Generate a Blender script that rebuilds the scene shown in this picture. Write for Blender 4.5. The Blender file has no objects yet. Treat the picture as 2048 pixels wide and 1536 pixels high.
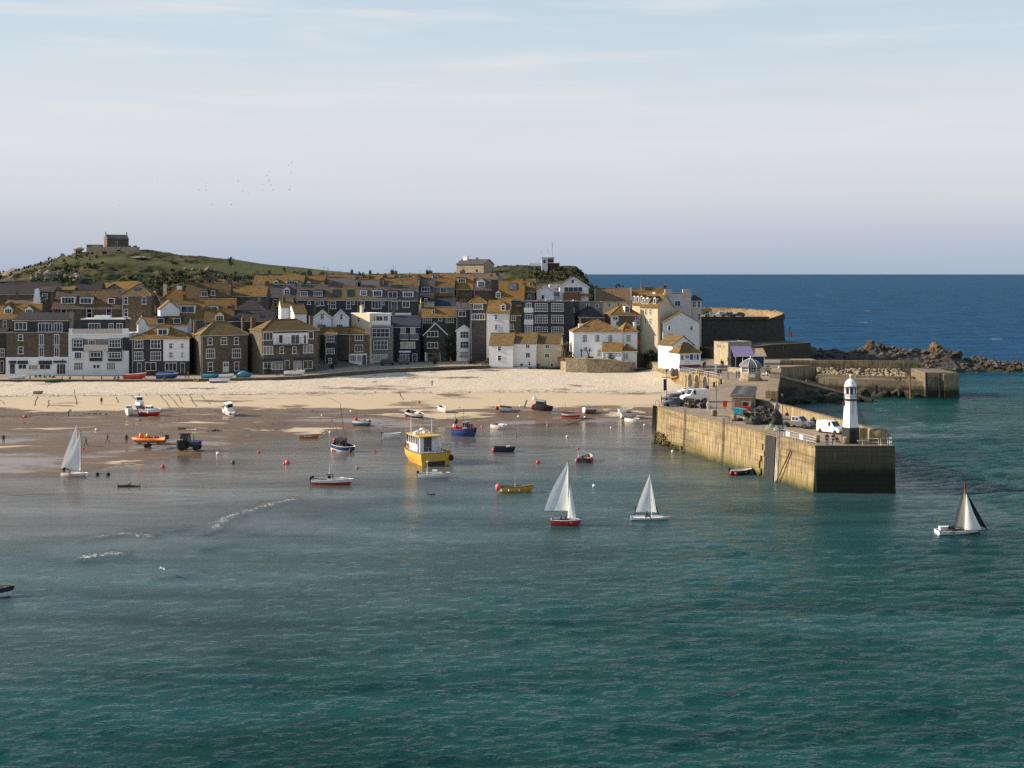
# St-Ives-like harbour town, pier and bay, late afternoon light from the left
import bpy, math, random
import numpy as np
from mathutils import Vector, Matrix, noise as mnoise

R = math.radians
random.seed(7)
SC = bpy.context.scene
COL = SC.collection

# ------------------------------------------------------------------ camera
F, CAMZ, HOR, CX = 2472.0, 30.0, 548.0, 1024.0      # focal length in photo pixels, eye height, horizon row, centre column
cam_d = bpy.data.cameras.new('camera')
cam_d.sensor_width = 36.0
cam_d.lens = F / 2048.0 * 36.0
cam_d.shift_y = -220.0 / 2048.0
cam_d.clip_start = 1.0
cam_d.clip_end = 200000.0
cam = bpy.data.objects.new('camera', cam_d)
cam.location = (0, 0, CAMZ)
cam.rotation_euler = (R(90), 0, 0)
COL.objects.link(cam)
SC.camera = cam

# ------------------------------------------------------------------ sky and sun
SUN_EL, SUN_BACK = R(24), R(5)                      # low sun on the left, a little behind the house fronts
SUN_TO = Vector((-math.cos(SUN_EL) * math.cos(SUN_BACK), math.cos(SUN_EL) * math.sin(SUN_BACK), math.sin(SUN_EL)))
W = bpy.data.worlds.new('World')
SC.world = W
W.use_nodes = True
wn, wl = W.node_tree.nodes, W.node_tree.links
wn.clear()
sky = wn.new('ShaderNodeTexSky')
sky.sky_type = 'NISHITA'
sky.sun_disc = False
sky.sun_elevation = SUN_EL
sky.sun_rotation = R(-85)
sky.altitude = 30
sky.air_density = 1.0
sky.dust_density = 1.2
sky.ozone_density = 1.5
tc = wn.new('ShaderNodeTexCoord')
sep = wn.new('ShaderNodeSeparateXYZ')
wl.new(tc.outputs['Generated'], sep.inputs[0])
# a thin high veil of cloud, denser some degrees above the horizon, broken by streaks
ramp = wn.new('ShaderNodeValToRGB')
ramp.color_ramp.interpolation = 'B_SPLINE'
cr = ramp.color_ramp.elements
cr[0].position, cr[0].color = 0.0, (.94, .94, .94, 1)
cr[1].position, cr[1].color = 1.0, (.32, .32, .32, 1)
for p_, v_ in ((.10, .93), (.20, .90), (.28, .78), (.40, .60), (.6, .5)):
    e_ = cr.new(p_); e_.color = (v_, v_, v_, 1)
wl.new(sep.outputs['Z'], ramp.inputs[0])
mp = wn.new('ShaderNodeMapping')
mp.inputs['Scale'].default_value = (2.2, 2.2, 26)
wl.new(tc.outputs['Generated'], mp.inputs[0])
nz = wn.new('ShaderNodeTexNoise')
nz.inputs['Scale'].default_value = 1.6
nz.inputs['Detail'].default_value = 7
nz.inputs['Roughness'].default_value = .55
nz.inputs['Distortion'].default_value = .4
wl.new(mp.outputs[0], nz.inputs['Vector'])
nr = wn.new('ShaderNodeMapRange')
nr.inputs[1].default_value, nr.inputs[2].default_value = .3, .75
nr.inputs[3].default_value, nr.inputs[4].default_value = .9, 1.08
wl.new(nz.outputs['Fac'], nr.inputs[0])
mu = wn.new('ShaderNodeMath'); mu.operation = 'MULTIPLY'; mu.use_clamp = True
wl.new(ramp.outputs[0], mu.inputs[0]); wl.new(nr.outputs[0], mu.inputs[1])
veil = wn.new('ShaderNodeValToRGB')                  # colour of the veil: bluish haze low down, pale above
vr = veil.color_ramp.elements
vr[0].position, vr[0].color = 0.0, (.268, .32, .41, 1)
vr[1].position, vr[1].color = 1.0, (.27, .43, .63, 1)
for p_, c_ in ((.025, (.325, .364, .44, 1)), (.06, (.435, .452, .49, 1)), (.10, (.49, .497, .517, 1)), (.14, (.47, .50, .53, 1)), (.2, (.40, .472, .525, 1))):
    e_ = vr.new(p_); e_.color = c_
wl.new(sep.outputs['Z'], veil.inputs[0])
vsc = wn.new('ShaderNodeVectorMath'); vsc.operation = 'SCALE'
vsc.inputs['Scale'].default_value = .87 / .085
wb = wn.new('ShaderNodeMapRange')                    # wisps
wb.inputs[1].default_value, wb.inputs[2].default_value, wb.inputs[3].default_value, wb.inputs[4].default_value = .52, .72, 0, .75
wl.new(nz.outputs['Fac'], wb.inputs[0])
wz = wn.new('ShaderNodeMapRange')
wz.inputs[1].default_value, wz.inputs[2].default_value = .10, .17
wl.new(sep.outputs['Z'], wz.inputs[0])
wf = wn.new('ShaderNodeMath'); wf.operation = 'MULTIPLY'
wl.new(wb.outputs[0], wf.inputs[0]); wl.new(wz.outputs[0], wf.inputs[1])
wm = wn.new('ShaderNodeMixRGB'); wm.inputs[2].default_value = (.535, .53, .535, 1)
wl.new(wf.outputs[0], wm.inputs[0]); wl.new(veil.outputs[0], wm.inputs[1]); wl.new(wm.outputs[0], vsc.inputs[0])
mix = wn.new('ShaderNodeMixRGB')
wl.new(mu.outputs[0], mix.inputs[0]); wl.new(sky.outputs[0], mix.inputs[1]); wl.new(vsc.outputs[0], mix.inputs[2])
bg = wn.new('ShaderNodeBackground')
bg.inputs['Strength'].default_value = .085
wl.new(mix.outputs[0], bg.inputs[0])
wo = wn.new('ShaderNodeOutputWorld')
wl.new(bg.outputs[0], wo.inputs[0])

sun_d = bpy.data.lights.new('sun', 'SUN')
sun_d.energy = 4.6
sun_d.angle = R(.6)
sun_d.color = (1.0, .84, .65)
sun = bpy.data.objects.new('sun', sun_d)
sun.rotation_euler = SUN_TO.to_track_quat('Z', 'Y').to_euler()
sun.location = (-200, 0, 200)
COL.objects.link(sun)

SC.view_settings.view_transform = 'Standard'
SC.view_settings.look = 'None'
SC.view_settings.exposure = 0.8
SC.view_settings.gamma = 1.0
SC.cycles.use_denoising = False
SC.cycles.sample_clamp_direct = 3
SC.cycles.sample_clamp_indirect = 4
SC.cycles.max_bounces = 5
SC.cycles.diffuse_bounces = 2
SC.cycles.glossy_bounces = 3
SC.cycles.transparent_max_bounces = 6
SC.cycles.caustics_reflective = False
SC.cycles.caustics_refractive = False

# ------------------------------------------------------------------ helpers
def at(px, py, Y):                                   # point seen at that photo pixel, at distance Y
    return Vector(((px - CX) * Y / F, Y, CAMZ - (py - HOR) * Y / F))
def on_z(px, py, z=0.0):                             # the same on a level plane
    return at(px, py, F * (CAMZ - z) / (py - HOR))

def tag(o, label=None, cat=None, group=None, kind=None):
    if label: o['label'] = label
    if cat: o['category'] = cat
    if group: o['group'] = group
    if kind: o['kind'] = kind
    return o
def thing(name, label, cat, loc=(0, 0, 0), rz=0.0, group=None):
    o = bpy.data.objects.new(name, None)
    o.empty_display_size = .3
    o.location = loc
    o.rotation_euler = (0, 0, rz)
    COL.objects.link(o)
    return tag(o, label, cat, group)
def link(name, me, parent=None, loc=(0, 0, 0), rz=0.0):
    o = bpy.data.objects.new(name, me)
    o.location = loc
    o.rotation_euler = (0, 0, rz)
    o.parent = parent
    COL.objects.link(o)
    return o
def copy_tree(o, parent=None):
    c = o.copy()
    COL.objects.link(c)
    c.parent = parent
    for ch in list(o.children):
        copy_tree(ch, c)
    return c

class MB:
    def __init__(s):
        s.v, s.f, s.m, s.sm = [], [], [], []
    def add(s, vs, fs, mi=0, smooth=False):
        b = len(s.v)
        s.v += [tuple(p) for p in vs]
        for q in fs:
            s.f.append(tuple(b + i for i in q)); s.m.append(mi); s.sm.append(smooth)
        return s
    def box(s, x0, y0, z0, x1, y1, z1, mi=0):
        return s.add([(x0, y0, z0), (x1, y0, z0), (x1, y1, z0), (x0, y1, z0), (x0, y0, z1), (x1, y0, z1), (x1, y1, z1), (x0, y1, z1)],
                     [(3, 2, 1, 0), (4, 5, 6, 7), (0, 1, 5, 4), (1, 2, 6, 5), (2, 3, 7, 6), (3, 0, 4, 7)], mi)
    def hexa(s, p, mi=0):                            # eight corners, bottom ring then top ring
        return s.add(p, [(3, 2, 1, 0), (4, 5, 6, 7), (0, 1, 5, 4), (1, 2, 6, 5), (2, 3, 7, 6), (3, 0, 4, 7)], mi)
    def prism(s, poly, axis, a, b, mi=0, smooth=False):
        n = len(poly)
        if axis == 'x': mk = lambda p, t: (t, p[0], p[1])
        elif axis == 'y': mk = lambda p, t: (p[0], t, p[1])
        else: mk = lambda p, t: (p[0], p[1], t)
        vs = [mk(p, a) for p in poly] + [mk(p, b) for p in poly]
        fs = [tuple(range(n)), tuple(reversed(range(n, 2 * n)))]
        fs += [(i, i + n, (i + 1) % n + n, (i + 1) % n) for i in range(n)]
        return s.add(vs, fs, mi, smooth)
    def tube(s, pts, r, n=6, mi=0, smooth=True):
        pts = [Vector(p) for p in pts]
        rs = r if isinstance(r, (list, tuple)) else [r] * len(pts)
        vs, fs = [], []
        for i, p in enumerate(pts):
            d = (pts[min(i + 1, len(pts) - 1)] - pts[max(i - 1, 0)])
            d = d.normalized() if d.length > 1e-6 else Vector((0, 0, 1))
            u = d.cross(Vector((0, 0, 1)) if abs(d.z) < .9 else Vector((1, 0, 0))).normalized()
            w = d.cross(u)
            for k in range(n):
                a = 2 * math.pi * k / n
                vs.append(p + (u * math.cos(a) + w * math.sin(a)) * rs[i])
        for i in range(len(pts) - 1):
            for k in range(n):
                fs.append((i * n + k, i * n + (k + 1) % n, (i + 1) * n + (k + 1) % n, (i + 1) * n + k))
        fs.append(tuple(range(n))); fs.append(tuple(reversed(range((len(pts) - 1) * n, len(pts) * n))))
        return s.add(vs, fs, mi, smooth)
    def lathe(s, prof, n=12, c=(0, 0), mi=0, smooth=True, rot=0.0):
        vs, fs = [], []
        for r, z in prof:
            for k in range(n):
                a = 2 * math.pi * k / n + rot
                vs.append((c[0] + r * math.cos(a), c[1] + r * math.sin(a), z))
        for i in range(len(prof) - 1):
            for k in range(n):
                fs.append((i * n + k, i * n + (k + 1) % n, (i + 1) * n + (k + 1) % n, (i + 1) * n + k))
        fs.append(tuple(reversed(range(n)))); fs.append(tuple(range((len(prof) - 1) * n, len(prof) * n)))
        return s.add(vs, fs, mi, smooth)
    def ball(s, c, r, n=8, mi=0, sq=(1, 1, 1)):
        m = max(4, n // 2)
        pr = [(max(.02, math.sin(math.pi * i / m)) * r, -math.cos(math.pi * i / m) * r) for i in range(m + 1)]
        b = len(s.v)
        s.lathe(pr, n, (0, 0), mi)
        for i in range(b, len(s.v)):
            p = s.v[i]; s.v[i] = (c[0] + p[0] * sq[0], c[1] + p[1] * sq[1], c[2] + p[2] * sq[2])
        return s
    def loft(s, rings, mi=0, smooth=True, cap=True, closed=True):
        n = len(rings[0]); vs = [p for r in rings for p in r]; fs = []
        for i in range(len(rings) - 1):
            for k in range(n if closed else n - 1):
                fs.append((i * n + k, i * n + (k + 1) % n, (i + 1) * n + (k + 1) % n, (i + 1) * n + k))
        if cap and closed:
            fs.append(tuple(reversed(range(n)))); fs.append(tuple(range((len(rings) - 1) * n, len(rings) * n)))
        return s.add(vs, fs, mi, smooth)
    def xf(s, M, start=0):
        for i in range(start, len(s.v)):
            s.v[i] = tuple(M @ Vector(s.v[i]))
        return s
    def mesh(s, name, mats):
        me = bpy.data.meshes.new(name)
        me.from_pydata(s.v, [], s.f)
        mats = mats if isinstance(mats, (list, tuple)) else [mats]
        for m in mats: me.materials.append(m)
        me.polygons.foreach_set('material_index', s.m)
        me.polygons.foreach_set('use_smooth', s.sm)
        me.update()
        return me
    def build(s, name, mats, parent=None, loc=(0, 0, 0), rz=0.0):
        return link(name, s.mesh(name, mats), parent, loc, rz)

# ------------------------------------------------------------------ materials
def _nodes(name):
    m = bpy.data.materials.new(name)
    m.use_nodes = True
    n, l = m.node_tree.nodes, m.node_tree.links
    return m, n, l, n['Principled BSDF']
def tnoise(n, l, vec, scale, detail=4, rough=.55, dist=0.0):
    t = n.new('ShaderNodeTexNoise')
    t.inputs['Scale'].default_value = scale; t.inputs['Detail'].default_value = detail
    t.inputs['Roughness'].default_value = rough; t.inputs['Distortion'].default_value = dist
    if vec is not None: l.new(vec, t.inputs['Vector'])
    return t.outputs['Fac']
def rng(n, l, v, a, b, c=0.0, d=1.0):
    t = n.new('ShaderNodeMapRange')
    t.inputs[1].default_value, t.inputs[2].default_value, t.inputs[3].default_value, t.inputs[4].default_value = a, b, c, d
    l.new(v, t.inputs[0])
    return t.outputs[0]
def mixc(n, l, f, a, b, mode='MIX'):
    t = n.new('ShaderNodeMixRGB'); t.blend_type = mode
    for i, x in ((0, f), (1, a), (2, b)):
        if hasattr(x, 'links') or hasattr(x, 'is_linked'): l.new(x, t.inputs[i])
        elif isinstance(x, (int, float)): t.inputs[i].default_value = x
        else: t.inputs[i].default_value = (*x[:3], 1)
    return t.outputs[0]
def mth(n, l, op, a, b=None, clamp=False):
    t = n.new('ShaderNodeMath'); t.operation = op; t.use_clamp = clamp
    for i, x in ((0, a), (1, b)):
        if x is None: continue
        if isinstance(x, (int, float)): t.inputs[i].default_value = x
        else: l.new(x, t.inputs[i])
    return t.outputs[0]
def bump(n, l, b, h, strength=.3, dist=.05):
    t = n.new('ShaderNodeBump')
    t.inputs['Strength'].default_value = strength; t.inputs['Distance'].default_value = dist
    l.new(h, t.inputs['Height']); l.new(t.outputs[0], b.inputs['Normal'])
def maps(n, l, vec, sc):
    t = n.new('ShaderNodeMapping'); t.inputs['Scale'].default_value = sc
    l.new(vec, t.inputs[0])
    return t.outputs[0]
def wpos(n):
    return n.new('ShaderNodeNewGeometry').outputs['Position']

MATS = {}
def plain(name, c, rough=.5, var=.12, scale=3.0, metal=0.0, spec=.4, bmp=0.0, coat=0.0):
    """paint, metal, cloth: a base colour broken by soft wear"""
    if name in MATS: return MATS[name]
    m, n, l, b = _nodes(name)
    p = n.new('ShaderNodeTexCoord').outputs['Object']
    f = tnoise(n, l, p, scale, 5)
    dk = tuple(x * (1 - var * 2) for x in c); lt = tuple(min(1, x * (1 + var)) for x in c)
    l.new(mixc(n, l, rng(n, l, f, .3, .7), dk, lt), b.inputs['Base Color'])
    b.inputs['Roughness'].default_value = rough
    b.inputs['Metallic'].default_value = metal
    b.inputs['Specular IOR Level'].default_value = spec
    b.inputs['Coat Weight'].default_value = coat
    if bmp: bump(n, l, b, tnoise(n, l, p, scale * 4, 5), bmp, .03)
    MATS[name] = m
    return m
def wallmat(name, c, c2, rough=.9, cell=0.0, stain=.35, staincol=(.12, .10, .07), bmp=.4, brick=None):
    """house walls: mottled stone or render with rain stains; cell > 0 gives rubble stones, brick gives hung slates"""
    m, n, l, b = _nodes(name)
    p = wpos(n)
    oi = n.new('ShaderNodeObjectInfo').outputs['Random']
    f = tnoise(n, l, p, 1.3, 6, .65)
    col = mixc(n, l, rng(n, l, f, .32, .68), c, c2)
    h = tnoise(n, l, p, 6, 6, .7)
    if cell:
        v = n.new('ShaderNodeTexVoronoi'); v.inputs['Scale'].default_value = cell
        l.new(maps(n, l, p, (1, 1, 1.6)), v.inputs['Vector'])
        hs = n.new('ShaderNodeSeparateColor'); l.new(v.outputs['Color'], hs.inputs[0])
        col = mixc(n, l, rng(n, l, hs.outputs[0], 0, 1, .0, .75), col, mixc(n, l, hs.outputs[1], tuple(x * .38 for x in c), tuple(min(1, x * 2.1) for x in c2)))
        v2 = n.new('ShaderNodeTexVoronoi'); v2.feature = 'DISTANCE_TO_EDGE'; v2.inputs['Scale'].default_value = cell
        l.new(maps(n, l, p, (1, 1, 1.6)), v2.inputs['Vector'])
        h = mth(n, l, 'ADD', rng(n, l, v2.outputs['Distance'], 0, .12), mth(n, l, 'MULTIPLY', h, .5))
    if brick:
        sp = n.new('ShaderNodeSeparateXYZ'); l.new(p, sp.inputs[0])
        cb = n.new('ShaderNodeCombineXYZ'); l.new(mth(n, l, 'ADD', sp.outputs[0], sp.outputs[1]), cb.inputs[0]); l.new(sp.outputs[2], cb.inputs[1])
        bt = n.new('ShaderNodeTexBrick'); l.new(cb.outputs[0], bt.inputs['Vector'])
        bt.inputs['Scale'].default_value = 1; bt.inputs['Brick Width'].default_value = brick[0]; bt.inputs['Row Height'].default_value = brick[1]
        bt.inputs['Mortar Size'].default_value = .018; bt.inputs['Color1'].default_value = (.7, .7, .7, 1); bt.inputs['Color2'].default_value = (1.2, 1.2, 1.2, 1); bt.inputs['Mortar'].default_value = (.45, .45, .45, 1)
        col = mixc(n, l, 1.0, col, bt.outputs['Color'], 'MULTIPLY')
        h = mth(n, l, 'ADD', mth(n, l, 'MULTIPLY', bt.outputs['Fac'], -1.0), h)
    st = tnoise(n, l, maps(n, l, p, (1.6, 1.6, .18)), 1.4, 5, .7)
    col = mixc(n, l, rng(n, l, st, .5, .78, 0, stain), col, staincol)
    col = mixc(n, l, 1.0, col, rng_col(n, l, oi, .86, 1.1), 'MULTIPLY')
    l.new(col, b.inputs['Base Color'])
    b.inputs['Roughness'].default_value = rough
    b.inputs['Specular IOR Level'].default_value = .25
    bump(n, l, b, h, bmp, .05)
    MATS[name] = m
    return m
def rng_col(n, l, v, a, b):
    x = rng(n, l, v, 0, 1, a, b)
    c = n.new('ShaderNodeCombineColor')
    for i in range(3): l.new(x, c.inputs[i])
    return c.outputs[0]
def roofmat(name, slate, lichen, amount, lichen2=(.30, .19, .05)):
    """slate courses under patches of orange and olive lichen"""
    m, n, l, b = _nodes(name)
    p = wpos(n)
    oi = n.new('ShaderNodeObjectInfo').outputs['Random']
    sp = n.new('ShaderNodeSeparateXYZ'); l.new(p, sp.inputs[0])
    cb = n.new('ShaderNodeCombineXYZ'); l.new(mth(n, l, 'ADD', sp.outputs[0], mth(n, l, 'MULTIPLY', sp.outputs[1], .6)), cb.inputs[0]); l.new(sp.outputs[2], cb.inputs[1])
    bt = n.new('ShaderNodeTexBrick'); l.new(cb.outputs[0], bt.inputs['Vector'])
    bt.inputs['Scale'].default_value = 1; bt.inputs['Brick Width'].default_value = .42; bt.inputs['Row Height'].default_value = .2
    bt.inputs['Mortar Size'].default_value = .016; bt.inputs['Color1'].default_value = (.62, .62, .62, 1); bt.inputs['Color2'].default_value = (1.25, 1.25, 1.25, 1); bt.inputs['Mortar'].default_value = (.4, .4, .4, 1)
    f1 = tnoise(n, l, p, .55, 6, .7, .3)
    f2 = tnoise(n, l, p, 3.5, 5, .7)
    f = mth(n, l, 'ADD', mth(n, l, 'MULTIPLY', f1, .55), mth(n, l, 'MULTIPLY', f2, .45))
    f = mth(n, l, 'ADD', f, rng(n, l, oi, 0, 1, -.11, .10))
    t = .5 - (amount - .5) * .55
    lc = mixc(n, l, tnoise(n, l, p, 1.1, 5, .6), lichen2, lichen)
    col = mixc(n, l, rng(n, l, f, t - .09, t + .09), slate, lc)
    col = mixc(n, l, .85, col, bt.outputs['Color'], 'MULTIPLY')
    st = tnoise(n, l, maps(n, l, p, (1.2, 1.2, .3)), 1.0, 4, .7)
    col = mixc(n, l, rng(n, l, st, .52, .8, 0, .55), col, (.05, .045, .04))
    o2 = mth(n, l, 'FRACT', mth(n, l, 'MULTIPLY', oi, 7.31))
    col = mixc(n, l, 1.0, col, mixc(n, l, o2, (.72, .74, .80), (1.18, 1.08, .98)), 'MULTIPLY')
    l.new(col, b.inputs['Base Color'])
    b.inputs['Roughness'].default_value = .85
    b.inputs['Specular IOR Level'].default_value = .3
    bump(n, l, b, mth(n, l, 'ADD', mth(n, l, 'MULTIPLY', bt.outputs['Fac'], -1.0), f2), .5, .04)
    MATS[name] = m
    return m
def glassmat(name, c, rough=.08):
    m, n, l, b = _nodes(name)
    p = n.new('ShaderNodeTexCoord').outputs['Object']
    oi = n.new('ShaderNodeObjectInfo').outputs['Random']
    col = mixc(n, l, rng(n, l, tnoise(n, l, p, 1.5, 3), .35, .65), tuple(x * .5 for x in c), c)
    col = mixc(n, l, 1.0, col, rng_col(n, l, oi, .5, 1.5), 'MULTIPLY')
    l.new(col, b.inputs['Base Color'])
    b.inputs['Roughness'].default_value = rough
    b.inputs['Specular IOR Level'].default_value = .6
    MATS[name] = m
    return m

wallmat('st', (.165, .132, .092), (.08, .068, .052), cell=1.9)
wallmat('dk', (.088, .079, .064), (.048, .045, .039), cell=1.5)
wallmat('br', (.17, .13, .082), (.10, .078, .054), cell=2.6, bmp=.25)
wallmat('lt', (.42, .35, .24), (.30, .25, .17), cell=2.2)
wallmat('wh', (.84, .83, .82), (.76, .75, .74), stain=.16, staincol=(.42, .38, .32), bmp=.12)
wallmat('wr', (.80, .80, .80), (.70, .70, .71), stain=.25, staincol=(.30, .28, .25), bmp=1.0)
wallmat('cr', (.66, .57, .42), (.56, .47, .33), stain=.25, staincol=(.3, .24, .16), bmp=.15)
wallmat('pk', (.60, .50, .44), (.54, .45, .39), stain=.15, staincol=(.35, .28, .24), bmp=.1)
wallmat('gr', (.26, .25, .225), (.20, .19, .175), stain=.3, bmp=.2)
wallmat('sl', (.082, .085, .091), (.05, .052, .057), brick=(.3, .2), stain=.25, staincol=(.13, .12, .09), bmp=.6)
wallmat('sb', (.042, .053, .072), (.028, .035, .05), brick=(.3, .2), stain=.15, staincol=(.1, .1, .1), bmp=.5)
wallmat('sgn', (.062, .07, .062), (.042, .048, .042), brick=(.3, .2), stain=.2, staincol=(.1, .1, .08), bmp=.5)
roofmat('li', (.09, .073, .056), (.31, .18, .038), .75, (.175, .105, .032))
roofmat('lm', (.07, .062, .055), (.24, .148, .042), .6, (.15, .095, .032))
roofmat('lo', (.11, .10, .075), (.23, .16, .055), .72, (.16, .115, .045))
roofmat('sg', (.125, .113, .113), (.2, .14, .065), .25)
roofmat('sd', (.038, .036, .038), (.10, .07, .035), .2)
roofmat('sbl', (.045, .055, .08), (.10, .09, .06), .08)
roofmat('rd', (.17, .11, .09), (.24, .16, .07), .35)
glassmat('glass', (.022, .027, .033))
glassmat('gcurt', (.30, .28, .25), .25)
glassmat('gblue', (.07, .10, .13))
plain('frame', (.84, .83, .81), .45, .06)
plain('fdark', (.05, .05, .055), .5, .1)
plain('door', (.07, .09, .10), .5, .15)
plain('doorw', (.7, .7, .68), .5, .08)
plain('pot', (.30, .15, .085), .85, .2)
plain('gutter', (.62, .6, .56), .5, .1)
plain('white', (.78, .77, .75), .4, .07)
plain('black', (.03, .03, .031), .45, .2)
plain('wood', (.22, .12, .06), .75, .25, 6)
plain('rail', (.62, .58, .55), .45, .15)
plain('purple', (.19, .15, .30), .7, .12)
plain('red', (.55, .045, .035), .45, .12)
plain('pink', (.75, .13, .15), .5, .12)
plain('orange', (.80, .20, .04), .5, .12)
plain('yellow', (.60, .36, .055), .4, .1)
plain('blue', (.022, .06, .19), .45, .15)
plain('teal', (.05, .22, .30), .5, .15)
plain('cyan', (.04, .34, .50), .5, .12)
plain('navy', (.02, .03, .07), .6, .2)
plain('green', (.03, .12, .06), .6, .2)
plain('tan', (.36, .27, .17), .8, .2)
plain('grey', (.28, .28, .28), .6, .15)
plain('dgrey', (.08, .08, .085), .6, .15)
plain('skin', (.46, .29, .21), .6, .06)
plain('hair', (.06, .04, .03), .8, .2)
plain('rust', (.16, .07, .03), .85, .3, 8)
plain('rubber', (.018, .018, .018), .8, .15)
plain('chrome', (.5, .5, .52), .25, .1, 3, 1.0)
plain('rope', (.10, .08, .06), .95, .25)

# ------------------------------------------------------------------ terrain functions
def interp(x, pts):
    return np.interp(x, [p[0] for p in pts], [p[1] for p in pts])
def px_line(rows, z):                                 # rows of (px, py) on a level -> sorted (X, Y)
    return sorted([(on_z(a, b, z).x, on_z(a, b, z).y) for a, b in rows])
WATERLINE = px_line([(-400, 955), (-150, 950), (0, 945), (180, 939), (300, 926), (420, 905), (550, 872), (700, 862), (850, 853), (1000, 851), (1150, 846), (1300, 842)], 0)
DRYLINE = px_line([(-400, 809), (0, 812), (400, 815), (700, 817), (1000, 817), (1300, 817)], 1.5)
TIDELINE = px_line([(-400, 795), (0, 793), (640, 787), (1000, 784), (1300, 786)], 2.4)
TOPLINE = [(-400, 308.6), (-60, 309), (-53, 311), (-44, 319), (-32, 330), (-6, 339), (12, 337), (33, 329), (38, 333), (80, 336)]
TOPZ = [(-400, 3.15), (-80, 3.2), (-60, 3.45), (-50, 3.6), (-30, 3.7), (-6, 4.0), (33, 3.8), (40, 4.6), (60, 4.6)]
def beach_z(X, Y):
    X = np.asarray(X, float); Y = np.asarray(Y, float)
    w, d = interp(X, WATERLINE), interp(X, DRYLINE)
    t, tp, tz = interp(X, TIDELINE), interp(X, TOPLINE), interp(X, TOPZ)
    z = np.where(Y < w, np.maximum(-4, -(w - Y) * .03),
        np.where(Y < d, 1.5 * ((Y - w) / np.maximum(d - w, .1)) ** 1.15,
        np.where(Y < t, 1.5 + .9 * (Y - d) / (t - d),
                 2.4 + (tz - 2.4) * np.clip((Y - t) / (tp - t), 0, 1.15))))
    return z
FRONT = [(-400, 318), (-50, 320), (-44, 333), (-38, 345), (-25, 352), (-8, 360), (0, 350), (60, 350)]
ROADZ = [(-235, 3.70), (-90, 3.70), (-75, 3.88), (-60, 4.18), (-53, 4.33), (-44, 4.58), (-32, 4.64), (-6, 4.66)]
def town_z(X, Y):
    X = np.asarray(X, float); Y = np.asarray(Y, float)
    t = Y - interp(X, FRONT)
    z = interp(X, ROADZ) - .12 + np.clip((t - 8) * .17, 0, 15.5)
    fall = np.clip((X - 63) / 10, 0, 1) + np.clip((Y - 425) / 30, 0, 1) * np.clip((X - 20) / 25, 0, 1)
    return z - np.clip(fall, 0, 1) * (z + 4)
def ground_at(px, py):                                 # where that pixel meets the sand or the water
    Y = np.arange(100, 420, .05)
    X = (px - CX) * Y / F
    g = np.maximum(0.0, beach_z(X, Y))
    i = int(np.argmax(CAMZ - (py - HOR) * Y / F <= g))
    return Vector((X[i], Y[i], g[i]))

def grid_mesh(name, XX, YY, ZZ, mat, smooth=True):
    ny, nx = XX.shape
    me = bpy.data.meshes.new(name)
    co = np.stack([XX, YY, ZZ], -1).reshape(-1, 3).astype(np.float32)
    i = np.arange(ny - 1)[:, None] * nx + np.arange(nx - 1)[None, :]
    q = np.stack([i, i + 1, i + nx + 1, i + nx], -1).reshape(-1, 4)
    me.vertices.add(len(co)); me.vertices.foreach_set('co', co.ravel())
    me.loops.add(q.size); me.loops.foreach_set('vertex_index', q.ravel().astype(np.int32))
    me.polygons.add(len(q)); me.polygons.foreach_set('loop_start', np.arange(0, q.size, 4, dtype=np.int32))
    me.polygons.foreach_set('use_smooth', np.full(len(q), smooth))
    me.update(calc_edges=True)
    me.materials.append(mat)
    return me
def fbm(X, Y, scale, seed=0, octv=4):                   # cheap value noise
    rs = np.random.RandomState(seed)
    tab = rs.rand(256, 256)
    out = np.zeros_like(X, float); amp = 1.0; tot = 0
    for o in range(octv):
        x = X * scale * 2 ** o + 37.3 * o; y = Y * scale * 2 ** o + 11.7 * o
        xi = np.floor(x).astype(int); yi = np.floor(y).astype(int)
        u = x - xi; v = y - yi; u = u * u * (3 - 2 * u); v = v * v * (3 - 2 * v)
        g = lambda a, b: tab[a % 256, b % 256]
        out += amp * ((g(xi, yi) * (1 - u) + g(xi + 1, yi) * u) * (1 - v) + (g(xi, yi + 1) * (1 - u) + g(xi + 1, yi + 1) * u) * v)
        tot += amp; amp *= .5
    return out / tot
def attr(me, name, arr):
    a = me.attributes.new(name, 'FLOAT', 'POINT')
    a.data.foreach_set('value', np.asarray(arr, np.float32).ravel())
def anode(n, name):
    t = n.new('ShaderNodeAttribute'); t.attribute_name = name
    return t.outputs['Fac']

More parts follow.
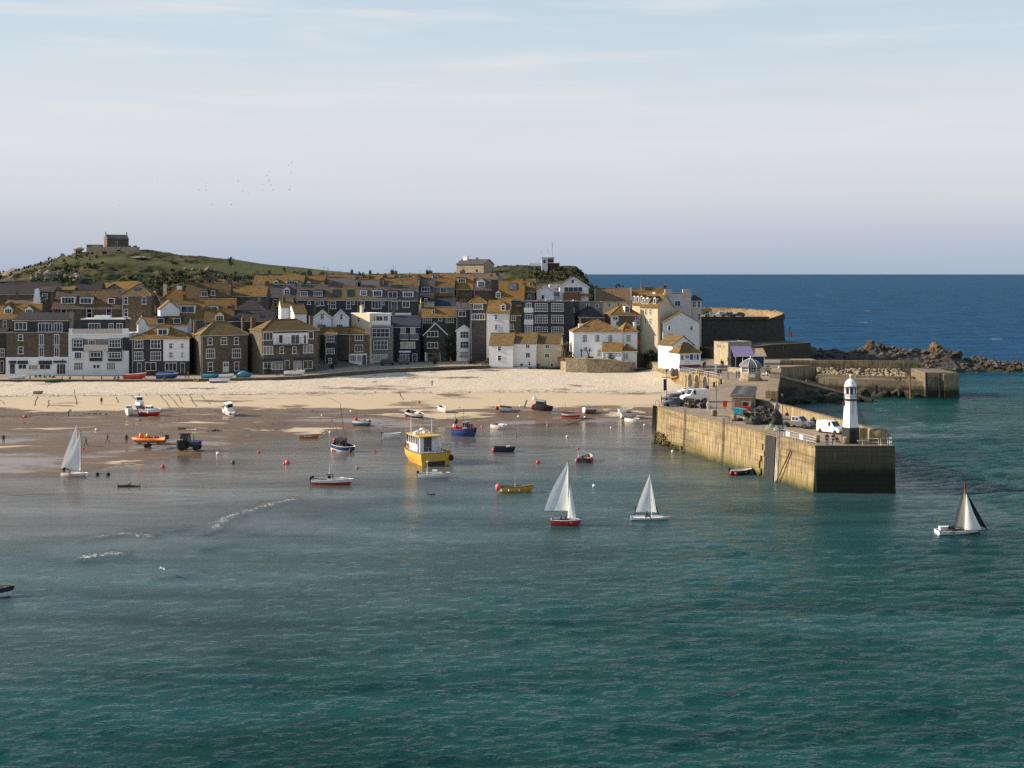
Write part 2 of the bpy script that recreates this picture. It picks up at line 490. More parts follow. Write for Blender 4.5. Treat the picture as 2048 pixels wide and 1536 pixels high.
# ------------------------------------------------------------------ the sea
def sea_material():
    m, n, l, b = _nodes('sea_water')
    p = wpos(n)
    dep = anode(n, 'depth')
    big = tnoise(n, l, maps(n, l, p, (.012, .022, 1)), 1.0, 4, .55)
    dd = mth(n, l, 'ADD', dep, mth(n, l, 'MULTIPLY', mth(n, l, 'SUBTRACT', big, .5), mth(n, l, 'MULTIPLY', dep, 1.1)))
    rp = n.new('ShaderNodeValToRGB'); l.new(rng(n, l, dd, 0, 16), rp.inputs[0])
    e = rp.color_ramp.elements
    e[0].position, e[0].color = 0, (.135, .105, .080, 1)
    e[1].position, e[1].color = 1, (.009, .062, .140, 1)
    for q, c in ((.05, (.115, .105, .090)), (.11, (.050, .088, .090)), (.19, (.006, .052, .052)), (.30, (.003, .047, .044)), (.55, (.006, .058, .088))):
        x = e.new(q); x.color = (*c, 1)
    sw = tnoise(n, l, maps(n, l, p, (.028, .11, 1)), 1.0, 5, .6, .3)                # swell and wind lanes
    col = mixc(n, l, 1.0, rp.outputs[0], rng_col(n, l, rng(n, l, sw, .36, .64), .72, 1.28), 'MULTIPLY')
    foam = anode(n, 'foam')
    fn = tnoise(n, l, maps(n, l, p, (1.2, 1.2, 1)), 1.5, 6, .7)
    fn = mth(n, l, 'ADD', mth(n, l, 'MULTIPLY', fn, .6), mth(n, l, 'MULTIPLY', tnoise(n, l, p, 5.0, 4, .7), .5))
    ff = mth(n, l, 'MULTIPLY', rng(n, l, mth(n, l, 'ADD', mth(n, l, 'MULTIPLY', foam, .8), fn), 1.0, 1.16), rng(n, l, foam, .05, .3))
    cap = tnoise(n, l, maps(n, l, p, (.030, .085, 1)), 1.0, 5, .62)           # far whitecaps
    cf = mth(n, l, 'MULTIPLY', rng(n, l, cap, .705, .73), rng(n, l, dep, 7, 9))
    ff = mth(n, l, 'MAXIMUM', ff, cf, True)
    # ripples: fine near the beach, choppier and longer offshore
    rip = mth(n, l, 'ADD', tnoise(n, l, maps(n, l, p, (.9, 2.3, 1)), 1.7, 5, .62, .5), mth(n, l, 'MULTIPLY', tnoise(n, l, maps(n, l, p, (.22, .42, 1)), 1.0, 3, .6, .3), rng(n, l, dep, 1, 10, .4, 3.2)))
    t = n.new('ShaderNodeBump')
    l.new(rng(n, l, dep, .9, 3.8, .10, .64), t.inputs['Strength'])
    t.inputs['Distance'].default_value = .35
    l.new(rip, t.inputs['Height'])
    # open-sea wavelets too small for the mesh: tilt the normal itself so that it holds at any distance
    nc = n.new('ShaderNodeTexNoise'); nc.inputs['Scale'].default_value = 1.0; nc.inputs['Detail'].default_value = 3
    l.new(maps(n, l, p, (.16, .34, 1)), nc.inputs['Vector'])
    sv = n.new('ShaderNodeVectorMath'); sv.operation = 'SUBTRACT'; l.new(nc.outputs['Color'], sv.inputs[0]); sv.inputs[1].default_value = (.5, .5, .5)
    ss = n.new('ShaderNodeVectorMath'); ss.operation = 'SCALE'; l.new(sv.outputs[0], ss.inputs[0]); l.new(rng(n, l, dep, 3, 12, 0, 1.5), ss.inputs['Scale'])
    fl = n.new('ShaderNodeVectorMath'); fl.operation = 'MULTIPLY'; l.new(ss.outputs[0], fl.inputs[0]); fl.inputs[1].default_value = (1, 1, 0)
    ad = n.new('ShaderNodeVectorMath'); ad.operation = 'ADD'; l.new(t.outputs[0], ad.inputs[0]); l.new(fl.outputs[0], ad.inputs[1])
    no = n.new('ShaderNodeVectorMath'); no.operation = 'NORMALIZE'; l.new(ad.outputs[0], no.inputs[0])
    # water body and mirror: Fresnel, held down offshore where the wave fronts hide the most grazing facets
    n.remove(b)
    df = n.new('ShaderNodeBsdfDiffuse'); l.new(mixc(n, l, ff, col, (.78, .78, .76)), df.inputs['Color']); l.new(no.outputs[0], df.inputs['Normal'])
    gl = n.new('ShaderNodeBsdfGlossy'); l.new(rng(n, l, dep, 0, 8, .04, .16), gl.inputs['Roughness']); l.new(no.outputs[0], gl.inputs['Normal'])
    fr = n.new('ShaderNodeFresnel'); fr.inputs['IOR'].default_value = 1.333; l.new(no.outputs[0], fr.inputs['Normal'])
    fa = mth(n, l, 'MULTIPLY', mth(n, l, 'MULTIPLY', mth(n, l, 'MULTIPLY', fr.outputs[0], rng(n, l, dep, .8, 3.4, 1.0, .62)), mth(n, l, 'MULTIPLY', rng(n, l, dep, 4, 12, 1, .26), rng(n, l, sw, .36, .64, .8, 1.2))), mth(n, l, 'SUBTRACT', 1.0, ff))
    mx = n.new('ShaderNodeMixShader'); l.new(fa, mx.inputs[0]); l.new(df.outputs[0], mx.inputs[1]); l.new(gl.outputs[0], mx.inputs[2])
    l.new(mx.outputs[0], n['Material Output'].inputs['Surface'])
    return m
SEA_M = sea_material()
def build_sea():
    ys = [40.0]
    while ys[-1] < 430: ys.append(ys[-1] * 1.003)
    while ys[-1] < 90000: ys.append(ys[-1] * 1.03)
    ys = np.array(ys); NX = 520
    u = np.linspace(-1, 1, NX)
    hw = np.where(ys < 430, .55 * ys + 45, .55 * 430 + 45 + (ys - 430) * .9)
    XX = hw[:, None] * u[None, :]; YY = np.repeat(ys[:, None], NX, 1)
    wx = np.array([p[0] for p in WATERLINE]); wy = np.array([p[1] for p in WATERLINE])
    px_ = np.linspace(wx[0], wx[-1], 160); py_ = np.interp(px_, wx, wy)
    near = YY < 700
    dist = np.full(XX.shape, 400.0)
    sub = np.stack([XX[near], YY[near]], -1)
    dmin = np.full(len(sub), 1e9)
    for a, c in zip(px_, py_): dmin = np.minimum(dmin, (sub[:, 0] - a) ** 2 + (sub[:, 1] - c) ** 2)
    dist[near] = np.sqrt(dmin)
    land = YY > np.interp(XX, wx, wy)
    dep = dist * .028
    sea_side = np.clip((XX - 44) / 22, 0, 1)
    dep = np.where(land & (XX < 40), .0, dep)
    dep = np.maximum(dep, sea_side * np.clip(4.2 + (YY - 170) * .032, 3, 16))
    dep = np.where(YY > 420, 16, dep)
    dep = np.where((XX > 44) & (YY > 225) & (YY < 300), np.minimum(dep, 2.6 + np.clip((XX - 75) / 12, 0, 4)), dep)
    spacing = np.gradient(ys)[:, None] * .5 + (hw * 2 / NX)[:, None] * .5
    rs = np.random.RandomState(3)
    Z = np.zeros_like(XX)
    calm = np.clip(.03 + dep * .17 + np.maximum(0, dep - 2.6) * .36, .03, 1.25)
    for k in range(72):
        lam = .7 * (4.4 / .7) ** (rs.rand() ** 1.3)
        th = R(-80) + rs.randn() * R(19)
        kx, ky = math.cos(th) * 2 * math.pi / lam, math.sin(th) * 2 * math.pi / lam
        a = .0098 * lam ** .70
        fade = np.clip(lam / (2.4 * spacing) - 1, 0, 1)
        ph = kx * XX + ky * YY + rs.rand() * 6.28
        Z += a * fade * np.sin(ph + .35 * np.sin(ph))
    gust = .55 + .9 * fbm(XX, YY, 1 / 45., 5, 3)
    Z *= calm * gust
    foam = np.zeros_like(XX)
    def ridge(pts, wd, hgt, fo, back=1.6):
        nonlocal Z, foam
        w = [on_z(a, b) for a, b in pts]
        for s in range(len(w) - 1):
            A, B = w[s], w[s + 1]; d = B - A; L2 = d.x ** 2 + d.y ** 2
            tt = np.clip(((XX - A.x) * d.x + (YY - A.y) * d.y) / L2, 0, 1)
            ex, ey = XX - A.x - tt * d.x, YY - A.y - tt * d.y
            r = np.sqrt(ex ** 2 + (np.where(ey > 0, ey / back, ey)) ** 2)
            g = np.exp(-(r / wd) ** 2)
            Z = np.maximum(Z, Z * (1 - g) + hgt * g)
            foam = np.maximum(foam, fo * np.exp(-(r / (wd * 1.35)) ** 2))
    ridge([(430, 1062), (445, 1046), (462, 1036), (500, 1024), (545, 1011), (585, 1002)], 1.4, .30, .57, 2.0)
    ridge([(392, 1075), (418, 1070)], .6, .22, .5)
    ridge([(163, 1084), (195, 1078), (245, 1071), (300, 1076)], 1.3, .28, .56, 1.6)
    ridge([(163, 1121), (185, 1116), (215, 1113), (235, 1114)], 1.4, .30, .60, 1.5)
    ridge([(405, 1100), (460, 1092)], .8, .25, .0)
    ridge([(310, 1065), (420, 1055)], .7, .18, .0)
    ridge([(20, 995), (80, 992)], .6, .14, .0)
    ridge([(300, 1160), (390, 1148)], .9, .26, .0)
    ridge([(410, 936), (450, 927)], .35, .05, .35)
    ridge([(1720, 806), (1790, 810), (1850, 818)], .7, .12, .6)
    ridge([(1690, 790), (1770, 799)], .6, .1, .4)
    me = grid_mesh('sea', XX, YY, Z, SEA_M)
    attr(me, 'depth', dep); attr(me, 'foam', foam)
    o = link('sea', me)
    tag(o, 'teal harbour water turning deep blue out to the horizon', kind='structure')
build_sea()

# ------------------------------------------------------------------ the beach
def sand_material():
    m, n, l, b = _nodes('sand')
    p = wpos(n)
    z = anode(n, 'wet')                                   # 0 dry .. 1 soaked by the last tide
    nb = tnoise(n, l, maps(n, l, p, (.045, .10, 1)), 1.0, 5, .6, .4)
    nf = tnoise(n, l, p, 2.2, 6, .7)
    foot = tnoise(n, l, p, 1.1, 5, .75)
    tide = anode(n, 'tide')
    dry = mixc(n, l, rng(n, l, nf, .3, .7), (.50, .42, .315), (.64, .55, .43))
    firm = mixc(n, l, rng(n, l, nf, .3, .7), (.46, .36, .24), (.54, .435, .30))
    dry = mixc(n, l, anode(n, 'firm'), dry, firm)
    weed = mth(n, l, 'MULTIPLY', tide, rng(n, l, tnoise(n, l, maps(n, l, p, (.35, 1.2, 1)), 1.0, 5, .7), .44, .62))
    dry = mixc(n, l, weed, dry, (.10, .065, .03))
    wv = mth(n, l, 'ADD', z, mth(n, l, 'MULTIPLY', mth(n, l, 'SUBTRACT', nb, .52), 4.6))
    wet = mixc(n, l, rng(n, l, nb, .35, .62), (.088, .059, .040), (.19, .128, .083))
    f = rng(n, l, wv, .35, .62)
    l.new(mixc(n, l, f, dry, wet), b.inputs['Base Color'])
    pool = mth(n, l, 'MULTIPLY', rng(n, l, mth(n, l, 'ADD', wv, mth(n, l, 'MULTIPLY', tnoise(n, l, maps(n, l, p, (.08, .26, 1)), 1.0, 4, .6), .5)), 1.30, 1.45), f)
    ro = n.new('ShaderNodeMix'); l.new(f, ro.inputs[0]); ro.inputs[2].default_value = .95; ro.inputs[3].default_value = .62
    ro2 = n.new('ShaderNodeMix'); l.new(pool, ro2.inputs[0]); l.new(ro.outputs[0], ro2.inputs[2]); ro2.inputs[3].default_value = .14
    l.new(ro2.outputs[0], b.inputs['Roughness'])
    b.inputs['Specular IOR Level'].default_value = .25
    t = n.new('ShaderNodeBump'); t.inputs['Distance'].default_value = .36
    l.new(mth(n, l, 'ADD', mth(n, l, 'MULTIPLY', mth(n, l, 'SUBTRACT', 1.0, anode(n, 'firm')), .75), .1), t.inputs['Strength'])
    st2 = mth(n, l, 'MULTIPLY', foot, mth(n, l, 'SUBTRACT', 1.0, mth(n, l, 'MULTIPLY', pool, .97)))
    l.new(st2, t.inputs['Height']); l.new(t.outputs[0], b.inputs['Normal'])
    return m
def build_beach():
    xs = np.arange(-230, 47, .8)
    ys = np.concatenate([np.arange(150, 235, 1.0), np.arange(235, 345, .55)])
    XX, YY = np.meshgrid(xs, ys)
    Z = beach_z(XX, YY)
    w, d, t = np.interp(XX, *zip(*WATERLINE)), np.interp(XX, *zip(*DRYLINE)), np.interp(XX, *zip(*TIDELINE))
    Z += np.where(YY > t, (fbm(XX, YY, .35, 9, 4) - .5) * .28, 0)               # trodden soft sand
    flat = (YY > w - 8) & (YY < d)
    Z += np.where(flat, (fbm(XX * .5, YY * 1.4, .09, 12, 3) - .5) * .30, 0)
    # mooring-chain furrows run down the beach
    me = grid_mesh('beach', XX, YY, Z, sand_material())
    jit = (fbm(XX, YY, .12, 2, 3) - .5) * 7
    attr(me, 'wet', np.clip((d + 1 + jit - YY) / 7 + .3, 0, 1))
    attr(me, 'firm', np.clip((t + jit * .3 - YY) / 1.5, 0, 1))
    attr(me, 'tide', np.exp(-((YY - t - jit * .25) / 1.1) ** 2) + .35 * np.exp(-((YY - t - 3.5 - jit * .4) / 1.6) ** 2))
    o = link('beach', me)
    tag(o, 'sandy beach, dry above the tide line and wet below', kind='structure')
build_beach()

# ------------------------------------------------------------------ ground under the town
def ground_material():
    m, n, l, b = _nodes('town_ground')
    p = wpos(n)
    f = tnoise(n, l, p, .8, 6, .7)
    l.new(mixc(n, l, rng(n, l, f, .3, .7), (.075, .068, .06), (.13, .115, .095)), b.inputs['Base Color'])
    b.inputs['Roughness'].default_value = .9
    bump(n, l, b, tnoise(n, l, p, 4, 5), .3, .05)
    return m
GROUND_M = ground_material()
def build_ground():
    xs = np.arange(-240, 82, 2.0); ys = np.arange(0, 130, 2.0)
    XX = np.repeat(xs[None, :], len(ys), 0)
    y0 = interp(xs, TOPLINE) + .5
    YY = y0[None, :] + ys[:, None] * ((455 - y0) / 128.)[None, :]
    Z = town_z(XX, YY) + (fbm(XX, YY, .1, 4) - .5) * .2
    o = link('town_ground', grid_mesh('town_ground', XX, YY, Z, GROUND_M))
    tag(o, 'grey lanes and yards rising through the town', kind='structure')
build_ground()

# ------------------------------------------------------------------ the headland hill behind
CREST = [(-260, 590), (-150, 573), (0, 552), (40, 541), (90, 527), (130, 514), (165, 503), (200, 499), (285, 498), (310, 502), (350, 508), (430, 515), (470, 519), (520, 527),
         (600, 535), (700, 545), (760, 549), (900, 547), (960, 540), (1000, 532), (1040, 530), (1090, 532), (1140, 531), (1152, 532), (1162, 542), (1170, 560), (1185, 574), (1240, 588), (1300, 640)]
def crest_y(X): return 560 - 62 * np.clip((X + 90) / 60, 0, 1)
_cx = np.array([(a - CX) for a, b in CREST], float); _cy = np.array([b for a, b in CREST], float)
def hill_z(X, Y):
    yc = crest_y(X)
    zc = CAMZ - (np.interp(X * F / yc, _cx, _cy) - HOR) * yc / F
    t = (Y - (yc - 110)) / 110
    foot = np.minimum(zc - 1, 17.0)
    up = foot + (zc - foot) * np.clip(t, 0, 1) ** .85
    # a level mown terrace below the chapel with a scrubby bank under it
    k = np.clip((X + 225) / 20, 0, 1) * np.clip((-110 - X) / 25, 0, 1)
    ter = np.clip((t - .62) / .06, 0, 1) - np.clip((t - .68) / .32, 0, 1)
    up = up + k * ter * 1.1 * np.clip((zc - 30) / 8, 0, 1)
    dn = zc - (Y - yc) * .30
    return np.where(t < 1, up, dn)
def hill_material():
    m, n, l, b = _nodes('headland')
    p = wpos(n)
    f1 = tnoise(n, l, p, .06, 5, .6, .4); f2 = tnoise(n, l, p, .55, 6, .7); f3 = tnoise(n, l, p, .16, 5, .7)
    scrub = mixc(n, l, rng(n, l, f2, .3, .7), (.017, .023, .009), (.066, .068, .022))
    heath = mixc(n, l, rng(n, l, f2, .3, .7), (.075, .052, .030), (.13, .095, .055))
    col = mixc(n, l, rng(n, l, f1, .52, .62), scrub, heath)
    col = mixc(n, l, rng(n, l, f3, .60, .68), col, (.11, .105, .035))
    lawn = mixc(n, l, f2, (.046, .058, .018), (.10, .104, .036))
    col = mixc(n, l, anode(n, 'lawn'), col, lawn)
    rock = mixc(n, l, rng(n, l, f2, .3, .7), (.12, .10, .08), (.30, .26, .20))
    col = mixc(n, l, anode(n, 'rock'), col, rock)
    l.new(col, b.inputs['Base Color'])
    b.inputs['Roughness'].default_value = .95
    b.inputs['Specular IOR Level'].default_value = .15
    bump(n, l, b, f2, .8, .5)
    return m
def build_hill():
    xs = np.arange(-300, 76, 1.0); ys = np.arange(430, 700, 1.0)
    XX, YY = np.meshgrid(xs, ys)
    Z = hill_z(XX, YY)
    yc = crest_y(XX); t = (YY - yc + 110) / 110
    lawn = np.clip((t - .63) / .03, 0, 1) * np.clip((.80 - t) / .05, 0, 1) * np.clip((XX + 215) / 12, 0, 1) * np.clip((-60 - XX) / 20, 0, 1)
    lawn = np.clip(lawn + np.clip((t - .7) / .05, 0, 1) * np.clip((XX + 140) / 15, 0, 1) * np.clip((-60 - XX) / 20, 0, 1) - (fbm(XX, YY, .08, 21) - .35) * .8, 0, 1)
    bushy = (fbm(XX, YY, .22, 8, 4) - .5) * 3.2 + (fbm(XX, YY, .6, 18, 2) - .5) * 1.0
    Z += bushy * (1 - lawn) * np.clip(1.25 - np.clip(t - .75, 0, 1) * 4, .35, 1) * np.clip((t - .05) * 6, 0, 1)
    rock = np.clip((fbm(XX, YY, .13, 31, 4) - .60) * 9, 0, 1) * np.clip((-190 - XX) / 12, 0, 1)
    rock = np.maximum(rock, np.clip((XX - 48) / 6, 0, 1) * np.clip((t - .3) * 3, 0, 1) * np.clip((fbm(XX, YY, .2, 33) - .42) * 6, 0, 1))
    Z += rock * (fbm(XX, YY, .3, 41) - .3) * 4
    me = grid_mesh('headland', XX, YY, Z, hill_material())
    attr(me, 'lawn', lawn); attr(me, 'rock', rock)
    tag(link('headland', me), 'grassy headland with scrub and granite outcrops behind the town', kind='structure')
build_hill()

def stone_obj_material(name, a, b2, sc=.8, wetz=None, weed=(.03, .032, .012)):
    m, n, l, b = _nodes(name)
    p = wpos(n)
    oi = n.new('ShaderNodeObjectInfo').outputs['Random']
    f = tnoise(n, l, p, sc, 6, .7)
    col = mixc(n, l, rng(n, l, f, .32, .68), a, b2)
    col = mixc(n, l, 1.0, col, rng_col(n, l, oi, .72, 1.22), 'MULTIPLY')
    if wetz is not None:
        s = n.new('ShaderNodeSeparateXYZ'); l.new(p, s.inputs[0])
        zz = mth(n, l, 'ADD', s.outputs[2], mth(n, l, 'MULTIPLY', mth(n, l, 'SUBTRACT', tnoise(n, l, p, .5, 5), .5), 1.6))
        col = mixc(n, l, rng(n, l, zz, wetz + .35, wetz - .35), col, weed)
    l.new(col, b.inputs['Base Color'])
    b.inputs['Roughness'].default_value = .9
    b.inputs['Specular IOR Level'].default_value = .25
    bump(n, l, b, tnoise(n, l, p, sc * 4, 6, .75), .7, .12)
    MATS[name] = m
    return m
stone_obj_material('granite', (.12, .105, .082), (.28, .24, .185))
stone_obj_material('reef', (.042, .038, .033), (.105, .09, .07), 1.0, .8)
stone_obj_material('reefgold', (.075, .056, .033), (.18, .125, .06), 1.0)
stone_obj_material('reefdark', (.028, .026, .022), (.065, .058, .046), .8, 1.0)

def boulder_mesh(seed, n=10):
    b = MB(); b.ball((0, 0, 0), 1, n)
    rs = random.Random(seed); o = Vector((rs.random() * 50, rs.random() * 50, rs.random() * 50))
    for i, v in enumerate(b.v):
        v = Vector(v)
        k = 1 + .6 * mnoise.noise(v * 1.2 + o) + .42 * mnoise.noise(v * 2.9 + o)
        q = v * k
        b.v[i] = (q.x, q.y, q.z)
    b.sm = [False] * len(b.f)
    return b
BOULD = [boulder_mesh(i, 14).mesh('boulder', MATS['granite']) for i in range(5)]
def boulder(px, py, Y, w, h, label, mat='granite', group=None, name='boulder', sink=.35):
    me = random.choice(BOULD) if name != 'crag' else boulder_mesh(int(px), 26).mesh('crag', MATS[mat])
    if me.materials[0] is not MATS[mat]:
        me = me.copy(); me.materials[0] = MATS[mat]
    p = at(px, py, Y)
    o = link(name, me, None, (p.x, p.y, p.z + h * (.5 - sink)), random.random() * 6)
    s = Y / F
    o.scale = (w * s * .5, w * s * .45, h * s * .62)
    o.location.z = p.z + h * s * .3
    return tag(o, label, 'rock', group)
# boulders on the skyline and slopes of the headland (px, py of the base, size in photo pixels)
for (x, y, w, h, lb) in [(126, 519, 16, 11, 'rounded boulder on the ridge climbing to the chapel'), (107, 527, 10, 6, 'small boulder low on the ridge below the chapel'),
                         (157, 503, 20, 9, 'flat outcrop on the ridge just under the chapel wall'), (28, 546, 14, 10, 'dark boulder at the seaward end of the headland ridge'),
                         (247, 503, 13, 9, 'upright boulder standing on grass in front of the chapel')]:
    boulder(x, y, float(crest_y((x - CX) * 550 / F)) - 4, w, h, lb)
def hill_hit(px, py):
    Y = 432.0
    while Y < 600:
        p = at(px, py, Y)
        if p.z <= float(hill_z(p.x, Y)): break
        Y += .5
    return Y
for (x, y, w, h, lb) in [(80, 558, 18, 18, 'tall pale crag on the headland slope above the dark roofs'), (66, 561, 12, 11, 'pale boulder beside the tall crag on the headland slope'), (97, 560, 22, 20, 'broad grey crag on the headland slope'),
                         (104, 540, 12, 16, 'narrow leaning crag on the ridge side'), (118, 552, 16, 10, 'squat boulder above the broad crag'), (152, 560, 26, 14, 'rounded outcrop in scrub on the headland slope'),
                         (133, 557, 14, 10, 'small outcrop in scrub near the ridge'), (280, 517, 34, 5, 'low band of pale stones on the upper slope under the chapel'), (418, 542, 15, 10, 'grey outcrop on the slope below the level green'),
                         (388, 541, 10, 5, 'pale stones on the slope below the level green, beside the grey outcrop'), (402, 543, 9, 6, 'pale small boulder next to the grey outcrop'), (370, 539, 6, 4, 'lone pale stone on the slope under the level green'),
                         (437, 553, 8, 6, 'pale stone just above the old roofs under the slope')]:
    boulder(x, y, hill_hit(x, y), w, h, lb)
# scrub: a mass of bushes that nobody could count
def leaf_clump(b, c, r, rs, nl=10, mi=0):
    for k in range(nl):
        d = Vector((rs.gauss(0, 1), rs.gauss(0, 1), rs.gauss(0, .8))).normalized() * r * (.45 + .55 * rs.random())
        q = Vector(c) + d
        u = Vector((rs.gauss(0, 1), rs.gauss(0, 1), rs.gauss(0, 1))).normalized() * r * .42
        w = u.cross(d).normalized() * r * .38 if u.cross(d).length > 1e-5 else Vector((0, 0, r * .3))
        b.add([q - u, q + w, q + u, q - w], [(0, 1, 2, 3)], mi)
def foliage_material(name, c1, c2):
    m, n, l, b = _nodes(name)
    p = wpos(n)
    f = tnoise(n, l, p, 1.2, 4, .7)
    oi = n.new('ShaderNodeObjectInfo').outputs['Random']
    col = mixc(n, l, rng(n, l, f, .3, .7), c1, c2)
    l.new(mixc(n, l, 1.0, col, rng_col(n, l, oi, .8, 1.2), 'MULTIPLY'), b.inputs['Base Color'])
    b.inputs['Roughness'].default_value = .8
    b.inputs['Specular IOR Level'].default_value = .2
    MATS[name] = m
    return m
foliage_material('leaf', (.016, .026, .010), (.045, .060, .018))
foliage_material('leafdk', (.012, .020, .010), (.030, .045, .018))
foliage_material('palm', (.05, .065, .02), (.12, .12, .045))
foliage_material('gorse', (.014, .019, .008), (.048, .05, .017))
foliage_material('weed', (.05, .045, .02), (.09, .10, .02))
def build_scrub():
    rs = random.Random(5); b = MB()
    for k in range(4200):
        X = rs.uniform(-250, 55); yc = float(crest_y(X)); t = rs.uniform(.12, .97); Y = yc - 110 + 110 * t
        if -215 < X < -75 and .6 < t < .92 and rs.random() < .8: continue
        if -140 < X < -65 and t > .6 and rs.random() < .85: continue
        if fbm(np.array([X]), np.array([Y]), .05, 77, 3)[0] < .46: continue
        r = rs.uniform(.5, 1.5) * (.6 if t > .9 else 1)
        leaf_clump(b, (X, Y, float(hill_z(X, Y)) + r * .5), r, rs, 9)
    o = b.build('scrub', MATS['gorse'])
    tag(o, 'dark gorse and bramble scrub covering the headland slopes', 'scrub', kind='stuff')
build_scrub()
def bush(px, py, Y, w, h, label, mat='leaf', name='bush', cat='bush', seed=1, ground=None, n=70):
    """a leafy bush: short stems under many small leaf clumps"""
    s = Y / F; p = at(px, py, Y); rs = random.Random(seed * 13 + int(px))
    z0 = p.z
    t = thing(name, label, cat, (p.x, p.y, z0))
    st = MB()
    for k in range(5):
        a = rs.random() * 6.28
        st.tube([(0, 0, -.25), (math.cos(a) * w * s * .12, math.sin(a) * w * s * .12, h * s * .35), (math.cos(a) * w * s * .25, math.sin(a) * w * s * .22, h * s * .7)], [.09, .06, .03], 5)
    st.build('trunk', MATS['wood'], t)
    b = MB()
    for k in range(n):
        a, q = rs.random() * 6.28, rs.random() ** .6
        zz = rs.random() ** .8
        env = math.sqrt(max(.02, 1 - (2 * zz - .8) ** 2 / 1.5)) * (.8 + .25 * math.sin(a * 3 + seed))
        leaf_clump(b, (math.cos(a) * q * w * s * .46 * env, math.sin(a) * q * w * s * .42 * env, zz * h * s * .92 + .1), max(.22, h * s * .11) * rs.uniform(.7, 1.3), rs, 9)
    b.build('crown', MATS[mat], t)
    return t

# ------------------------------------------------------------------ houses
ZOOM = {'A': (0, 540, 5.12), 'B': (350, 520, 5.12), 'C': (650, 520, 5.12), 'D': (950, 500, 5.12), 'E': (1200, 550, 5.12)}
WCACHE = {}
def window_meshes(w, h, nc, nr, style):
    w, h = round(w, 1), round(h, 1)
    k = (w, h, nc, nr, style)
    if k in WCACHE: return WCACHE[k]
    fr = MB(); t = .12 if w > .7 else .09
    D = .10
    if style != 'shop': fr.box(-w / 2 - t * 1.3, -D - .05, -h / 2 - t * 1.2, w / 2 + t * 1.3, 0, -h / 2)       # sill
    else: fr.box(-w / 2, -D, -h / 2, w / 2, 0, -h / 2 + t)
    fr.box(-w / 2, -D, h / 2 - t, w / 2, 0, h / 2)
    fr.box(-w / 2, -D, -h / 2, -w / 2 + t, 0, h / 2 - t)
    fr.box(w / 2 - t, -D, -h / 2, w / 2, 0, h / 2 - t)
    for i in range(1, nc):
        x = -w / 2 + w * i / nc
        fr.box(x - t * .36, -D + .012, -h / 2, x + t * .36, 0, h / 2 - t)
    for j in range(1, nr):
        z = -h / 2 + h * (j / nr if nr != 2 else .52)
        for i in range(nc):
            a = -w / 2 + w * i / nc + t * .4; c = -w / 2 + w * (i + 1) / nc - t * .4
            fr.box(a, -D + .02, z - t * .35, c, 0, z + t * .35)
    gl = MB(); gl.box(-w / 2 + t * .5, -.03, -h / 2 + .01, w / 2 - t * .5, .002, h / 2 - t * .5)
    fm = 'fdark' if style in ('dark',) else 'frame'
    gm = {'c': 'gcurt', 'b': 'gblue'}.get(style, 'glass')
    WCACHE[k] = (fr.mesh('window_frame', MATS[fm]), gl.mesh('pane', MATS[gm]))
    return WCACHE[k]
DCACHE = {}
def door_mesh(w, h, white):
    w, h = round(w, 1), round(h, 1); k = (w, h, white)
    if k not in DCACHE:
        b = MB()
        b.box(-w / 2, -.06, -h / 2, w / 2, 0, h / 2, 0)
        b.box(-w / 2 - .08, -.1, -h / 2, -w / 2, 0, h / 2 + .1, 1); b.box(w / 2, -.1, -h / 2, w / 2 + .08, 0, h / 2 + .1, 1); b.box(-w / 2, -.1, h / 2, w / 2, 0, h / 2 + .1, 1)
        for q in (-.24, .24):
            b.box(w * q - w * .16, -.075, -h * .4, w * q + w * .16, -.06, -h * .02, 0); b.box(w * q - w * .16, -.075, h * .08, w * q + w * .16, -.06, h * .42, 2)
        hd = MB(); hd.box(w * .36, -.13, -.05, w * .42, -.06, .05)
        DCACHE[k] = (b.mesh('door', [MATS['doorw' if white else 'door'], MATS['frame'], MATS['glass']]), hd.mesh('handle', MATS['chrome']))
    return DCACHE[k]

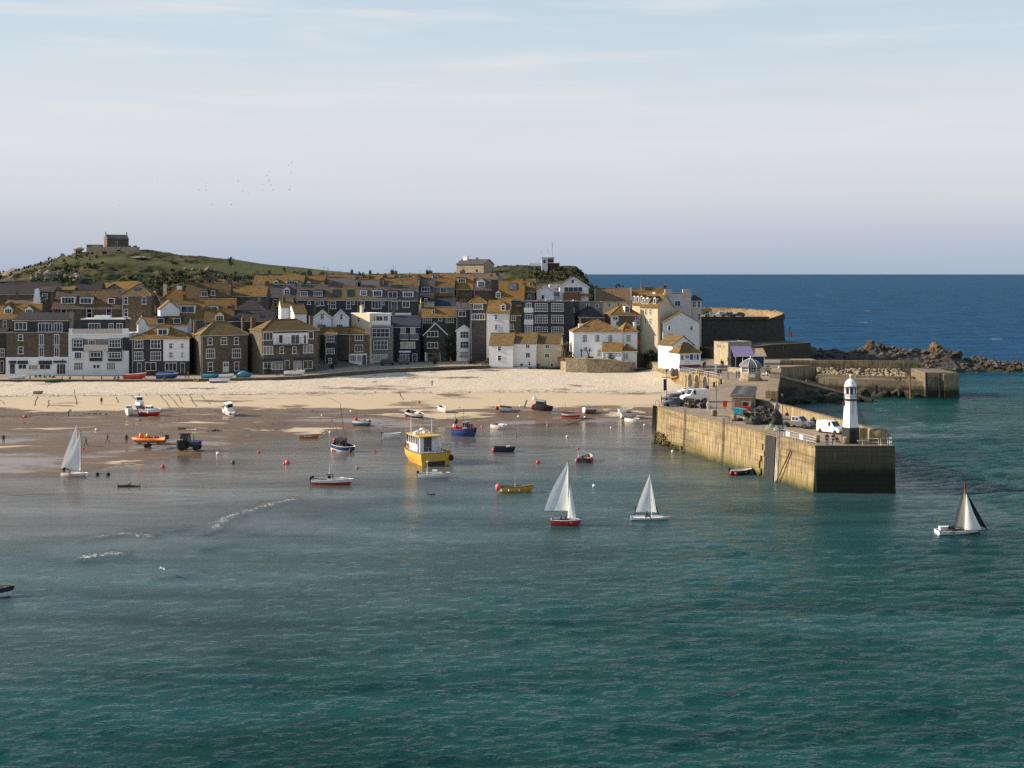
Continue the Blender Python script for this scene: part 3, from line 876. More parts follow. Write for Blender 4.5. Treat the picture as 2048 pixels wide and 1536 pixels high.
class House:
    def __init__(s, zone, x0, x1, yb, ye, Y, rot=0.0, name='house', label='', d=9.0, base=None):
        s.zx, s.zy, s.zs = ZOOM[zone]
        s.a = R(rot); a = s.a
        s.n = Vector((math.sin(a), -math.cos(a), 0)); s.ux = Vector((math.cos(a), math.sin(a), 0)); s.uy = -s.n
        P0 = at(s.X(x0), s.YP(ye), Y)
        x1c = (s.X(x1) - CX) / F
        s.w = (x1c * Y - P0.x) / (math.cos(a) - x1c * math.sin(a))
        s.d = d
        zb = at(0, s.YP(yb), Y).z
        mid = Vector((P0.x, Y, 0)) + s.ux * s.w * .5
        gz = float(town_z(mid.x, mid.y)) - .4
        if base is not None: gz = base
        s.zb = min(zb, gz) if base is None else base
        s.O = Vector((P0.x, Y, s.zb))
        s.ze = P0.z - s.zb
        s.t = thing(name, label, 'house' if name.endswith('house') or name == 'cottage' else name.replace('_', ' ').split()[-1], s.O, a)
    def X(s, x): return s.zx + x / s.zs
    def YP(s, y): return s.zy + y / s.zs
    def loc(s, x, y, k=0.0):                            # zoom pixel -> (u, z) on the plane local y = k
        px, py = s.X(x), s.YP(y)
        O = s.O + s.uy * k
        dv = Vector(((px - CX) / F, 1.0, -(py - HOR) / F)); C = Vector((0, 0, CAMZ))
        t = (O - C).dot(s.n) / dv.dot(s.n)
        P = C + dv * t
        return (P - s.O).dot(s.ux), P.z - s.O.z
    def on_slope(s, x, y):
        lo, hi = 0.0, s.d * .5
        for _ in range(30):
            k = (lo + hi) / 2; u, z = s.loc(x, y, k)
            if z > s.ze + s.m * k: lo = k
            else: hi = k
        return (lo + hi) / 2
    def body(s, wall='st', roof='x', rmat='li', yr=None, hi=None, ov=.28, gut='gutter', rx=.5):
        w, d, ze = s.w, s.d, s.ze
        s.roof = roof
        if yr is not None:
            mid = s.O + s.ux * w * rx + s.uy * (d * .5 if roof != 'y' else .0)
            zr = CAMZ - (s.YP(yr) - HOR) * mid.y / F - s.zb
            zr = max(zr, ze + .3)
        else: zr = ze
        s.zr = zr; s.m = (zr - ze) / (d * .5) if d else 0
        b = MB(); r = MB(); th = .16
        if roof == 'x':
            b.prism([(0, 0), (d, 0), (d, ze), (d / 2, zr - .05), (0, ze)], 'x', 0, w)
            m = s.m
            r.prism([(-ov, ze - ov * m), (d / 2, zr), (d + ov, ze - ov * m), (d + ov, ze - ov * m + th), (d / 2, zr + th * 1.15), (-ov, ze - ov * m + th)], 'x', -.14, w + .14)
            r.tube([(-.16, d / 2, zr + th), (w + .16, d / 2, zr + th)], .13, 6)
        elif roof == 'y':
            xm = w * rx; m1 = (zr - ze) / xm; m2 = (zr - ze) / (w - xm)
            b.prism([(0, 0), (w, 0), (w, ze), (xm, zr - .05), (0, ze)], 'y', 0, d)
            r.prism([(-ov, ze - ov * m1), (xm, zr), (w + ov, ze - ov * m2), (w + ov, ze - ov * m2 + th), (xm, zr + th * 1.15), (-ov, ze - ov * m1 + th)], 'y', -ov, d + .1)
            r.tube([(xm, -ov, zr + th), (xm, d, zr + th)], .12, 6)
        elif roof == 'hip':
            h = min(hi if hi is not None else d * .5, w * .499)
            b.box(0, 0, 0, w, d, ze)
            z0 = ze - ov * s.m * .5
            r.add([(-ov, -ov, z0), (w + ov, -ov, z0), (w + ov, d + ov, z0), (-ov, d + ov, z0), (-ov, -ov, z0 + th), (w + ov, -ov, z0 + th), (w + ov, d + ov, z0 + th), (-ov, d + ov, z0 + th), (h, d / 2, zr), (w - h, d / 2, zr)],
                  [(3, 2, 1, 0), (0, 1, 5, 4), (1, 2, 6, 5), (2, 3, 7, 6), (3, 0, 4, 7), (4, 5, 9, 8), (5, 6, 9), (6, 7, 8, 9), (7, 4, 8)])
            r.tube([(h, d / 2, zr + .02), (w - h + .01, d / 2, zr + .02)], .12, 6)
            for (cx_, cy_, hx) in ((-ov, -ov, h), (w + ov, -ov, w - h)): r.tube([(cx_, cy_, z0 + th), (hx, d / 2, zr + .02)], .1, 5)
        else:                                           # flat roof behind a low parapet
            b.box(0, 0, 0, w, d, ze - .02)
            for q in ((-.06, -.06, w + .06, .25), (-.06, d - .2, w + .06, d + .05), (-.06, .25, .25, d - .2), (w - .25, .25, w + .06, d - .2)):
                r.box(q[0], q[1], ze - .02, q[2], q[3], ze + .22)
            r.box(.25, .25, ze - .02, w - .25, d - .2, ze + .05)
        b.build('wall', MATS[wall], s.t)
        r.build('roof', MATS[rmat] if roof != 'flat' else MATS['gr' if wall not in ('wh', 'cr') else 'wh'], s.t)
        if roof == 'x' and w > 7 and s.O.y > 328:      # party-wall stacks at the gable ends
            for q in ((0.03,) if random.random() < .5 else (.03, .97)): s.stack(w * q, d * .5, zr + random.uniform(1.2, 1.9), random.uniform(.7, 1.3), random.choice(('br', 'br', 'st', 'gr')), random.choice((1, 2, 3)), 3.0)
        if gut and roof in ('x', 'hip'):
            g = MB(); zz = ze - ov * s.m * (1 if roof == 'x' else .5)
            g.box(-ov * .5, -ov - .1, zz - .1, w + ov * .5, -ov - .005, zz + .04); g.box(.25, -.1, 0.3, .34, -.01, zz - .1)
            g.build('gutter', MATS[gut], s.t)
        if roof == 'y' and gut:
            g = MB()
            xm = w * rx
            g.hexa([(-ov, -ov - .05, ze - ov * m1 - .18), (xm, -ov - .05, zr - .18), (xm, -ov - .006, zr - .18), (-ov, -ov - .006, ze - ov * m1 - .18), (-ov, -ov - .05, ze - ov * m1 + .14), (xm, -ov - .05, zr + .14), (xm, -ov - .006, zr + .14), (-ov, -ov - .006, ze - ov * m1 + .14)])
            g.hexa([(xm, -ov - .05, zr - .18), (w + ov, -ov - .05, ze - ov * m2 - .18), (w + ov, -ov - .006, ze - ov * m2 - .18), (xm, -ov - .006, zr - .18), (xm, -ov - .05, zr + .14), (w + ov, -ov - .05, ze - ov * m2 + .14), (w + ov, -ov - .006, ze - ov * m2 + .14), (xm, -ov - .006, zr + .14)])
            g.build('bargeboard', MATS[gut], s.t)
        return s
    def win(s, x0, y0, x1, y1, nc=1, nr=2, style='w', k=0.0):
        u0, z1 = s.loc(x0, y0, k); u1, z0 = s.loc(x1, y1, k)
        w, h = max(.35, u1 - u0), max(.35, z1 - z0)
        if style in ('d', 'dw'):
            dm, hm = door_mesh(w, h, style == 'dw')
            o = link('door', dm, s.t, ((u0 + u1) / 2, k - .004, (z0 + z1) / 2)); link('handle', hm, o)
            return o
        fm, gm = window_meshes(w, h, nc, nr, style)
        o = link('window', fm, s.t, ((u0 + u1) / 2, k - .004, (z0 + z1) / 2))
        link('pane', gm, o)
        return o
    def wins(s, *L):
        for q in L: s.win(*q)
        return s
    def box(s, x0, y0, x1, y1, kf, kb, mat, name, side=.0):
        u0, z1 = s.loc(x0, y0, kf); u1, z0 = s.loc(x1, y1, kf)
        b = MB(); b.box(u0, kf, z0, u1, kb, z1)
        b.build(name, MATS[mat], s.t)
        return s
    def slope(s, x0, y0, x1, y1, kf, kb, mat, name='roof', th=.14):
        u0, z0 = s.loc(x0, y1, kf); u1, _ = s.loc(x1, y1, kf); _, z1 = s.loc(x0, y0, kb)
        b = MB(); b.prism([(kf, z0), (kb, z1), (kb, z1 + th), (kf, z0 + th)], 'x', u0, u1)
        b.build(name, MATS[mat], s.t)
        return s
    def rail(s, x0, y0, x1, y1, k, mat='fdark', n=8, slab=True, glass=None):
        u0, z1 = s.loc(x0, y0, k); u1, z0 = s.loc(x1, y1, k)
        b = MB(); b.box(u0, k - .03, z1 - .06, u1, k + .03, z1)
        for i in range(n + 1):
            x = u0 + (u1 - u0) * i / n
            b.box(x - .025, k - .025, z0, x + .025, k + .025, z1 - .06)
        if slab: b.box(u0, k - .04, z0 - .16, u1, -.002 if k < 0 else k + .5, z0 - .002)
        o = b.build('balcony_railing', MATS[mat], s.t)
        if glass:
            g = MB(); g.box(u0 + .04, k + .03, z0 + .06, u1 - .04, k + .05, z1 - .1); g.build('balcony_panel', MATS[glass], o)
        return s
    def chim(s, xc, ytop, wpx=24, k=None, mat='br', pots=2, down=4.2, dy=.8):
        k = s.d * .5 if k is None else k * s.d
        u, zt = s.loc(xc, ytop, k)
        return s.stack(u, k, zt, wpx / s.zs * (s.O.y + k) / F, mat, pots, down, dy)
    def stack(s, u, k, zt, wm, mat='br', pots=2, down=4.2, dy=.8):
        ph = .45 if pots else 0.0
        zt -= ph
        b = MB(); z0 = zt - down
        b.box(u - wm / 2, k - dy / 2, z0, u + wm / 2, k + dy / 2, zt - .22)
        b.box(u - wm / 2 - .07, k - dy / 2 - .07, zt - .22, u + wm / 2 + .07, k + dy / 2 + .07, zt - .08)
        b.box(u - wm / 2 - .02, k - dy / 2 - .02, zt - .08, u + wm / 2 + .02, k + dy / 2 + .02, zt)
        c = b.build('chimney', MATS[mat], s.t)
        for i in range(pots):
            p = MB(); x = u + wm * ((i + .5) / pots - .5)
            p.lathe([(.13, zt - .05), (.11, zt + .3), (.15, zt + .33), (.14, zt + ph)], 7, (x, k))
            p.build('chimney_pot', MATS['pot'], c)
        if random.random() < .5 and pots:
            p = MB(); x = u + wm * .45; p.tube([(x, k - .3, zt - .6), (x, k - .3, zt + 1.7)], .035, 4); p.tube([(x - .5, k - .3, zt + 1.6), (x + .5, k - .3, zt + 1.55)], .025, 4)
            for i in range(4): p.tube([(x - .4 + .25 * i, k - .6, zt + 1.6), (x - .4 + .25 * i, k, zt + 1.6)], .02, 4)
            p.build('aerial', MATS['dgrey'], c)
        return s
    def dorm(s, x0, y0, x1, y1, nc=2, nr=1, kind='flat', mat='white', style='w', rmat=None):
        k = s.on_slope((x0 + x1) / 2, y1)
        u0, z1 = s.loc(x0, y0, k); u1, z0 = s.loc(x1, y1, k)
        yb = min(s.d * .5, (z1 - s.ze) / max(s.m, .05)) + .25
        b = MB()
        b.box(u0 + .04, k, z0 - .1, u1 - .04, max(yb, k + .6), z1)
        o = b.build('dormer', MATS[mat], s.t)
        r = MB(); uc = (u0 + u1) / 2
        if kind == 'flat':
            r.box(u0 - .12, k - .2, z1, u1 + .12, max(yb, k + .7), z1 + .14)
        else:
            g = (u1 - u0) * .42
            r.prism([(u0 - .15, z1 - .1), (uc, z1 + g - .04), (u1 + .15, z1 - .1), (u1 + .15, z1 + .04), (uc, z1 + g + .12), (u0 - .15, z1 + .04)], 'y', k - .18, max(yb + g / max(s.m, .3), k + .8))
            b2 = MB(); b2.prism([(u0 + .05, z1 - .02), (u1 - .05, z1 - .02), (uc, z1 + g - .08)], 'y', k + .002, max(yb, k + .6)); b2.build('gable', MATS[mat], o)
        r.build('dormer_roof', MATS[rmat or ('sd' if kind == 'flat' else 'lm')], o)
        pad = (x1 - x0) * .07
        s.win(x0 + pad, y0 + (y1 - y0) * .1, x1 - pad, y1 - (y1 - y0) * .1, nc, nr, style, k)
        return s
    def sky(s, x0, y0, x1, y1, mat='glass'):
        pts = []
        for (x, y) in ((x0, y1), (x1, y1), (x1, y0), (x0, y0)):
            k = s.on_slope(x, y); u, z = s.loc(x, y, k); pts.append(Vector((u, k, z)))
        nrm = Vector((0, -s.m, 1)).normalized()
        b = MB(); b.hexa([p + nrm * .17 for p in pts] + [p + nrm * .26 for p in pts], 0)
        c = sum(pts, Vector()) / 4
        b.hexa([c + (p - c) * .86 + nrm * .2 for p in pts] + [c + (p - c) * .86 + nrm * .28 for p in pts], 1)
        b.build('skylight', [MATS['fdark'], MATS[mat]], s.t)
        return s
HOUSES = []
def H(*a, **k):
    h = House(*a, **k); HOUSES.append(h)
    return h

# ---- the front row along the wharf, left to right
h = H('A', 65, 695, 1080, 645, 320, 2, 'guest_house', 'rubble stone guest house with white ground floor restaurant and grey attic storey', 10).body('st', 'flat')
h.box(130, 515, 700, 640, 1.2, 8.5, 'sl', 'attic').slope(135, 440, 715, 517, .8, 5.5, 'sd', 'attic_roof').box(125, 512, 705, 522, .9, 1.15, 'white', 'fascia')
h.box(58, 893, 697, 1080, -.12, -.003, 'wh', 'ground_floor_render')
h.wins((185, 660, 238, 720, 1, 2), (185, 785, 240, 855, 1, 2), (400, 660, 450, 765, 2, 1), (400, 785, 450, 885, 2, 1), (555, 660, 608, 765, 2, 1), (555, 785, 608, 885, 2, 1),
       (152, 535, 275, 610, 3, 1, 'w', 1.19), (390, 540, 535, 632, 4, 1, 'w', 1.19), (552, 540, 640, 630, 3, 1, 'w', 1.19),
       (102, 958, 155, 1062, 1, 1, 'd', -.12), (185, 965, 275, 1015, 2, 1, 'shop', -.12), (290, 970, 392, 1018, 3, 1, 'c', -.12), (405, 965, 520, 1020, 2, 1, 'shop', -.12), (580, 958, 675, 1070, 3, 1, 'shop', -.12))
for q in ((90, 930, 160, 957), (178, 930, 280, 962), (395, 930, 525, 966), (545, 930, 677, 950)): h.box(*q, -.55, -.125, 'navy', 'awning')
h.chim(733, 425, 34, .3, 'gr', 1)

h = H('A', 700, 1320, 1060, 660, 320.5, 3, 'hotel', 'white painted seafront hotel with balconies, slate bays and a dark mansard top', 10).body('wh', 'flat')
h.box(830, 505, 1280, 640, 1.6, 7, 'sl', 'attic').box(825, 497, 1285, 508, 1.4, 7.2, 'white', 'fascia').box(965, 466, 1120, 497, 3, 5, 'white', 'roof_box')
h.box(705, 600, 742, 658, -.04, .3, 'wh', 'parapet').box(1255, 600, 1317, 658, -.04, .3, 'wh', 'parapet').rail(742, 602, 1255, 655, .02, 'rail', 10, False, 'pk')
h.box(700, 650, 1322, 664, -.2, -.003, 'white', 'cornice')
h.wins((905, 545, 1028, 645, 4, 1, 'w', 1.59), (1112, 545, 1165, 600, 2, 1, 'w', 1.59), (1195, 545, 1258, 600, 2, 1, 'w', 1.59))
h.box(738, 705, 857, 828, -.45, -.003, 'sl', 'bay').box(1110, 705, 1243, 830, -.45, -.003, 'sl', 'bay').box(750, 832, 845, 910, -.4, -.003, 'wh', 'bay').box(1106, 835, 1243, 932, -.45, -.003, 'sl', 'bay').box(916, 836, 1042, 932, -.4, -.003, 'sl', 'bay')
h.box(860, 708, 1105, 765, -.02, -.003, 'gr', 'balcony_back').rail(858, 765, 1107, 822, -.7, 'rail', 6, True, 'pk')  # darker grey panel colours in the shade of the recessed balcony
h.wins((748, 712, 850, 786, 3, 2, 'w', -.45), (1115, 712, 1237, 790, 4, 2, 'w', -.45), (760, 838, 838, 905, 3, 1, 'w', -.4), (1113, 840, 1237, 900, 4, 2, 'w', -.45), (925, 840, 1032, 890, 3, 1, 'w', -.4), (905, 715, 978, 764, 3, 1, 'w', -.02),
       (755, 945, 850, 1020, 4, 2, 'c'), (1090, 945, 1185, 1020, 4, 2, 'c'), (950, 965, 1025, 1056, 1, 1, 'dw'))
h.box(1252, 690, 1322, 826, -.05, -.003, 'sl', 'slate_hanging').chim(733, 430, 36, .2, 'gr', 2).chim(1288, 478, 34, .2, 'br', 2)

h = H('A', 1345, 1935, 1065, 705, 320, 4, 'semi_detached_house', 'pair of harbour houses, one half slate hung, one half white, under a gold hipped roof', 10).body('sl', 'hip', 'li', 575, 6)
h.box(1672, 700, 1938, 932, -.06, -.003, 'wh', 'render').box(1345, 932, 1938, 1065, -.05, -.003, 'dk', 'ground_floor_stone').dorm(1610, 598, 1722, 668, 2, 1)
h.wins((1378, 718, 1466, 800, 3, 2), (1543, 715, 1647, 800, 3, 2), (1375, 835, 1466, 925, 4, 2), (1543, 835, 1647, 922, 4, 2), (1730, 748, 1770, 802, 2, 2, 'w', -.06), (1848, 748, 1882, 797, 2, 2, 'w', -.06), (1730, 838, 1772, 897, 2, 2, 'c', -.06), (1848, 838, 1882, 895, 2, 2, 'c', -.06),
       (1488, 945, 1600, 1030, 2, 1, 'shop', -.05), (1690, 950, 1810, 1035, 3, 1, 'shop', -.05), (1408, 955, 1450, 1060, 1, 1, 'd', -.05), (1850, 955, 1890, 1060, 1, 1, 'd', -.05)).chim(1440, 478, 28, .75, 'wh', 1)

h = H('B', 265, 745, 1150, 772, 318, 27, 'granite_house', 'square granite house with a hipped roof and white sash windows on the wharf', 9.5).body('st', 'hip', 'lo', 628, 4.6)
h.wins((335, 795, 382, 866, 1, 2), (468, 790, 532, 862, 2, 2), (605, 790, 650, 862, 1, 2), (318, 910, 408, 1002, 4, 2), (585, 908, 673, 998, 4, 2), (337, 1045, 387, 1137, 1, 2), (605, 1040, 655, 1130, 1, 2), (492, 1048, 548, 1148, 1, 1, 'dw')).chim(208, 605, 34, .75, 'br', 1)

h = H('B', 890, 1470, 1140, 728, 318, 30, 'granite_house', 'large granite house with recessed white balcony and shops at its foot', 10).body('st', 'hip', 'lm', 606, 4.5)
h.box(1005, 752, 1362, 858, -.03, -.003, 'wh', 'balcony_back').rail(1005, 800, 1362, 862, -.9, 'fdark', 9)
h.wins((1060, 765, 1105, 855, 1, 1, 'shop', -.03), (1185, 765, 1275, 855, 2, 1, 'b', -.03), (1315, 765, 1345, 855, 1, 1, 'w', -.03), (900, 740, 1002, 817, 3, 1), (1365, 732, 1416, 803, 1, 1), (900, 880, 1002, 962, 3, 1, 'c'), (1313, 868, 1412, 947, 3, 1, 'c'), (1070, 885, 1112, 955, 1, 2), (1200, 885, 1242, 955, 1, 2),
       (905, 1045, 985, 1115, 2, 1, 'shop'), (990, 1040, 1100, 1115, 3, 1, 'c'), (1128, 1030, 1168, 1112, 1, 1, 'd'), (1215, 1030, 1292, 1116, 2, 1, 'c'), (1310, 1030, 1408, 1112, 2, 1, 'shop'))
h.box(900, 1020, 1105, 1036, -.6, -.003, 'navy', 'awning').box(1225, 1008, 1422, 1024, -.6, -.003, 'navy', 'awning').chim(800, 572, 44, .9, 'br', 1).chim(695, 568, 22, 1.3, 'br', 1, 4).chim(1392, 570, 34, .8, 'br', 0)

h = H('B', 1530, 1655, 1100, 762, 336, 6, 'slate_house', 'narrow slate hung house with two white lattice windows beside a dark alley', 8).body('sl', 'hip', 'li', 690, 3)
h.wins((1552, 772, 1632, 836, 3, 2), (1550, 904, 1632, 957, 3, 2), (1572, 1005, 1606, 1052, 1, 2))
h = H('C', 240, 447, 1080, 762, 344, 22, 'ochre_house', 'ochre stone house with gold roof above a pale blue shopfront', 8).body('br', 'hip', 'li', 672, 3.4)
h.wins((305, 765, 387, 822, 3, 1), (303, 868, 387, 937, 3, 1)).box(245, 962, 430, 1078, -.1, -.003, 'white', 'shopfront').wins((255, 972, 320, 1035, 3, 1, 'c', -.1), (325, 972, 372, 1035, 2, 1, 'c', -.1), (380, 975, 422, 1072, 1, 1, 'd', -.1))
h = H('C', 450, 690, 1066, 686, 349, 4, 'grey_house', 'tall grey house with wide bay windows and a white glazed top room', 9).body('gr', 'flat')
h.box(458, 556, 668, 684, .8, 6, 'wh', 'top_room').box(452, 548, 676, 560, .6, 6.2, 'white', 'fascia').rail(462, 620, 668, 665, .1, 'white', 5, False, 'white')
h.wins((474, 570, 518, 640, 1, 2, 'w', .8), (522, 572, 592, 640, 2, 1, 'w', .8), (596, 570, 648, 640, 2, 2, 'w', .8)).box(472, 695, 668, 792, -.4, -.003, 'gr', 'bay').box(490, 820, 648, 920, -.4, -.003, 'gr', 'bay')
h.wins((480, 700, 660, 787, 4, 2, 'w', -.4), (497, 826, 642, 916, 4, 2, 'b', -.4), (500, 965, 640, 1042, 6, 1, 'c'), (455, 972, 492, 1062, 1, 1, 'dw'))
h = H('C', 268, 458, 760, 548, 353, -38, 'cream_house', 'tall cream rendered gable wall in full sun with a single small window', 6).body('cr', 'flat').wins((333, 585, 362, 632, 1, 2)).chim(375, 450, 26, .3, 'cr', 1, 2.6)
h = H('C', 685, 975, 1050, 682, 354.5, 3, 'blue_slate_house', 'dark blue slate hung house with two little white balconies', 9).body('sb', 'x', 'sbl', 576)
h.wins((775, 690, 826, 752, 2, 1, 'c'), (875, 690, 924, 752, 2, 1, 'c'), (773, 838, 922, 900, 5, 1, 'c'), (765, 965, 862, 1038, 3, 1, 'c'), (895, 962, 942, 1045, 1, 1, 'd')).rail(768, 752, 853, 812, -.6, 'white', 9).rail(870, 752, 956, 812, -.6, 'white', 9).box(758, 930, 876, 948, -.5, -.003, 'white', 'shop_sign')
h = H('C', 1010, 1252, 1050, 765, 357, 8, 'gabled_house', 'dark slate hung house with a white edged front gable over a garage', 9).body('sgn', 'y', 'sd', 645, gut='white').wins((1045, 727, 1157, 784, 3, 1), (1045, 843, 1157, 900, 3, 1), (1050, 955, 1178, 1035, 1, 1, 'd')).box(1020, 915, 1195, 945, -1.2, -.003, 'sd', 'porch_roof').box(1025, 945, 1038, 1035, -1.15, -.9, 'white', 'porch_post')
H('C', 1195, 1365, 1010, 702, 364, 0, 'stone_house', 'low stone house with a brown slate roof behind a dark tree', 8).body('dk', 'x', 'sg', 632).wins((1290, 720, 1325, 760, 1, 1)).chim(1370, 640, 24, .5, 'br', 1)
h = H('C', 1345, 1505, 1034, 720, 360, -2, 'white_house', 'narrow white house with three big lattice windows and a small gold gable', 8).body('wh', 'y', 'li', 668, gut='frame').wins((1384, 730, 1472, 797, 3, 2), (1384, 830, 1472, 902, 3, 2), (1380, 934, 1472, 1002, 4, 2, 'c'))
h = H('C', 1508, 1692, 1030, 695, 360, 2, 'gabled_house', 'grey slate hung house with white ground floor and a pointed gold gable', 8).body('sl', 'y', 'li', 624, gut='frame').box(1508, 914, 1678, 1030, -.06, -.003, 'wh', 'ground_floor_render')
h.wins((1520, 705, 1562, 757, 2, 2), (1603, 703, 1670, 752, 3, 2), (1517, 795, 1562, 862, 2, 2), (1602, 795, 1667, 864, 3, 2), (1585, 925, 1642, 988, 3, 2, 'c', -.06), (1520, 925, 1560, 1025, 1, 1, 'd', -.06)).chim(1668, 620, 26, .5, 'br', 1)

# ---- white cottages by the sand
h = H('D', 145, 388, 1172, 975, 340, -9, 'white_cottage', 'sunlit white cottage with two small windows beside a shrub on the sea wall', 7, base=4.2).body('wh', 'x', 'lo', 858, ov=.15, gut=None).wins((230, 985, 272, 1030, 1, 2), (232, 1075, 272, 1133, 1, 2))
h = H('D', 388, 625, 1238, 958, 340.5, -9, 'white_cottage', 'sunlit white cottage with a white slipway step at its foot', 7, base=3.4).body('wh', 'x', 'lo', 856, ov=.15, gut=None).wins((518, 962, 563, 1005, 2, 1), (517, 1050, 566, 1102, 2, 1), (543, 1140, 572, 1182, 1, 2), (457, 1158, 496, 1190, 1, 1)).box(375, 1200, 545, 1242, -1.2, -.003, 'wh', 'step').chim(408, 820, 24, .5, 'br', 1, 2)
h = H('D', 627, 872, 1232, 958, 341, -9, 'cream_cottage', 'sunlit cream cottage with a dark doorway opening on the sand', 7, base=3.4).body('cr', 'x', 'lo', 858, ov=.15, gut=None).wins((718, 965, 762, 1005, 2, 1), (714, 1058, 762, 1102, 2, 1), (612, 1160, 662, 1232, 1, 1, 'd'), (770, 1155, 803, 1190, 1, 1)).chim(885, 800, 26, .9, 'br', 1, 2)
h = H('D', 1005, 1512, 1115, 842, 338, 3, 'white_villa', 'large white villa with a gold hipped roof above the stone garden wall', 10, base=6.2).body('wh', 'hip', 'li', 712, 6, gut='white')
h.wins((1100, 868, 1148, 938, 3, 4), (1229, 868, 1277, 938, 3, 4), (1361, 868, 1407, 938, 3, 4), (1251, 1015, 1296, 1087, 3, 4)).chim(1080, 738, 40, .25, 'wh', 1, 3).sky(1445, 740, 1492, 778)
h = H('D', 1515, 1662, 1140, 842, 339.5, 10, 'villa_wing', 'white wing of the villa with one lattice window and a sloping gold roof', 8, base=3.6).body('wh', 'hip', 'li', 735, 3.5, gut='white').wins((1549, 868, 1596, 933, 3, 4)).chim(1636, 722, 26, .3, 'wh', 1, 2.5)
h = H('D', 1302, 1500, 1140, 1034, 334, -14, 'garden_room', 'white garden room with a tall arched window below the villa', 4, base=6.2).body('wh', 'x', 'li', 955, gut='white').wins((1365, 1030, 1406, 1108, 3, 4))
h = H('D', 1503, 1658, 1215, 1034, 333.6, 12, 'garden_room', 'white corner room with a square lattice window and an arched doorway at sand level', 4.5, base=3.4).body('wh', 'hip', 'li', 962, 2, gut='white').wins((1508, 1055, 1572, 1112, 4, 3), (1618, 1145, 1642, 1215, 1, 1, 'd'))

# ---- second row: slate apartment block, white gables, terraces
h = H('D', 470, 1010, 862, 528, 352, -3, 'apartment_block', 'four storey slate hung apartment block with grids of white windows', 10).body('sl', 'flat')
for (a, c) in ((545, 626), (665, 745), (785, 862)):
    h.win(615, a, 743, c, 5, 3); h.win(782, a, 906, c, 5, 3)
h.wins((520, 540, 578, 592, 3, 1), (510, 655, 592, 712, 3, 1, 'b'), (510, 775, 592, 850, 3, 1, 'c'))
for q in ((503, 592, 597, 642), (503, 712, 597, 767), (503, 845, 597, 880)): h.box(*q, -.5, -.003, 'white', 'balcony')
h = H('D', 1010 - 95, 1068, 890, 530, 353, 14, 'apartment_block', 'recessed end of the slate block with three white balconies', 8).body('sl', 'flat').wins((942, 540, 1006, 590, 2, 1), (938, 662, 1010, 715, 2, 1, 'b'), (935, 793, 1006, 842, 2, 1, 'b'))
for q in ((928, 592, 1017, 642), (922, 717, 1017, 767), (925, 843, 1005, 892)): h.box(*q, -.5, -.003, 'white', 'balcony')
h = H('C', 1655, 1882, 752, 537, 351, -9, 'white_house', 'sunlit white house with a gold roof and one tall dormer', 8).body('wh', 'x', 'li', 415, gut=None).dorm(1800, 455, 1850, 518, 1, 2, 'gable').wins((1734, 555, 1769, 607, 2, 2), (1734, 658, 1771, 706, 2, 2)).chim(1710, 440, 30, .6, 'br', 1)
h = H('C', 1882, 2008, 750, 562, 351.5, -2, 'stone_house', 'narrow brown stone house wedged against the slate apartment block', 8).body('st', 'x', 'lm', 470).wins((1908, 570, 1953, 617, 2, 2), (1893, 657, 1932, 707, 2, 2))
h = H('C', 1485, 1652, 660, 440, 358, 4, 'slate_house', 'tall slate house with a gold pyramid roof and two rows of white windows', 7).body('sl', 'hip', 'li', 362, 3.4).wins((1518, 450, 1617, 502, 5, 1), (1503, 550, 1637, 609, 5, 1))
h = H('C', 1340, 1482, 660, 502, 360, 0, 'slate_house', 'low slate roofed house tucked beside the gold pyramid roof', 7).body('sl', 'x', 'sg', 432).wins((1368, 520, 1442, 577, 2, 1)).chim(1410, 405, 60, .5, 'br', 3)
h = H('C', 985, 1357, 660, 582, 363, 3, 'stone_house', 'long low stone house with a patchy gold and grey roof and white casements', 8).body('dk', 'x', 'lm', 490).wins((1008, 590, 1092, 643, 4, 2), (1238, 590, 1317, 640, 4, 1), (1163, 590, 1200, 622, 1, 1)).dorm(1095, 505, 1127, 548, 1, 1).chim(975, 440, 28, .5, 'cr', 1)
H('C', 990, 1120, 500, 425, 372, 8, 'cottage', 'small pale cottage with a black dormer among dark roofs', 7).body('cr', 'x', 'sd', 365).dorm(1015, 385, 1050, 455, 1, 1, mat='sl')
H('C', 1122, 1330, 495, 470, 374, 0, 'cottage', 'cottage with a dark blue slate roof lit gold at its right end', 7).body('br', 'x', 'sbl', 398)

TER = ((1240, 1560, 'slate terrace house with two wide white dormers', 'sg', 'B'), (1562, 1866, 'terrace house with an olive roof and two dark skylights', 'lo', 'B'))
h = H('B', 1240, 1560, 600, 402, 368, 0, 'terrace_house', TER[0][2], 8).body('sl', 'x', 'sg', 266).dorm(1280, 312, 1366, 372, 4, 1, mat='sl').dorm(1413, 310, 1518, 374, 4, 1, mat='sl').wins((1355, 422, 1390, 452, 1, 1), (1432, 425, 1478, 470, 2, 1), (1488, 422, 1526, 465, 1, 1))
h = H('B', 1562, 1866, 600, 404, 368, 0, 'terrace_house', TER[1][2], 8).body('sl', 'x', 'lo', 266).sky(1612, 304, 1692, 378).sky(1762, 306, 1828, 378).wins((1593, 420, 1647, 497, 2, 2), (1753, 420, 1802, 498, 1, 2), (1553 + 10, 425, 1575, 455, 1, 1), (1820, 422, 1842, 455, 1, 1)).chim(1580, 255, 30, .5, 'br', 2)
h = H('C', 326, 640, 600, 406, 368, 0, 'terrace_house', 'terrace house with one small and one wide white dormer on grey slate', 8).body('sl', 'x', 'sg', 264).dorm(360, 305, 430, 367, 3, 2).dorm(488, 306, 587, 376, 3, 1).wins((480, 418, 577, 497, 3, 1), (364, 420, 406, 492, 1, 2), (585, 428, 608, 458, 1, 1)).chim(577, 180, 32, .5, 'br', 2, 3)
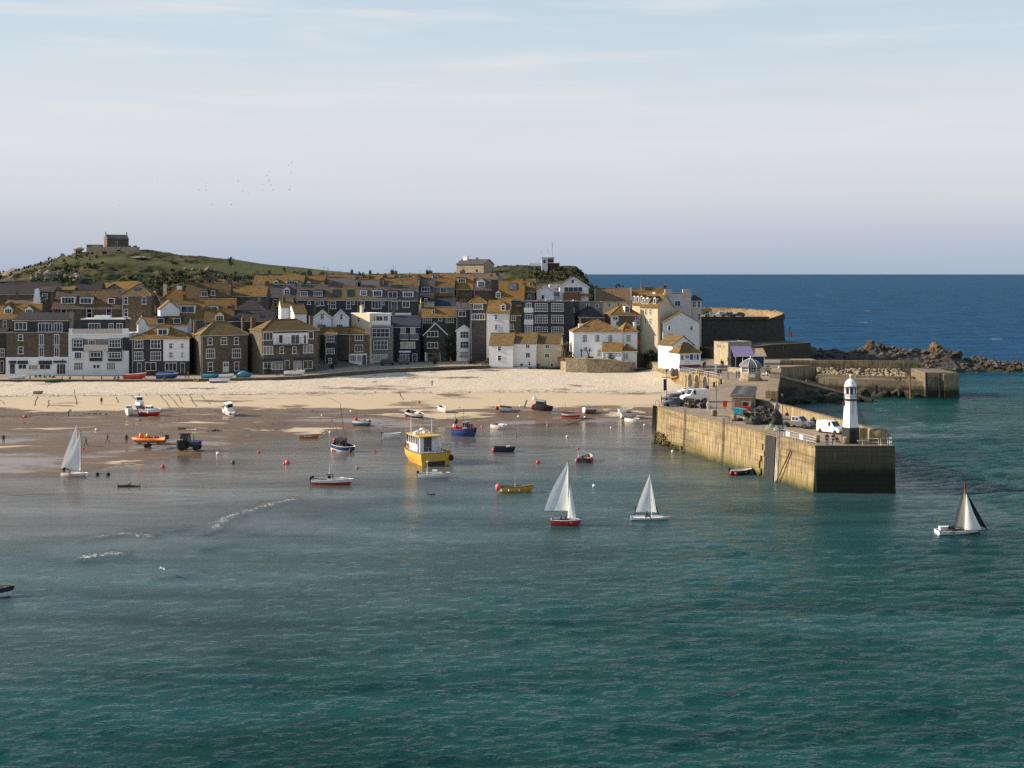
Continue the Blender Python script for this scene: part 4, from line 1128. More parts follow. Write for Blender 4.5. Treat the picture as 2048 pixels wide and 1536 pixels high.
h = H('C', 642, 948, 600, 408, 368, 0, 'terrace_house', 'end terrace house with a dark glazed dormer and roof terrace', 8).body('sl', 'x', 'sg', 264).dorm(638, 316, 748, 400, 2, 1, mat='dk', style='shop').dorm(795, 320, 907, 382, 4, 1).wins((680, 425, 737, 512, 1, 1, 'd'), (788, 422, 868, 488, 2, 1, 'shop')).chim(770, 248, 40, .45, 'br', 3)
h.box(640, 545, 880, 575, -2.5, -.003, 'white', 'terrace_parapet')

h = H('C', 972, 1120, 400, 338, 386, 0, 'slate_house', 'grey slate roofed house with one long white dormer near the terrace end', 8).body('gr', 'x', 'sg', 192).dorm(982, 270, 1083, 322, 3, 1, mat='sl').chim(955, 185, 26, .4, 'br', 2)
h = H('C', 1112, 1325, 390, 272, 388, 0, 'grey_house', 'grey rendered house with a paired window under a mottled roof', 8).body('gr', 'x', 'lm', 192).wins((1180, 284, 1243, 332, 2, 1)).slope(1125, 345, 1325, 372, -1.2, -.003, 'li', 'lean_to_roof').chim(1332, 215, 24, .6, 'br', 2)
h = H('C', 1342, 1512, 410, 296, 390, 0, 'gold_roof_house', 'house with a bright gold roof and a white four light dormer', 8).body('br', 'x', 'li', 186).dorm(1358, 188, 1443, 230, 3, 1)
h = H('C', 1520, 1702, 410, 300, 390, 5, 'gold_roof_house', 'house with a white pointed dormer on a grey roof beside the bright gold roof', 8).body('br', 'x', 'sg', 196).dorm(1560, 215, 1640, 280, 3, 2, 'gable').chim(1518, 195, 22, .5, 'br', 1)

# ---- right of centre
h = H('D', 235, 500, 600, 500, 372, -6, 'gold_roof_house', 'house under a broad lichen gold roof with a dark solar panel', 9).body('br', 'x', 'li', 306).dorm(212, 432, 266, 486, 2, 2, 'gable').sky(345, 342, 432, 412, 'gblue').chim(505, 325, 26, .4, 'br', 1, 4)
h = H('D', 490, 612, 520, 420, 376, -3, 'stone_house', 'small stone house with a gold ridge between the solar roof and a white gable', 7).body('br', 'x', 'li', 312).dorm(555, 330, 590, 365, 1, 1).wins((540, 455, 575, 510, 1, 2))
h = H('D', 630, 806, 530, 418, 378, 3, 'white_house', 'small white gabled house with two dark square openings', 8).body('wh', 'y', 'sd', 362, gut='white').wins((680, 457, 712, 502, 1, 1), (678, 378, 699, 399, 1, 1))
h = H('D', 762, 872, 500, 365, 386, 0, 'white_house', 'white link building between the two white gables', 7).body('wh', 'flat').wins((818, 385, 855, 415, 2, 1)).box(805, 430, 860, 470, -.1, -.003, 'gr', 'panel').chim(768, 338, 18, .4, 'wh', 1)
h = H('D', 868, 1162, 530, 376, 384, 4, 'white_house', 'broad white gabled house with a glazed veranda and timber balcony', 9).body('wh', 'y', 'sd', 281, gut='white').wins((985, 300, 1017, 337, 1, 1), (912, 378, 1102, 430, 4, 1, 'shop'))
h.box(910, 430, 1085, 520, -1.6, -.003, 'wood', 'timber_balcony').box(1102, 385, 1160, 445, -.2, -.003, 'wh', 'pier_wall').box(1075, 450, 1190, 470, -1.9, -.5, 'wood', 'lean_to_roof')
for i in range(8): h.box(914 + i * 22, 418, 917 + i * 22, 436, -1.6, -1.5, 'wood', 'post')
h = H('D', 1230, 1600, 600, 522, 386, -4, 'chapel', 'chapel with a long reddish slate roof and pale gable copings', 10).body('cr', 'x', 'rd', 398).wins((1365, 545, 1385, 580, 1, 1), (1460, 540, 1480, 580, 1, 1), (1555, 540, 1572, 580, 1, 1))
for q in (0, 1):
    g = MB(); x = h.w * q
    g.prism([(-.3, h.ze - .2), (h.d / 2, h.zr + .15), (h.d / 2, h.zr + .5), (-.3, h.ze + .25)], 'x', x - .25, x + .25); g.build('coping', MATS['gr'], h.t)
h = H('D', 1600, 1790, 600, 520, 388, 0, 'gold_roof_house', 'dark gabled house with a gold slope beside the chapel roof', 8).body('br', 'x', 'li', 402)
h = H('D', 1068, 1310, 700, 535, 362, 0, 'grey_house', 'low grey flat roofed building beside the slate apartment block', 7).body('gr', 'flat').wins((1140, 550, 1168, 585, 1, 1), (1235, 550, 1265, 590, 1, 1))
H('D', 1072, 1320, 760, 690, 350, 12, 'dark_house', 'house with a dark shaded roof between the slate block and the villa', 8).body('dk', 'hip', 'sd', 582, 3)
h = H('D', 1392, 1690, 1025, 668, 350, 8, 'stone_house', 'stone house with a gold pyramid roof and white dormer behind the villa', 9).body('br', 'hip', 'li', 556, 4.3).dorm(1530, 570, 1585, 640, 1, 2, 'gable').box(1395, 672, 1470, 800, -.06, -.003, 'wh', 'render').wins((1410, 682, 1462, 715, 2, 1, 'w', -.06), (1640, 680, 1682, 765, 2, 2))
h.box(1640, 775, 1690, 800, -.5, -.003, 'rust', 'balcony').box(1655, 925, 1682, 965, -.08, -.003, 'red', 'sign')

h = H('E', 412, 592, 700, 326, 352, -40, 'cream_house', 'sunlit cream terrace with a row of narrow white dormers along a gold roof', 8).body('cr', 'x', 'li', 205, gut=None).wins((460, 345, 478, 400, 1, 2), (505, 345, 522, 400, 1, 2), (460, 440, 478, 495, 1, 2), (505, 440, 522, 495, 1, 2))
for x in (430, 470, 545): h.dorm(x, 232, x + 26, 300, 1, 1, 'gable')
h.chim(560, 160, 34, .6, 'cr', 2)
h = H('E', 330, 480, 480, 300, 368, -40, 'cream_house', 'second sunlit terrace of narrow white dormers further up the lane', 8).body('cr', 'x', 'li', 190, gut=None)
for x in (338, 375, 412): h.dorm(x, 215, x + 22, 282, 1, 1, 'gable')
h = H('E', 440, 690, 320, 230, 380, 0, 'gold_roof_house', 'high house with gold and dark roof planes behind the tall pink gable', 9).body('br', 'x', 'lm', 135).chim(480, 118, 40, .4, 'br', 2)
h = H('E', 590, 665, 760, 270, 358, 30, 'stone_house', 'narrow shaded stone house between the cream terrace and the pink gable', 7).body('st', 'flat').wins((610, 400, 645, 455, 1, 2), (612, 500, 645, 580, 1, 2), (612, 470, 650, 490, 1, 1))
h = H('E', 660, 935, 760, 192, 362, 3, 'pink_house', 'tall pale pink rendered gable house with two broad chimney stacks', 9).body('pk', 'flat').wins((764, 262, 826, 317, 2, 1)).chim(700, 148, 72, .04, 'pk', 0, 2.2, .9).chim(888, 148, 84, .04, 'pk', 0, 2.2, .9).slope(560, 165, 665, 240, .5, 4, 'li', 'side_roof')
h.box(735, 180, 845, 192, -.02, .3, 'pk', 'parapet')
h = H('E', 935, 1038, 760, 262, 364, 0, 'pink_house', 'pale end of the pink house with glazed bays facing the sea', 8).body('pk', 'hip', 'sd', 205, 3).wins((945, 268, 985, 330, 2, 2), (998, 268, 1030, 330, 1, 2), (1002, 390, 1028, 460, 1, 2))
h = H('E', 645, 1018, 772, 488, 345, -5, 'white_house', 'rough white painted stone house with a gold half hipped roof and two small windows', 9, base=4.8).body('wr', 'y', 'li', 378, gut=None).wins((694, 518, 723, 561, 1, 2), (920, 520, 953, 563, 1, 2))
h.box(618, 500, 645, 580, .5, 2, 'fdark', 'oriel').chim(820, 362, 24, .3, 'br', 1, 1.5)

# ---- left: second and third rows
h = H('A', -90, 420, 660, 492, 336, 2, 'ochre_house', 'ochre house at the edge of town with two gabled dormers', 8).body('br', 'x', 'li', 352).dorm(43, 392, 127, 447, 3, 1, 'gable').dorm(258, 398, 337, 444, 3, 1, 'gable').wins((30, 515, 70, 592, 1, 2)).chim(115, 315, 36, .5, 'br', 2).chim(470, 310, 60, .2, 'dk', 1, 3)
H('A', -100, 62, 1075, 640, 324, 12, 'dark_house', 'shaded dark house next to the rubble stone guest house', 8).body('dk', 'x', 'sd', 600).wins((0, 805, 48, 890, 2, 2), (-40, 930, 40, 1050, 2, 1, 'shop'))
h = H('A', 535, 1248, 520, 386, 347, 2, 'terrace_house', 'long brown terrace behind the hotel with white dormers on a gold roof', 9).body('st', 'x', 'lm', 212).dorm(622, 270, 772, 347, 4, 1).dorm(813, 278, 948, 347, 3, 1).dorm(1103, 283, 1177, 347, 1, 1)
h.wins((625, 400, 682, 442, 1, 1), (888, 395, 942, 487, 1, 2), (1088, 395, 1142, 492, 1, 2)).chim(536, 225, 26, .2, 'br', 1, 5).chim(1010, 225, 22, .5, 'dk', 1, 2)
h = H('A', 1245, 1545, 600, 262, 344, 6, 'brown_house', 'tall brown house with a gold pyramid roof and small white sashes', 9).body('br', 'hip', 'lo', 138, 4.2).wins((1268, 275, 1310, 347, 1, 2), (1453, 273, 1497, 347, 1, 2), (1268, 400, 1310, 472, 1, 2)).sky(1368, 178, 1432, 212, 'gblue')
h = H('A', 1548, 1640, 600, 330, 350, 20, 'brown_house', 'narrow brown house with sunlit gold roof beside the tall brown house', 7).body('br', 'y', 'li', 225).wins((1550, 360, 1590, 430, 2, 2, 'c'))
h = H('A', 1420, 1920, 720, 562, 333, 4, 'white_house', 'white walled house with a gold roof and two dark dormers behind the wharf pair', 8).body('wh', 'x', 'li', 480).dorm(1603, 485, 1687, 552, 1, 1, mat='sl').dorm(1773, 485, 1857, 552, 1, 1, mat='sl')
H('A', 1415, 1500, 600, 545, 327, 20, 'cottage', 'tiny white cottage with a sunlit gold slope behind the wharf pair', 5).body('wh', 'y', 'li', 480, gut=None)
h = H('A', 1640, 1838, 560, 400, 337, 22, 'white_house', 'small white house whose pointed gable catches the sun', 6).body('wh', 'y', 'li', 318, gut=None)
h = H('A', 1840, 2390, 640, 500, 340, 3, 'long_house', 'long house with a dark gold roof and two flat white dormers', 9).body('gr', 'x', 'lm', 300).dorm(1815 + 30, 360, 2002, 442, 2, 1, style='b').chim(1985, 470, 20, .2, 'br', 1)
h.dorm(2090, 370, 2235, 430, 2, 1, style='b')
h = H('A', 1640, 2010, 420, 315, 356, 14, 'gold_roof_house', 'house with a bright gold hipped roof and white stack under the hill', 8).body('cr', 'hip', 'li', 190, 3.5).chim(1838, 148, 52, .5, 'wh', 1, 3).chim(1690, 132, 34, .9, 'cr', 2)
h = H('A', 395, 560, 400, 212, 361, 8, 'brick_house', 'dark red brown house with one white window among dark roofs', 7).body('dk', 'x', 'sd', 168).wins((433, 240, 487, 292, 1, 2))
H('A', 750, 1020, 300, 246, 374, 4, 'slate_house', 'house with a plain dark slate roof behind the long brown terrace', 9).body('dk', 'x', 'sd', 130).dorm(825, 225, 860, 262, 1, 1, 'gable', 'sl')
H('A', 1020, 1292, 300, 242, 368, 12, 'slate_house', 'house with a grey hipped slate roof beside the plain dark roof', 9).body('dk', 'hip', 'sd', 142, 4)
H('A', 965, 1412, 260, 196, 396, 0, 'gold_roof_house', 'long gold roof seen edge on below the hill', 8).body('wh', 'x', 'li', 122)
H('A', -120, 572, 330, 242, 392, 0, 'long_house', 'long dark roofed building at the foot of the headland', 10).body('br', 'x', 'sd', 128)
h = H('A', 560, 740, 330, 235, 366, 4, 'gold_roof_house', 'small house with a brown roof and a square dormer behind the brown terrace', 8).body('dk', 'x', 'lm', 175).dorm(565, 232, 618, 268, 1, 1, 'gable', 'gr')
H('A', 50, 400, 480, 350, 350, 6, 'cottage', 'cottage with a red ridge roof behind the gabled ochre dormers', 7).body('br', 'x', 'rd', 305).chim(175, 200, 18, .5, 'br', 1)
# a narrow white gable standing up like a blade
g = House('A', 338, 382, 400, 340, 342, 0, 'white_gable', 'narrow white pointed gable end catching the sun', 3)
b = MB(); b.prism([(0, 0), (g.w, 0), (g.w, g.ze), (g.w * .62, g.loc(360, 190, 0)[1]), (g.w * .4, g.loc(360, 195, 0)[1]), (0, g.ze)], 'y', 0, 2.5)
b.build('wall', MATS['wh'], g.t); b = MB(); b.box(-.1, -.1, g.ze - 1.6, g.w + .1, -.003, g.ze - 1.45); b.build('string_course', MATS['white'], g.t); g.t['category'] = 'gable'

# ---- centre left: back rows
h = H('B', 105, 560, 520, 382, 357, 6, 'dark_house', 'dark house with square box dormers below the old roofs', 8).body('dk', 'x', 'lm', 238).dorm(265, 310, 335, 375, 2, 1, mat='sl').dorm(365, 305, 415, 365, 1, 1, mat='sl').chim(217, 218, 36, .4, 'br', 2).box(420, 380, 585, 392, -1.0, 1, 'fdark', 'flat_roof').box(425, 392, 580, 470, -.9, -.003, 'sl', 'extension').wins((487, 392, 545, 466, 2, 1, 'w', -.9))
h = H('B', 575, 932, 520, 368, 363, 3, 'gold_roof_house', 'stone house with a broad bright gold roof below the green hill', 9).body('st', 'x', 'li', 266).wins((850, 385, 872, 420, 1, 2)).chim(598, 255, 26, .4, 'br', 1).chim(648, 325, 18, .2, 'br', 1)
H('B', 585, 922, 620, 522, 350, 3, 'dark_house', 'house with a nearly black slate roof below the broad gold roof', 9).body('dk', 'hip', 'sd', 405, 3.5)
h = H('B', 800, 1312, 330, 242, 387, 0, 'gold_roof_house', 'long gold roofed house with a wide white dormer and two tall stacks', 9).body('br', 'x', 'li', 152).dorm(1012, 212, 1058, 272, 1, 2, 'gable').dorm(1138, 210, 1258, 262, 4, 1).chim(968, 92, 34, .5, 'br', 2, 4).chim(1302, 122, 30, .5, 'br', 2, 3)
h = H('B', 962, 1245, 600, 378, 373, 4, 'stone_house', 'stone house with a grey slate roof and a single pointed dormer', 8).body('st', 'x', 'sg', 268).dorm(1113, 295, 1178, 352, 2, 2, 'gable').wins((1003, 403, 1047, 474, 1, 2), (1003, 510, 1045, 565, 1, 2))
h = H('B', 1312, 1522, 330, 245, 390, 0, 'gold_roof_house', 'gold brown roofed house with one small arched dormer', 8).body('br', 'x', 'lm', 164).dorm(1343, 228, 1392, 262, 1, 1, 'gable').chim(1378, 105, 46, .6, 'br', 3).chim(1503, 150, 20, .5, 'br', 1)
h = H('B', 1522, 1850, 330, 256, 393, 0, 'slate_house', 'grey slate roofed house with clustered chimneys near the skyline', 8).body('gr', 'x', 'sg', 178).chim(1700, 175, 60, .45, 'br', 4)
h = H('C', 305, 592, 330, 262, 384, 0, 'slate_house', 'house with a plain grey slate roof between two mossy roofs', 8).body('gr', 'x', 'sg', 205).chim(580, 170, 36, .5, 'br', 2)
h = H('C', 592, 962, 330, 264, 386, 0, 'gold_roof_house', 'wide house with an olive gold roof behind the slate terrace', 8).body('br', 'x', 'lm', 186).chim(955, 190, 26, .4, 'br', 2)
h = H('C', -60, 440, 280, 205, 412, 0, 'gold_roof_house', 'skyline house with a low gold roof and one tall thin stack', 8).body('br', 'x', 'li', 152).chim(275, 92, 24, .5, 'br', 2, 4).dorm(335, 165, 390, 188, 2, 1, 'gable', 'gr')
h = H('C', 440, 702, 280, 200, 414, 0, 'gold_roof_house', 'skyline house with a mottled roof and a stout square stack', 8).body('br', 'x', 'lm', 150).chim(686, 92, 32, .5, 'br', 2, 4)
h = H('C', 702, 1062, 280, 195, 416, 0, 'gold_roof_house', 'skyline house with two long white dormers', 8).body('br', 'x', 'lm', 147).dorm(758, 158, 857, 187, 5, 1).dorm(903, 160, 972, 187, 3, 1).chim(1045, 95, 26, .5, 'br', 2, 4).chim(735, 150, 16, .3, 'wh', 1)
h = H('C', 1062, 1402, 280, 200, 413, 0, 'gold_roof_house', 'skyline house with a broad gold roof and one short white dormer', 8).body('br', 'x', 'li', 140).dorm(1093, 158, 1162, 187, 3, 1).chim(1405, 110, 22, .5, 'br', 1, 3)
h = H('C', 1402, 1782, 280, 195, 408, 0, 'slate_house', 'skyline house with a brown slate roof under the old barrack building', 8).body('br', 'x', 'rd', 140).chim(1765, 95, 30, .3, 'br', 2, 4).chim(1700, 140, 22, .3, 'br', 1)
h = H('D', 240, 620, 420, 345, 396, 0, 'gold_roof_house', 'gold ridged roof just below the scrub of the lookout hill', 8).body('br', 'x', 'li', 308)
# white gabled houses in the middle of town
h = H('B', 1085, 1218, 640, 482, 342, 16, 'white_house', 'sunlit white house with a grey stack behind the large granite house', 7).body('wh', 'x', 'lo', 400, gut=None).chim(1115, 360, 28, .3, 'br', 1, 3).chim(1215, 395, 20, .5, 'dk', 1)
h = H('B', 1222, 1348, 640, 547, 338, 24, 'white_house', 'sunlit white house with a single olive gold slope', 7).body('wh', 'x', 'lo', 458, gut=None)
h = H('B', 1410, 1602, 700, 590, 348, 6, 'white_house', 'white gabled house with a dark lattice window under a gold verge', 8).body('wh', 'y', 'li', 516, gut='white').wins((1487, 545, 1527, 602, 2, 2), (1463, 658, 1547, 700, 4, 1)).chim(1432, 440, 18, .6, 'br', 1, 3)
h = H('B', 1612, 1778, 700, 590, 349, 6, 'white_house', 'white gabled house with a single sash under a grey verge', 8).body('wh', 'y', 'sg', 512, gut='white').wins((1688, 552, 1720, 606, 1, 2), (1655, 658, 1720, 700, 3, 1))
h = H('B', 520, 1000, 680, 622, 331, 4, 'dark_house', 'house with a long dark roof and tiny skylights behind the granite houses', 8).body('dk', 'x', 'sd', 522).sky(615, 572, 668, 602).sky(862, 570, 912, 592)
h = H('B', 300, 600, 700, 625, 330, 10, 'cottage', 'cottage with a small white gabled dormer on a dark gold roof', 7).body('dk', 'x', 'lm', 512).dorm(412, 560, 502, 628, 3, 1, 'gable', 'cr')
H('B', 1470, 1775, 900, 752, 342, 4, 'gold_roof_house', 'low gold roof bridging the slate house and the ochre shop', 4).body('dk', 'x', 'li', 692)

# ---- chapel on the hill, old barrack, lookout station
def masonry(name, label, cat, loc, rz=0): return thing(name, label, cat, loc, rz)
Yc = 556.0; s = Yc / F
p = at(214, 492, Yc)
gz = float(hill_z(p.x, Yc)) - .6
t = masonry('hill_chapel', 'small granite chapel with steep slate roof on the headland summit', 'chapel', (p.x, Yc, gz), R(31))
wl_, dl_ = 9.6, 6.0
ze = at(0, 478, Yc).z - gz; zr = at(0, 469.5, Yc).z - gz
MB().prism([(0, 0), (dl_, 0), (dl_, ze), (dl_ / 2, zr), (0, ze)], 'x', 0, wl_).build('wall', MATS['br'], t)
m_ = (zr - ze) / (dl_ / 2)
MB().prism([(-.25, ze - .25 * m_), (dl_ / 2, zr), (dl_ + .25, ze - .25 * m_), (dl_ + .25, ze - .25 * m_ + .18), (dl_ / 2, zr + .2), (-.25, ze - .25 * m_ + .18)], 'x', .25, wl_ - .25).build('roof', MATS['sg'], t)
for x in (0, wl_ - .3):
    b = MB(); b.prism([(-.25, ze - .25 * m_), (dl_ / 2, zr), (dl_ + .25, ze - .25 * m_), (dl_ + .25, ze + .2), (dl_ / 2, zr + .5), (-.25, ze + .2)], 'x', x - .01, x + .31); b.box(x - .02, dl_ / 2 - .2, zr + .3, x + .32, dl_ / 2 + .2, zr + 1.5)
    b.build('gable_coping', MATS['br'], t)
fm, gm = window_meshes(.8, 1.6, 1, 2, 'dark'); o = link('window', fm, t, (wl_ * .67, -.01, ze - 1.6)); link('pane', gm, o)
dm, hm = door_mesh(1.0, 2.4, False); link('door', dm, t, (wl_ * .43, -.01, ze - 2.3))
t = masonry('terrace_wall', 'low granite terrace wall with battlements round the hill chapel', 'wall', (at(181, 500, Yc).x, Yc - 5, gz - .4))
w_ = (285 - 181) * s
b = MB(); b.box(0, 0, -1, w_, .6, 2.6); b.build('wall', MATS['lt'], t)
for i in range(9):
    if i in (1, 2, 3, 5): continue
    MB().box(w_ * i / 9, 0.05, 2.6, w_ * (i + .55) / 9, .55, 3.2).build('merlon', MATS['br'], t)
MB().box(-.3, .6, -1, 5.2, .6 + 6, 3.6).build('side_block', MATS['lt'], t)
# old barrack
Yc = 478.0; s = Yc / F
p = at(913, 545, Yc)
t = masonry('old_barrack', 'long pale stone barrack with grey roof on the skyline', 'building', (p.x, Yc, p.z - 2.5), R(-24))
w1 = 11.6; ze = at(0, 529, Yc).z - p.z + 2.5; zr = at(0, 519.5, Yc).z - p.z + 2.5; dl_ = 9.5
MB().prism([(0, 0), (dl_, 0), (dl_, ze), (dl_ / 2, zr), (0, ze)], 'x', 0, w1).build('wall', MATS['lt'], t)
m_ = (zr - ze) / (dl_ / 2)
MB().prism([(-.3, ze - .3 * m_), (dl_ / 2, zr), (dl_ + .3, ze - .3 * m_), (dl_ + .3, ze - .3 * m_ + .2), (dl_ / 2, zr + .25), (-.3, ze - .3 * m_ + .2)], 'x', -.2, w1 + .2).build('roof', MATS['sg'], t)
b = MB(); b.box(1, 3.6, zr - 1.5, 2.8, 5.2, zr + 1.3); b.box(.9, 3.5, zr + 1.3, 2.9, 5.3, zr + 1.5); b.build('chimney', MATS['wh'], t)
b = MB(); b.box(6.2, 4.3, zr - .5, 6.9, 5.0, zr + .9); b.build('chimney', MATS['br'], t)
for x in (3.0, 8.6): fm, gm = window_meshes(.6, .8, 1, 1, 'dark'); o = link('window', fm, t, (x, -.01, ze * .6)); link('pane', gm, o)
# lookout station
Yc = 480.0; s = Yc / F
p = at(1092, 549, Yc)
r_ = 14.5 * s; cx_, cy_ = at(1105, 540, Yc).x, Yc + r_
z0 = at(0, 552, Yc).z - 1; z1 = at(0, 526, Yc).z
t = masonry('lookout_station', 'white coastguard lookout with aerials on a round stone battery', 'lookout', (cx_, cy_, z0))
MB().lathe([(r_ * 1.04, 0), (r_, z1 - z0 - .3), (r_ * 1.04, z1 - z0 - .28), (r_ * 1.04, z1 - z0)], 20).build('battery', MATS['br'], t)
x0 = at(1083, 0, Yc).x - cx_; x1 = at(1108, 0, Yc).x - cx_; zt = at(0, 516, Yc).z - z0; zl = z1 - z0 - 4.4
MB().box(x0, -r_ - .1, zl, x0 + 2.4, -r_ + 2.6, zt).build('stair_tower', MATS['wh'], t)
MB().box(x0 + 2.3, -r_ * .6, z1 - z0, x1, r_ * .3, zt - .01).build('watch_room', MATS['wh'], t)
MB().box(x0 - .2, -r_ * .75, zt, x1 + .4, r_ * .4, zt + .22).build('roof', MATS['sd'], t)
b = MB(); b.box(x0 + 2.5, -r_ * .6 - .06, zt - 1.7, x1 - .1, -r_ * .6 - .003, zt - .35); b.build('window', MATS['glass'], t)
b = MB(); b.box(x0 + .7, -r_ - .16, zt - 1.9, x0 + 1.6, -r_ - .103, zt - .7); b.build('window', MATS['glass'], t)
for (px_, top, rr) in ((1105, 484, .05), (1096, 497, .08), (1083, 502, .06)):
    b = MB(); xx = at(px_, 0, Yc).x - cx_; b.tube([(xx, 0, zt), (xx, 0, at(0, top, Yc).z - z0)], rr, 5)
    for k in range(3): b.box(xx - .5 + .1 * k, -.03, at(0, top, Yc).z - z0 - .3 - k * .8, xx + .5 - .1 * k, .03, at(0, top, Yc).z - z0 - .25 - k * .8)
    b.build('aerial', MATS['white' if px_ != 1105 else 'dgrey'], t)
b = MB(); b.box(at(1058, 0, Yc).x - cx_, 2, zt - 3.0, x0 - .3, 5, zt - 1.9); b.build('store', MATS['wh'], t)

# ------------------------------------------------------------------ wharf, sea walls
def paving_material(name, a, b2, sc=.7, jo=True):
    m, n, l, b = _nodes(name)
    p = wpos(n)
    f = tnoise(n, l, p, sc, 6, .7); g = tnoise(n, l, p, .12, 4, .6)
    col = mixc(n, l, rng(n, l, f, .3, .7), a, b2)
    col = mixc(n, l, rng(n, l, g, .5, .7, 0, .5), col, tuple(x * .55 for x in a))
    h = f
    if jo:
        bt = n.new('ShaderNodeTexBrick'); l.new(p, bt.inputs['Vector']); bt.inputs['Scale'].default_value = 1
        bt.inputs['Brick Width'].default_value = 1.1; bt.inputs['Row Height'].default_value = .7; bt.inputs['Mortar Size'].default_value = .03
        bt.inputs['Color1'].default_value = (.85, .85, .85, 1); bt.inputs['Color2'].default_value = (1.12, 1.12, 1.12, 1); bt.inputs['Mortar'].default_value = (.6, .6, .6, 1)
        col = mixc(n, l, .8, col, bt.outputs['Color'], 'MULTIPLY')
    l.new(col, b.inputs['Base Color']); b.inputs['Roughness'].default_value = .85
    bump(n, l, b, tnoise(n, l, p, sc * 5, 5), .3, .03)
    MATS[name] = m
paving_material('wharf', (.25, .205, .15), (.33, .275, .205), .5, False)
paving_material('deck', (.22, .165, .115), (.31, .235, .165))
def stained_stone(name, a, b2, wetz, weed, green=None):
    m, n, l, b = _nodes(name)
    p = wpos(n); oi = n.new('ShaderNodeObjectInfo').outputs['Random']
    f = tnoise(n, l, p, 1.1, 6, .7)
    col = mixc(n, l, rng(n, l, f, .3, .7), a, b2)
    col = mixc(n, l, 1.0, col, rng_col(n, l, oi, .90, 1.08), 'MULTIPLY')
    st = tnoise(n, l, maps(n, l, p, (2.6, 2.6, .10)), 1.3, 6, .75)
    col = mixc(n, l, rng(n, l, st, .42, .61, 0, .85), col, (.10, .074, .036))
    st = tnoise(n, l, maps(n, l, p, (3.4, 3.4, .13)), 1.1, 5, .7)
    col = mixc(n, l, rng(n, l, st, .56, .72, 0, .6), col, (.42, .35, .22))
    bd = tnoise(n, l, maps(n, l, p, (.06, .06, .55)), 1.0, 5, .65)
    col = mixc(n, l, rng(n, l, bd, .50, .62, 0, .62), col, (.075, .056, .032))
    s = n.new('ShaderNodeSeparateXYZ'); l.new(p, s.inputs[0])
    zz = mth(n, l, 'ADD', s.outputs[2], mth(n, l, 'MULTIPLY', mth(n, l, 'SUBTRACT', tnoise(n, l, maps(n, l, p, (.5, .5, .25)), 1.0, 5, .7), .5), 2.2))
    if green: col = mixc(n, l, rng(n, l, zz, wetz + 1.6, wetz + .3, 0, .65), col, green)
    col = mixc(n, l, rng(n, l, zz, wetz + .5, wetz - .5), col, weed)
    l.new(col, b.inputs['Base Color']); b.inputs['Roughness'].default_value = .85; b.inputs['Specular IOR Level'].default_value = .3
    bump(n, l, b, tnoise(n, l, p, 5, 6, .75), .5, .06)
    MATS[name] = m
stained_stone('pierwarm', (.42, .325, .18), (.29, .225, .125), .55, (.045, .043, .014), (.14, .125, .038))
stained_stone('pierend_shaded', (.115, .098, .07), (.075, .066, .05), 3.2, (.018, .019, .012), (.06, .058, .03))  # darker copy of the pier stone: end-face shade put into the colour
stained_stone('rampstone', (.25, .21, .15), (.18, .15, .11), 2.3, (.022, .022, .013))
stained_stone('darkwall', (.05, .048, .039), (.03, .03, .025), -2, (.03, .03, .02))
wallmat('rubble', (.36, .29, .185), (.20, .165, .115), cell=1.1, stain=.25, bmp=.9)
wallmat('rubblegold', (.40, .29, .16), (.15, .11, .06), cell=.9, stain=.25, bmp=.9)

def strip(name, label, pts, mat, kind='structure', depth=1.2):
    b = MB(); n = len(pts)
    b.add([(p[0], p[1], p[2]) for p in pts] + [(p[0], p[1], p[2] - depth) for p in pts], [tuple(range(n))] + [(i, i + n, (i + 1) % n + n, (i + 1) % n) for i in range(n)])
    o = b.build(name, MATS[mat]); return tag(o, label, kind=kind)
def line_wall(name, label, pts, thick, zlo, mat, coping=None, cat='wall', cop_h=.16, pos=None):
    """wall along (x, y, top) points with its own coping stones, faces towards smaller y"""
    t = thing(name, label, cat, (pts[0][0], pts[0][1], zlo))
    o = Vector((pts[0][0], pts[0][1], zlo)); b = MB(); c = MB()
    for A, B in zip(pts[:-1], pts[1:]):
        d = Vector((B[0] - A[0], B[1] - A[1], 0)).normalized(); nn = Vector((-d.y, d.x, 0)) * thick
        P = [Vector((A[0], A[1], zlo)), Vector((B[0], B[1], zlo)), Vector((B[0], B[1], zlo)) + nn, Vector((A[0], A[1], zlo)) + nn]
        T = [Vector((q.x, q.y, z)) for q, z in zip(P, (A[2], B[2], B[2], A[2]))]
        b.hexa([q - o for q in P + T])
        if coping:
            e = nn.normalized() * .07
            c.hexa([q - o + k for q, k in zip(T, (-e, -e, e, e))] + [q - o + k + Vector((0, 0, cop_h)) for q, k in zip(T, (-e, -e, e, e))])
    b.build('wall', MATS[mat], t)
    if coping: c.build('coping', MATS[coping], t)
    return t

WL = [(-235, 308, 3.68), (-90, 308, 3.68), (-75, 308.2, 3.86), (-60, 309, 4.16), (-53, 311, 4.31), (-44, 319, 4.56), (-32, 330, 4.66), (-18, 336.5, 4.8), (-6, 339.2, 4.9)]
line_wall('sea_wall', 'long low granite sea wall between the wharf road and the sand', WL, .6, 1.8, 'st', 'lt', cop_h=.07)
b = MB(); xs_ = [-235, -150, -110, -90, -82, -75, -68, -60, -53, -50, -47, -44, -40, -36, -32, -25, -18, -12, -6]
for x in xs_:
    zr_, y0 = float(interp(x, ROADZ)), float(interp(x, [(q[0], q[1]) for q in WL])) + .68
    y1 = float(interp(x, [(-235, 324), (-54, 326), (-48, 336), (-39, 350), (-27, 357), (-12, 362), (-6, 352)]))
    b.v += [(x, y0, zr_), (x, y1, zr_ + .02)]
b.add([], [])
for i in range(len(xs_) - 1): b.f.append((2 * i, 2 * i + 2, 2 * i + 3, 2 * i + 1)); b.m.append(0); b.sm.append(False)
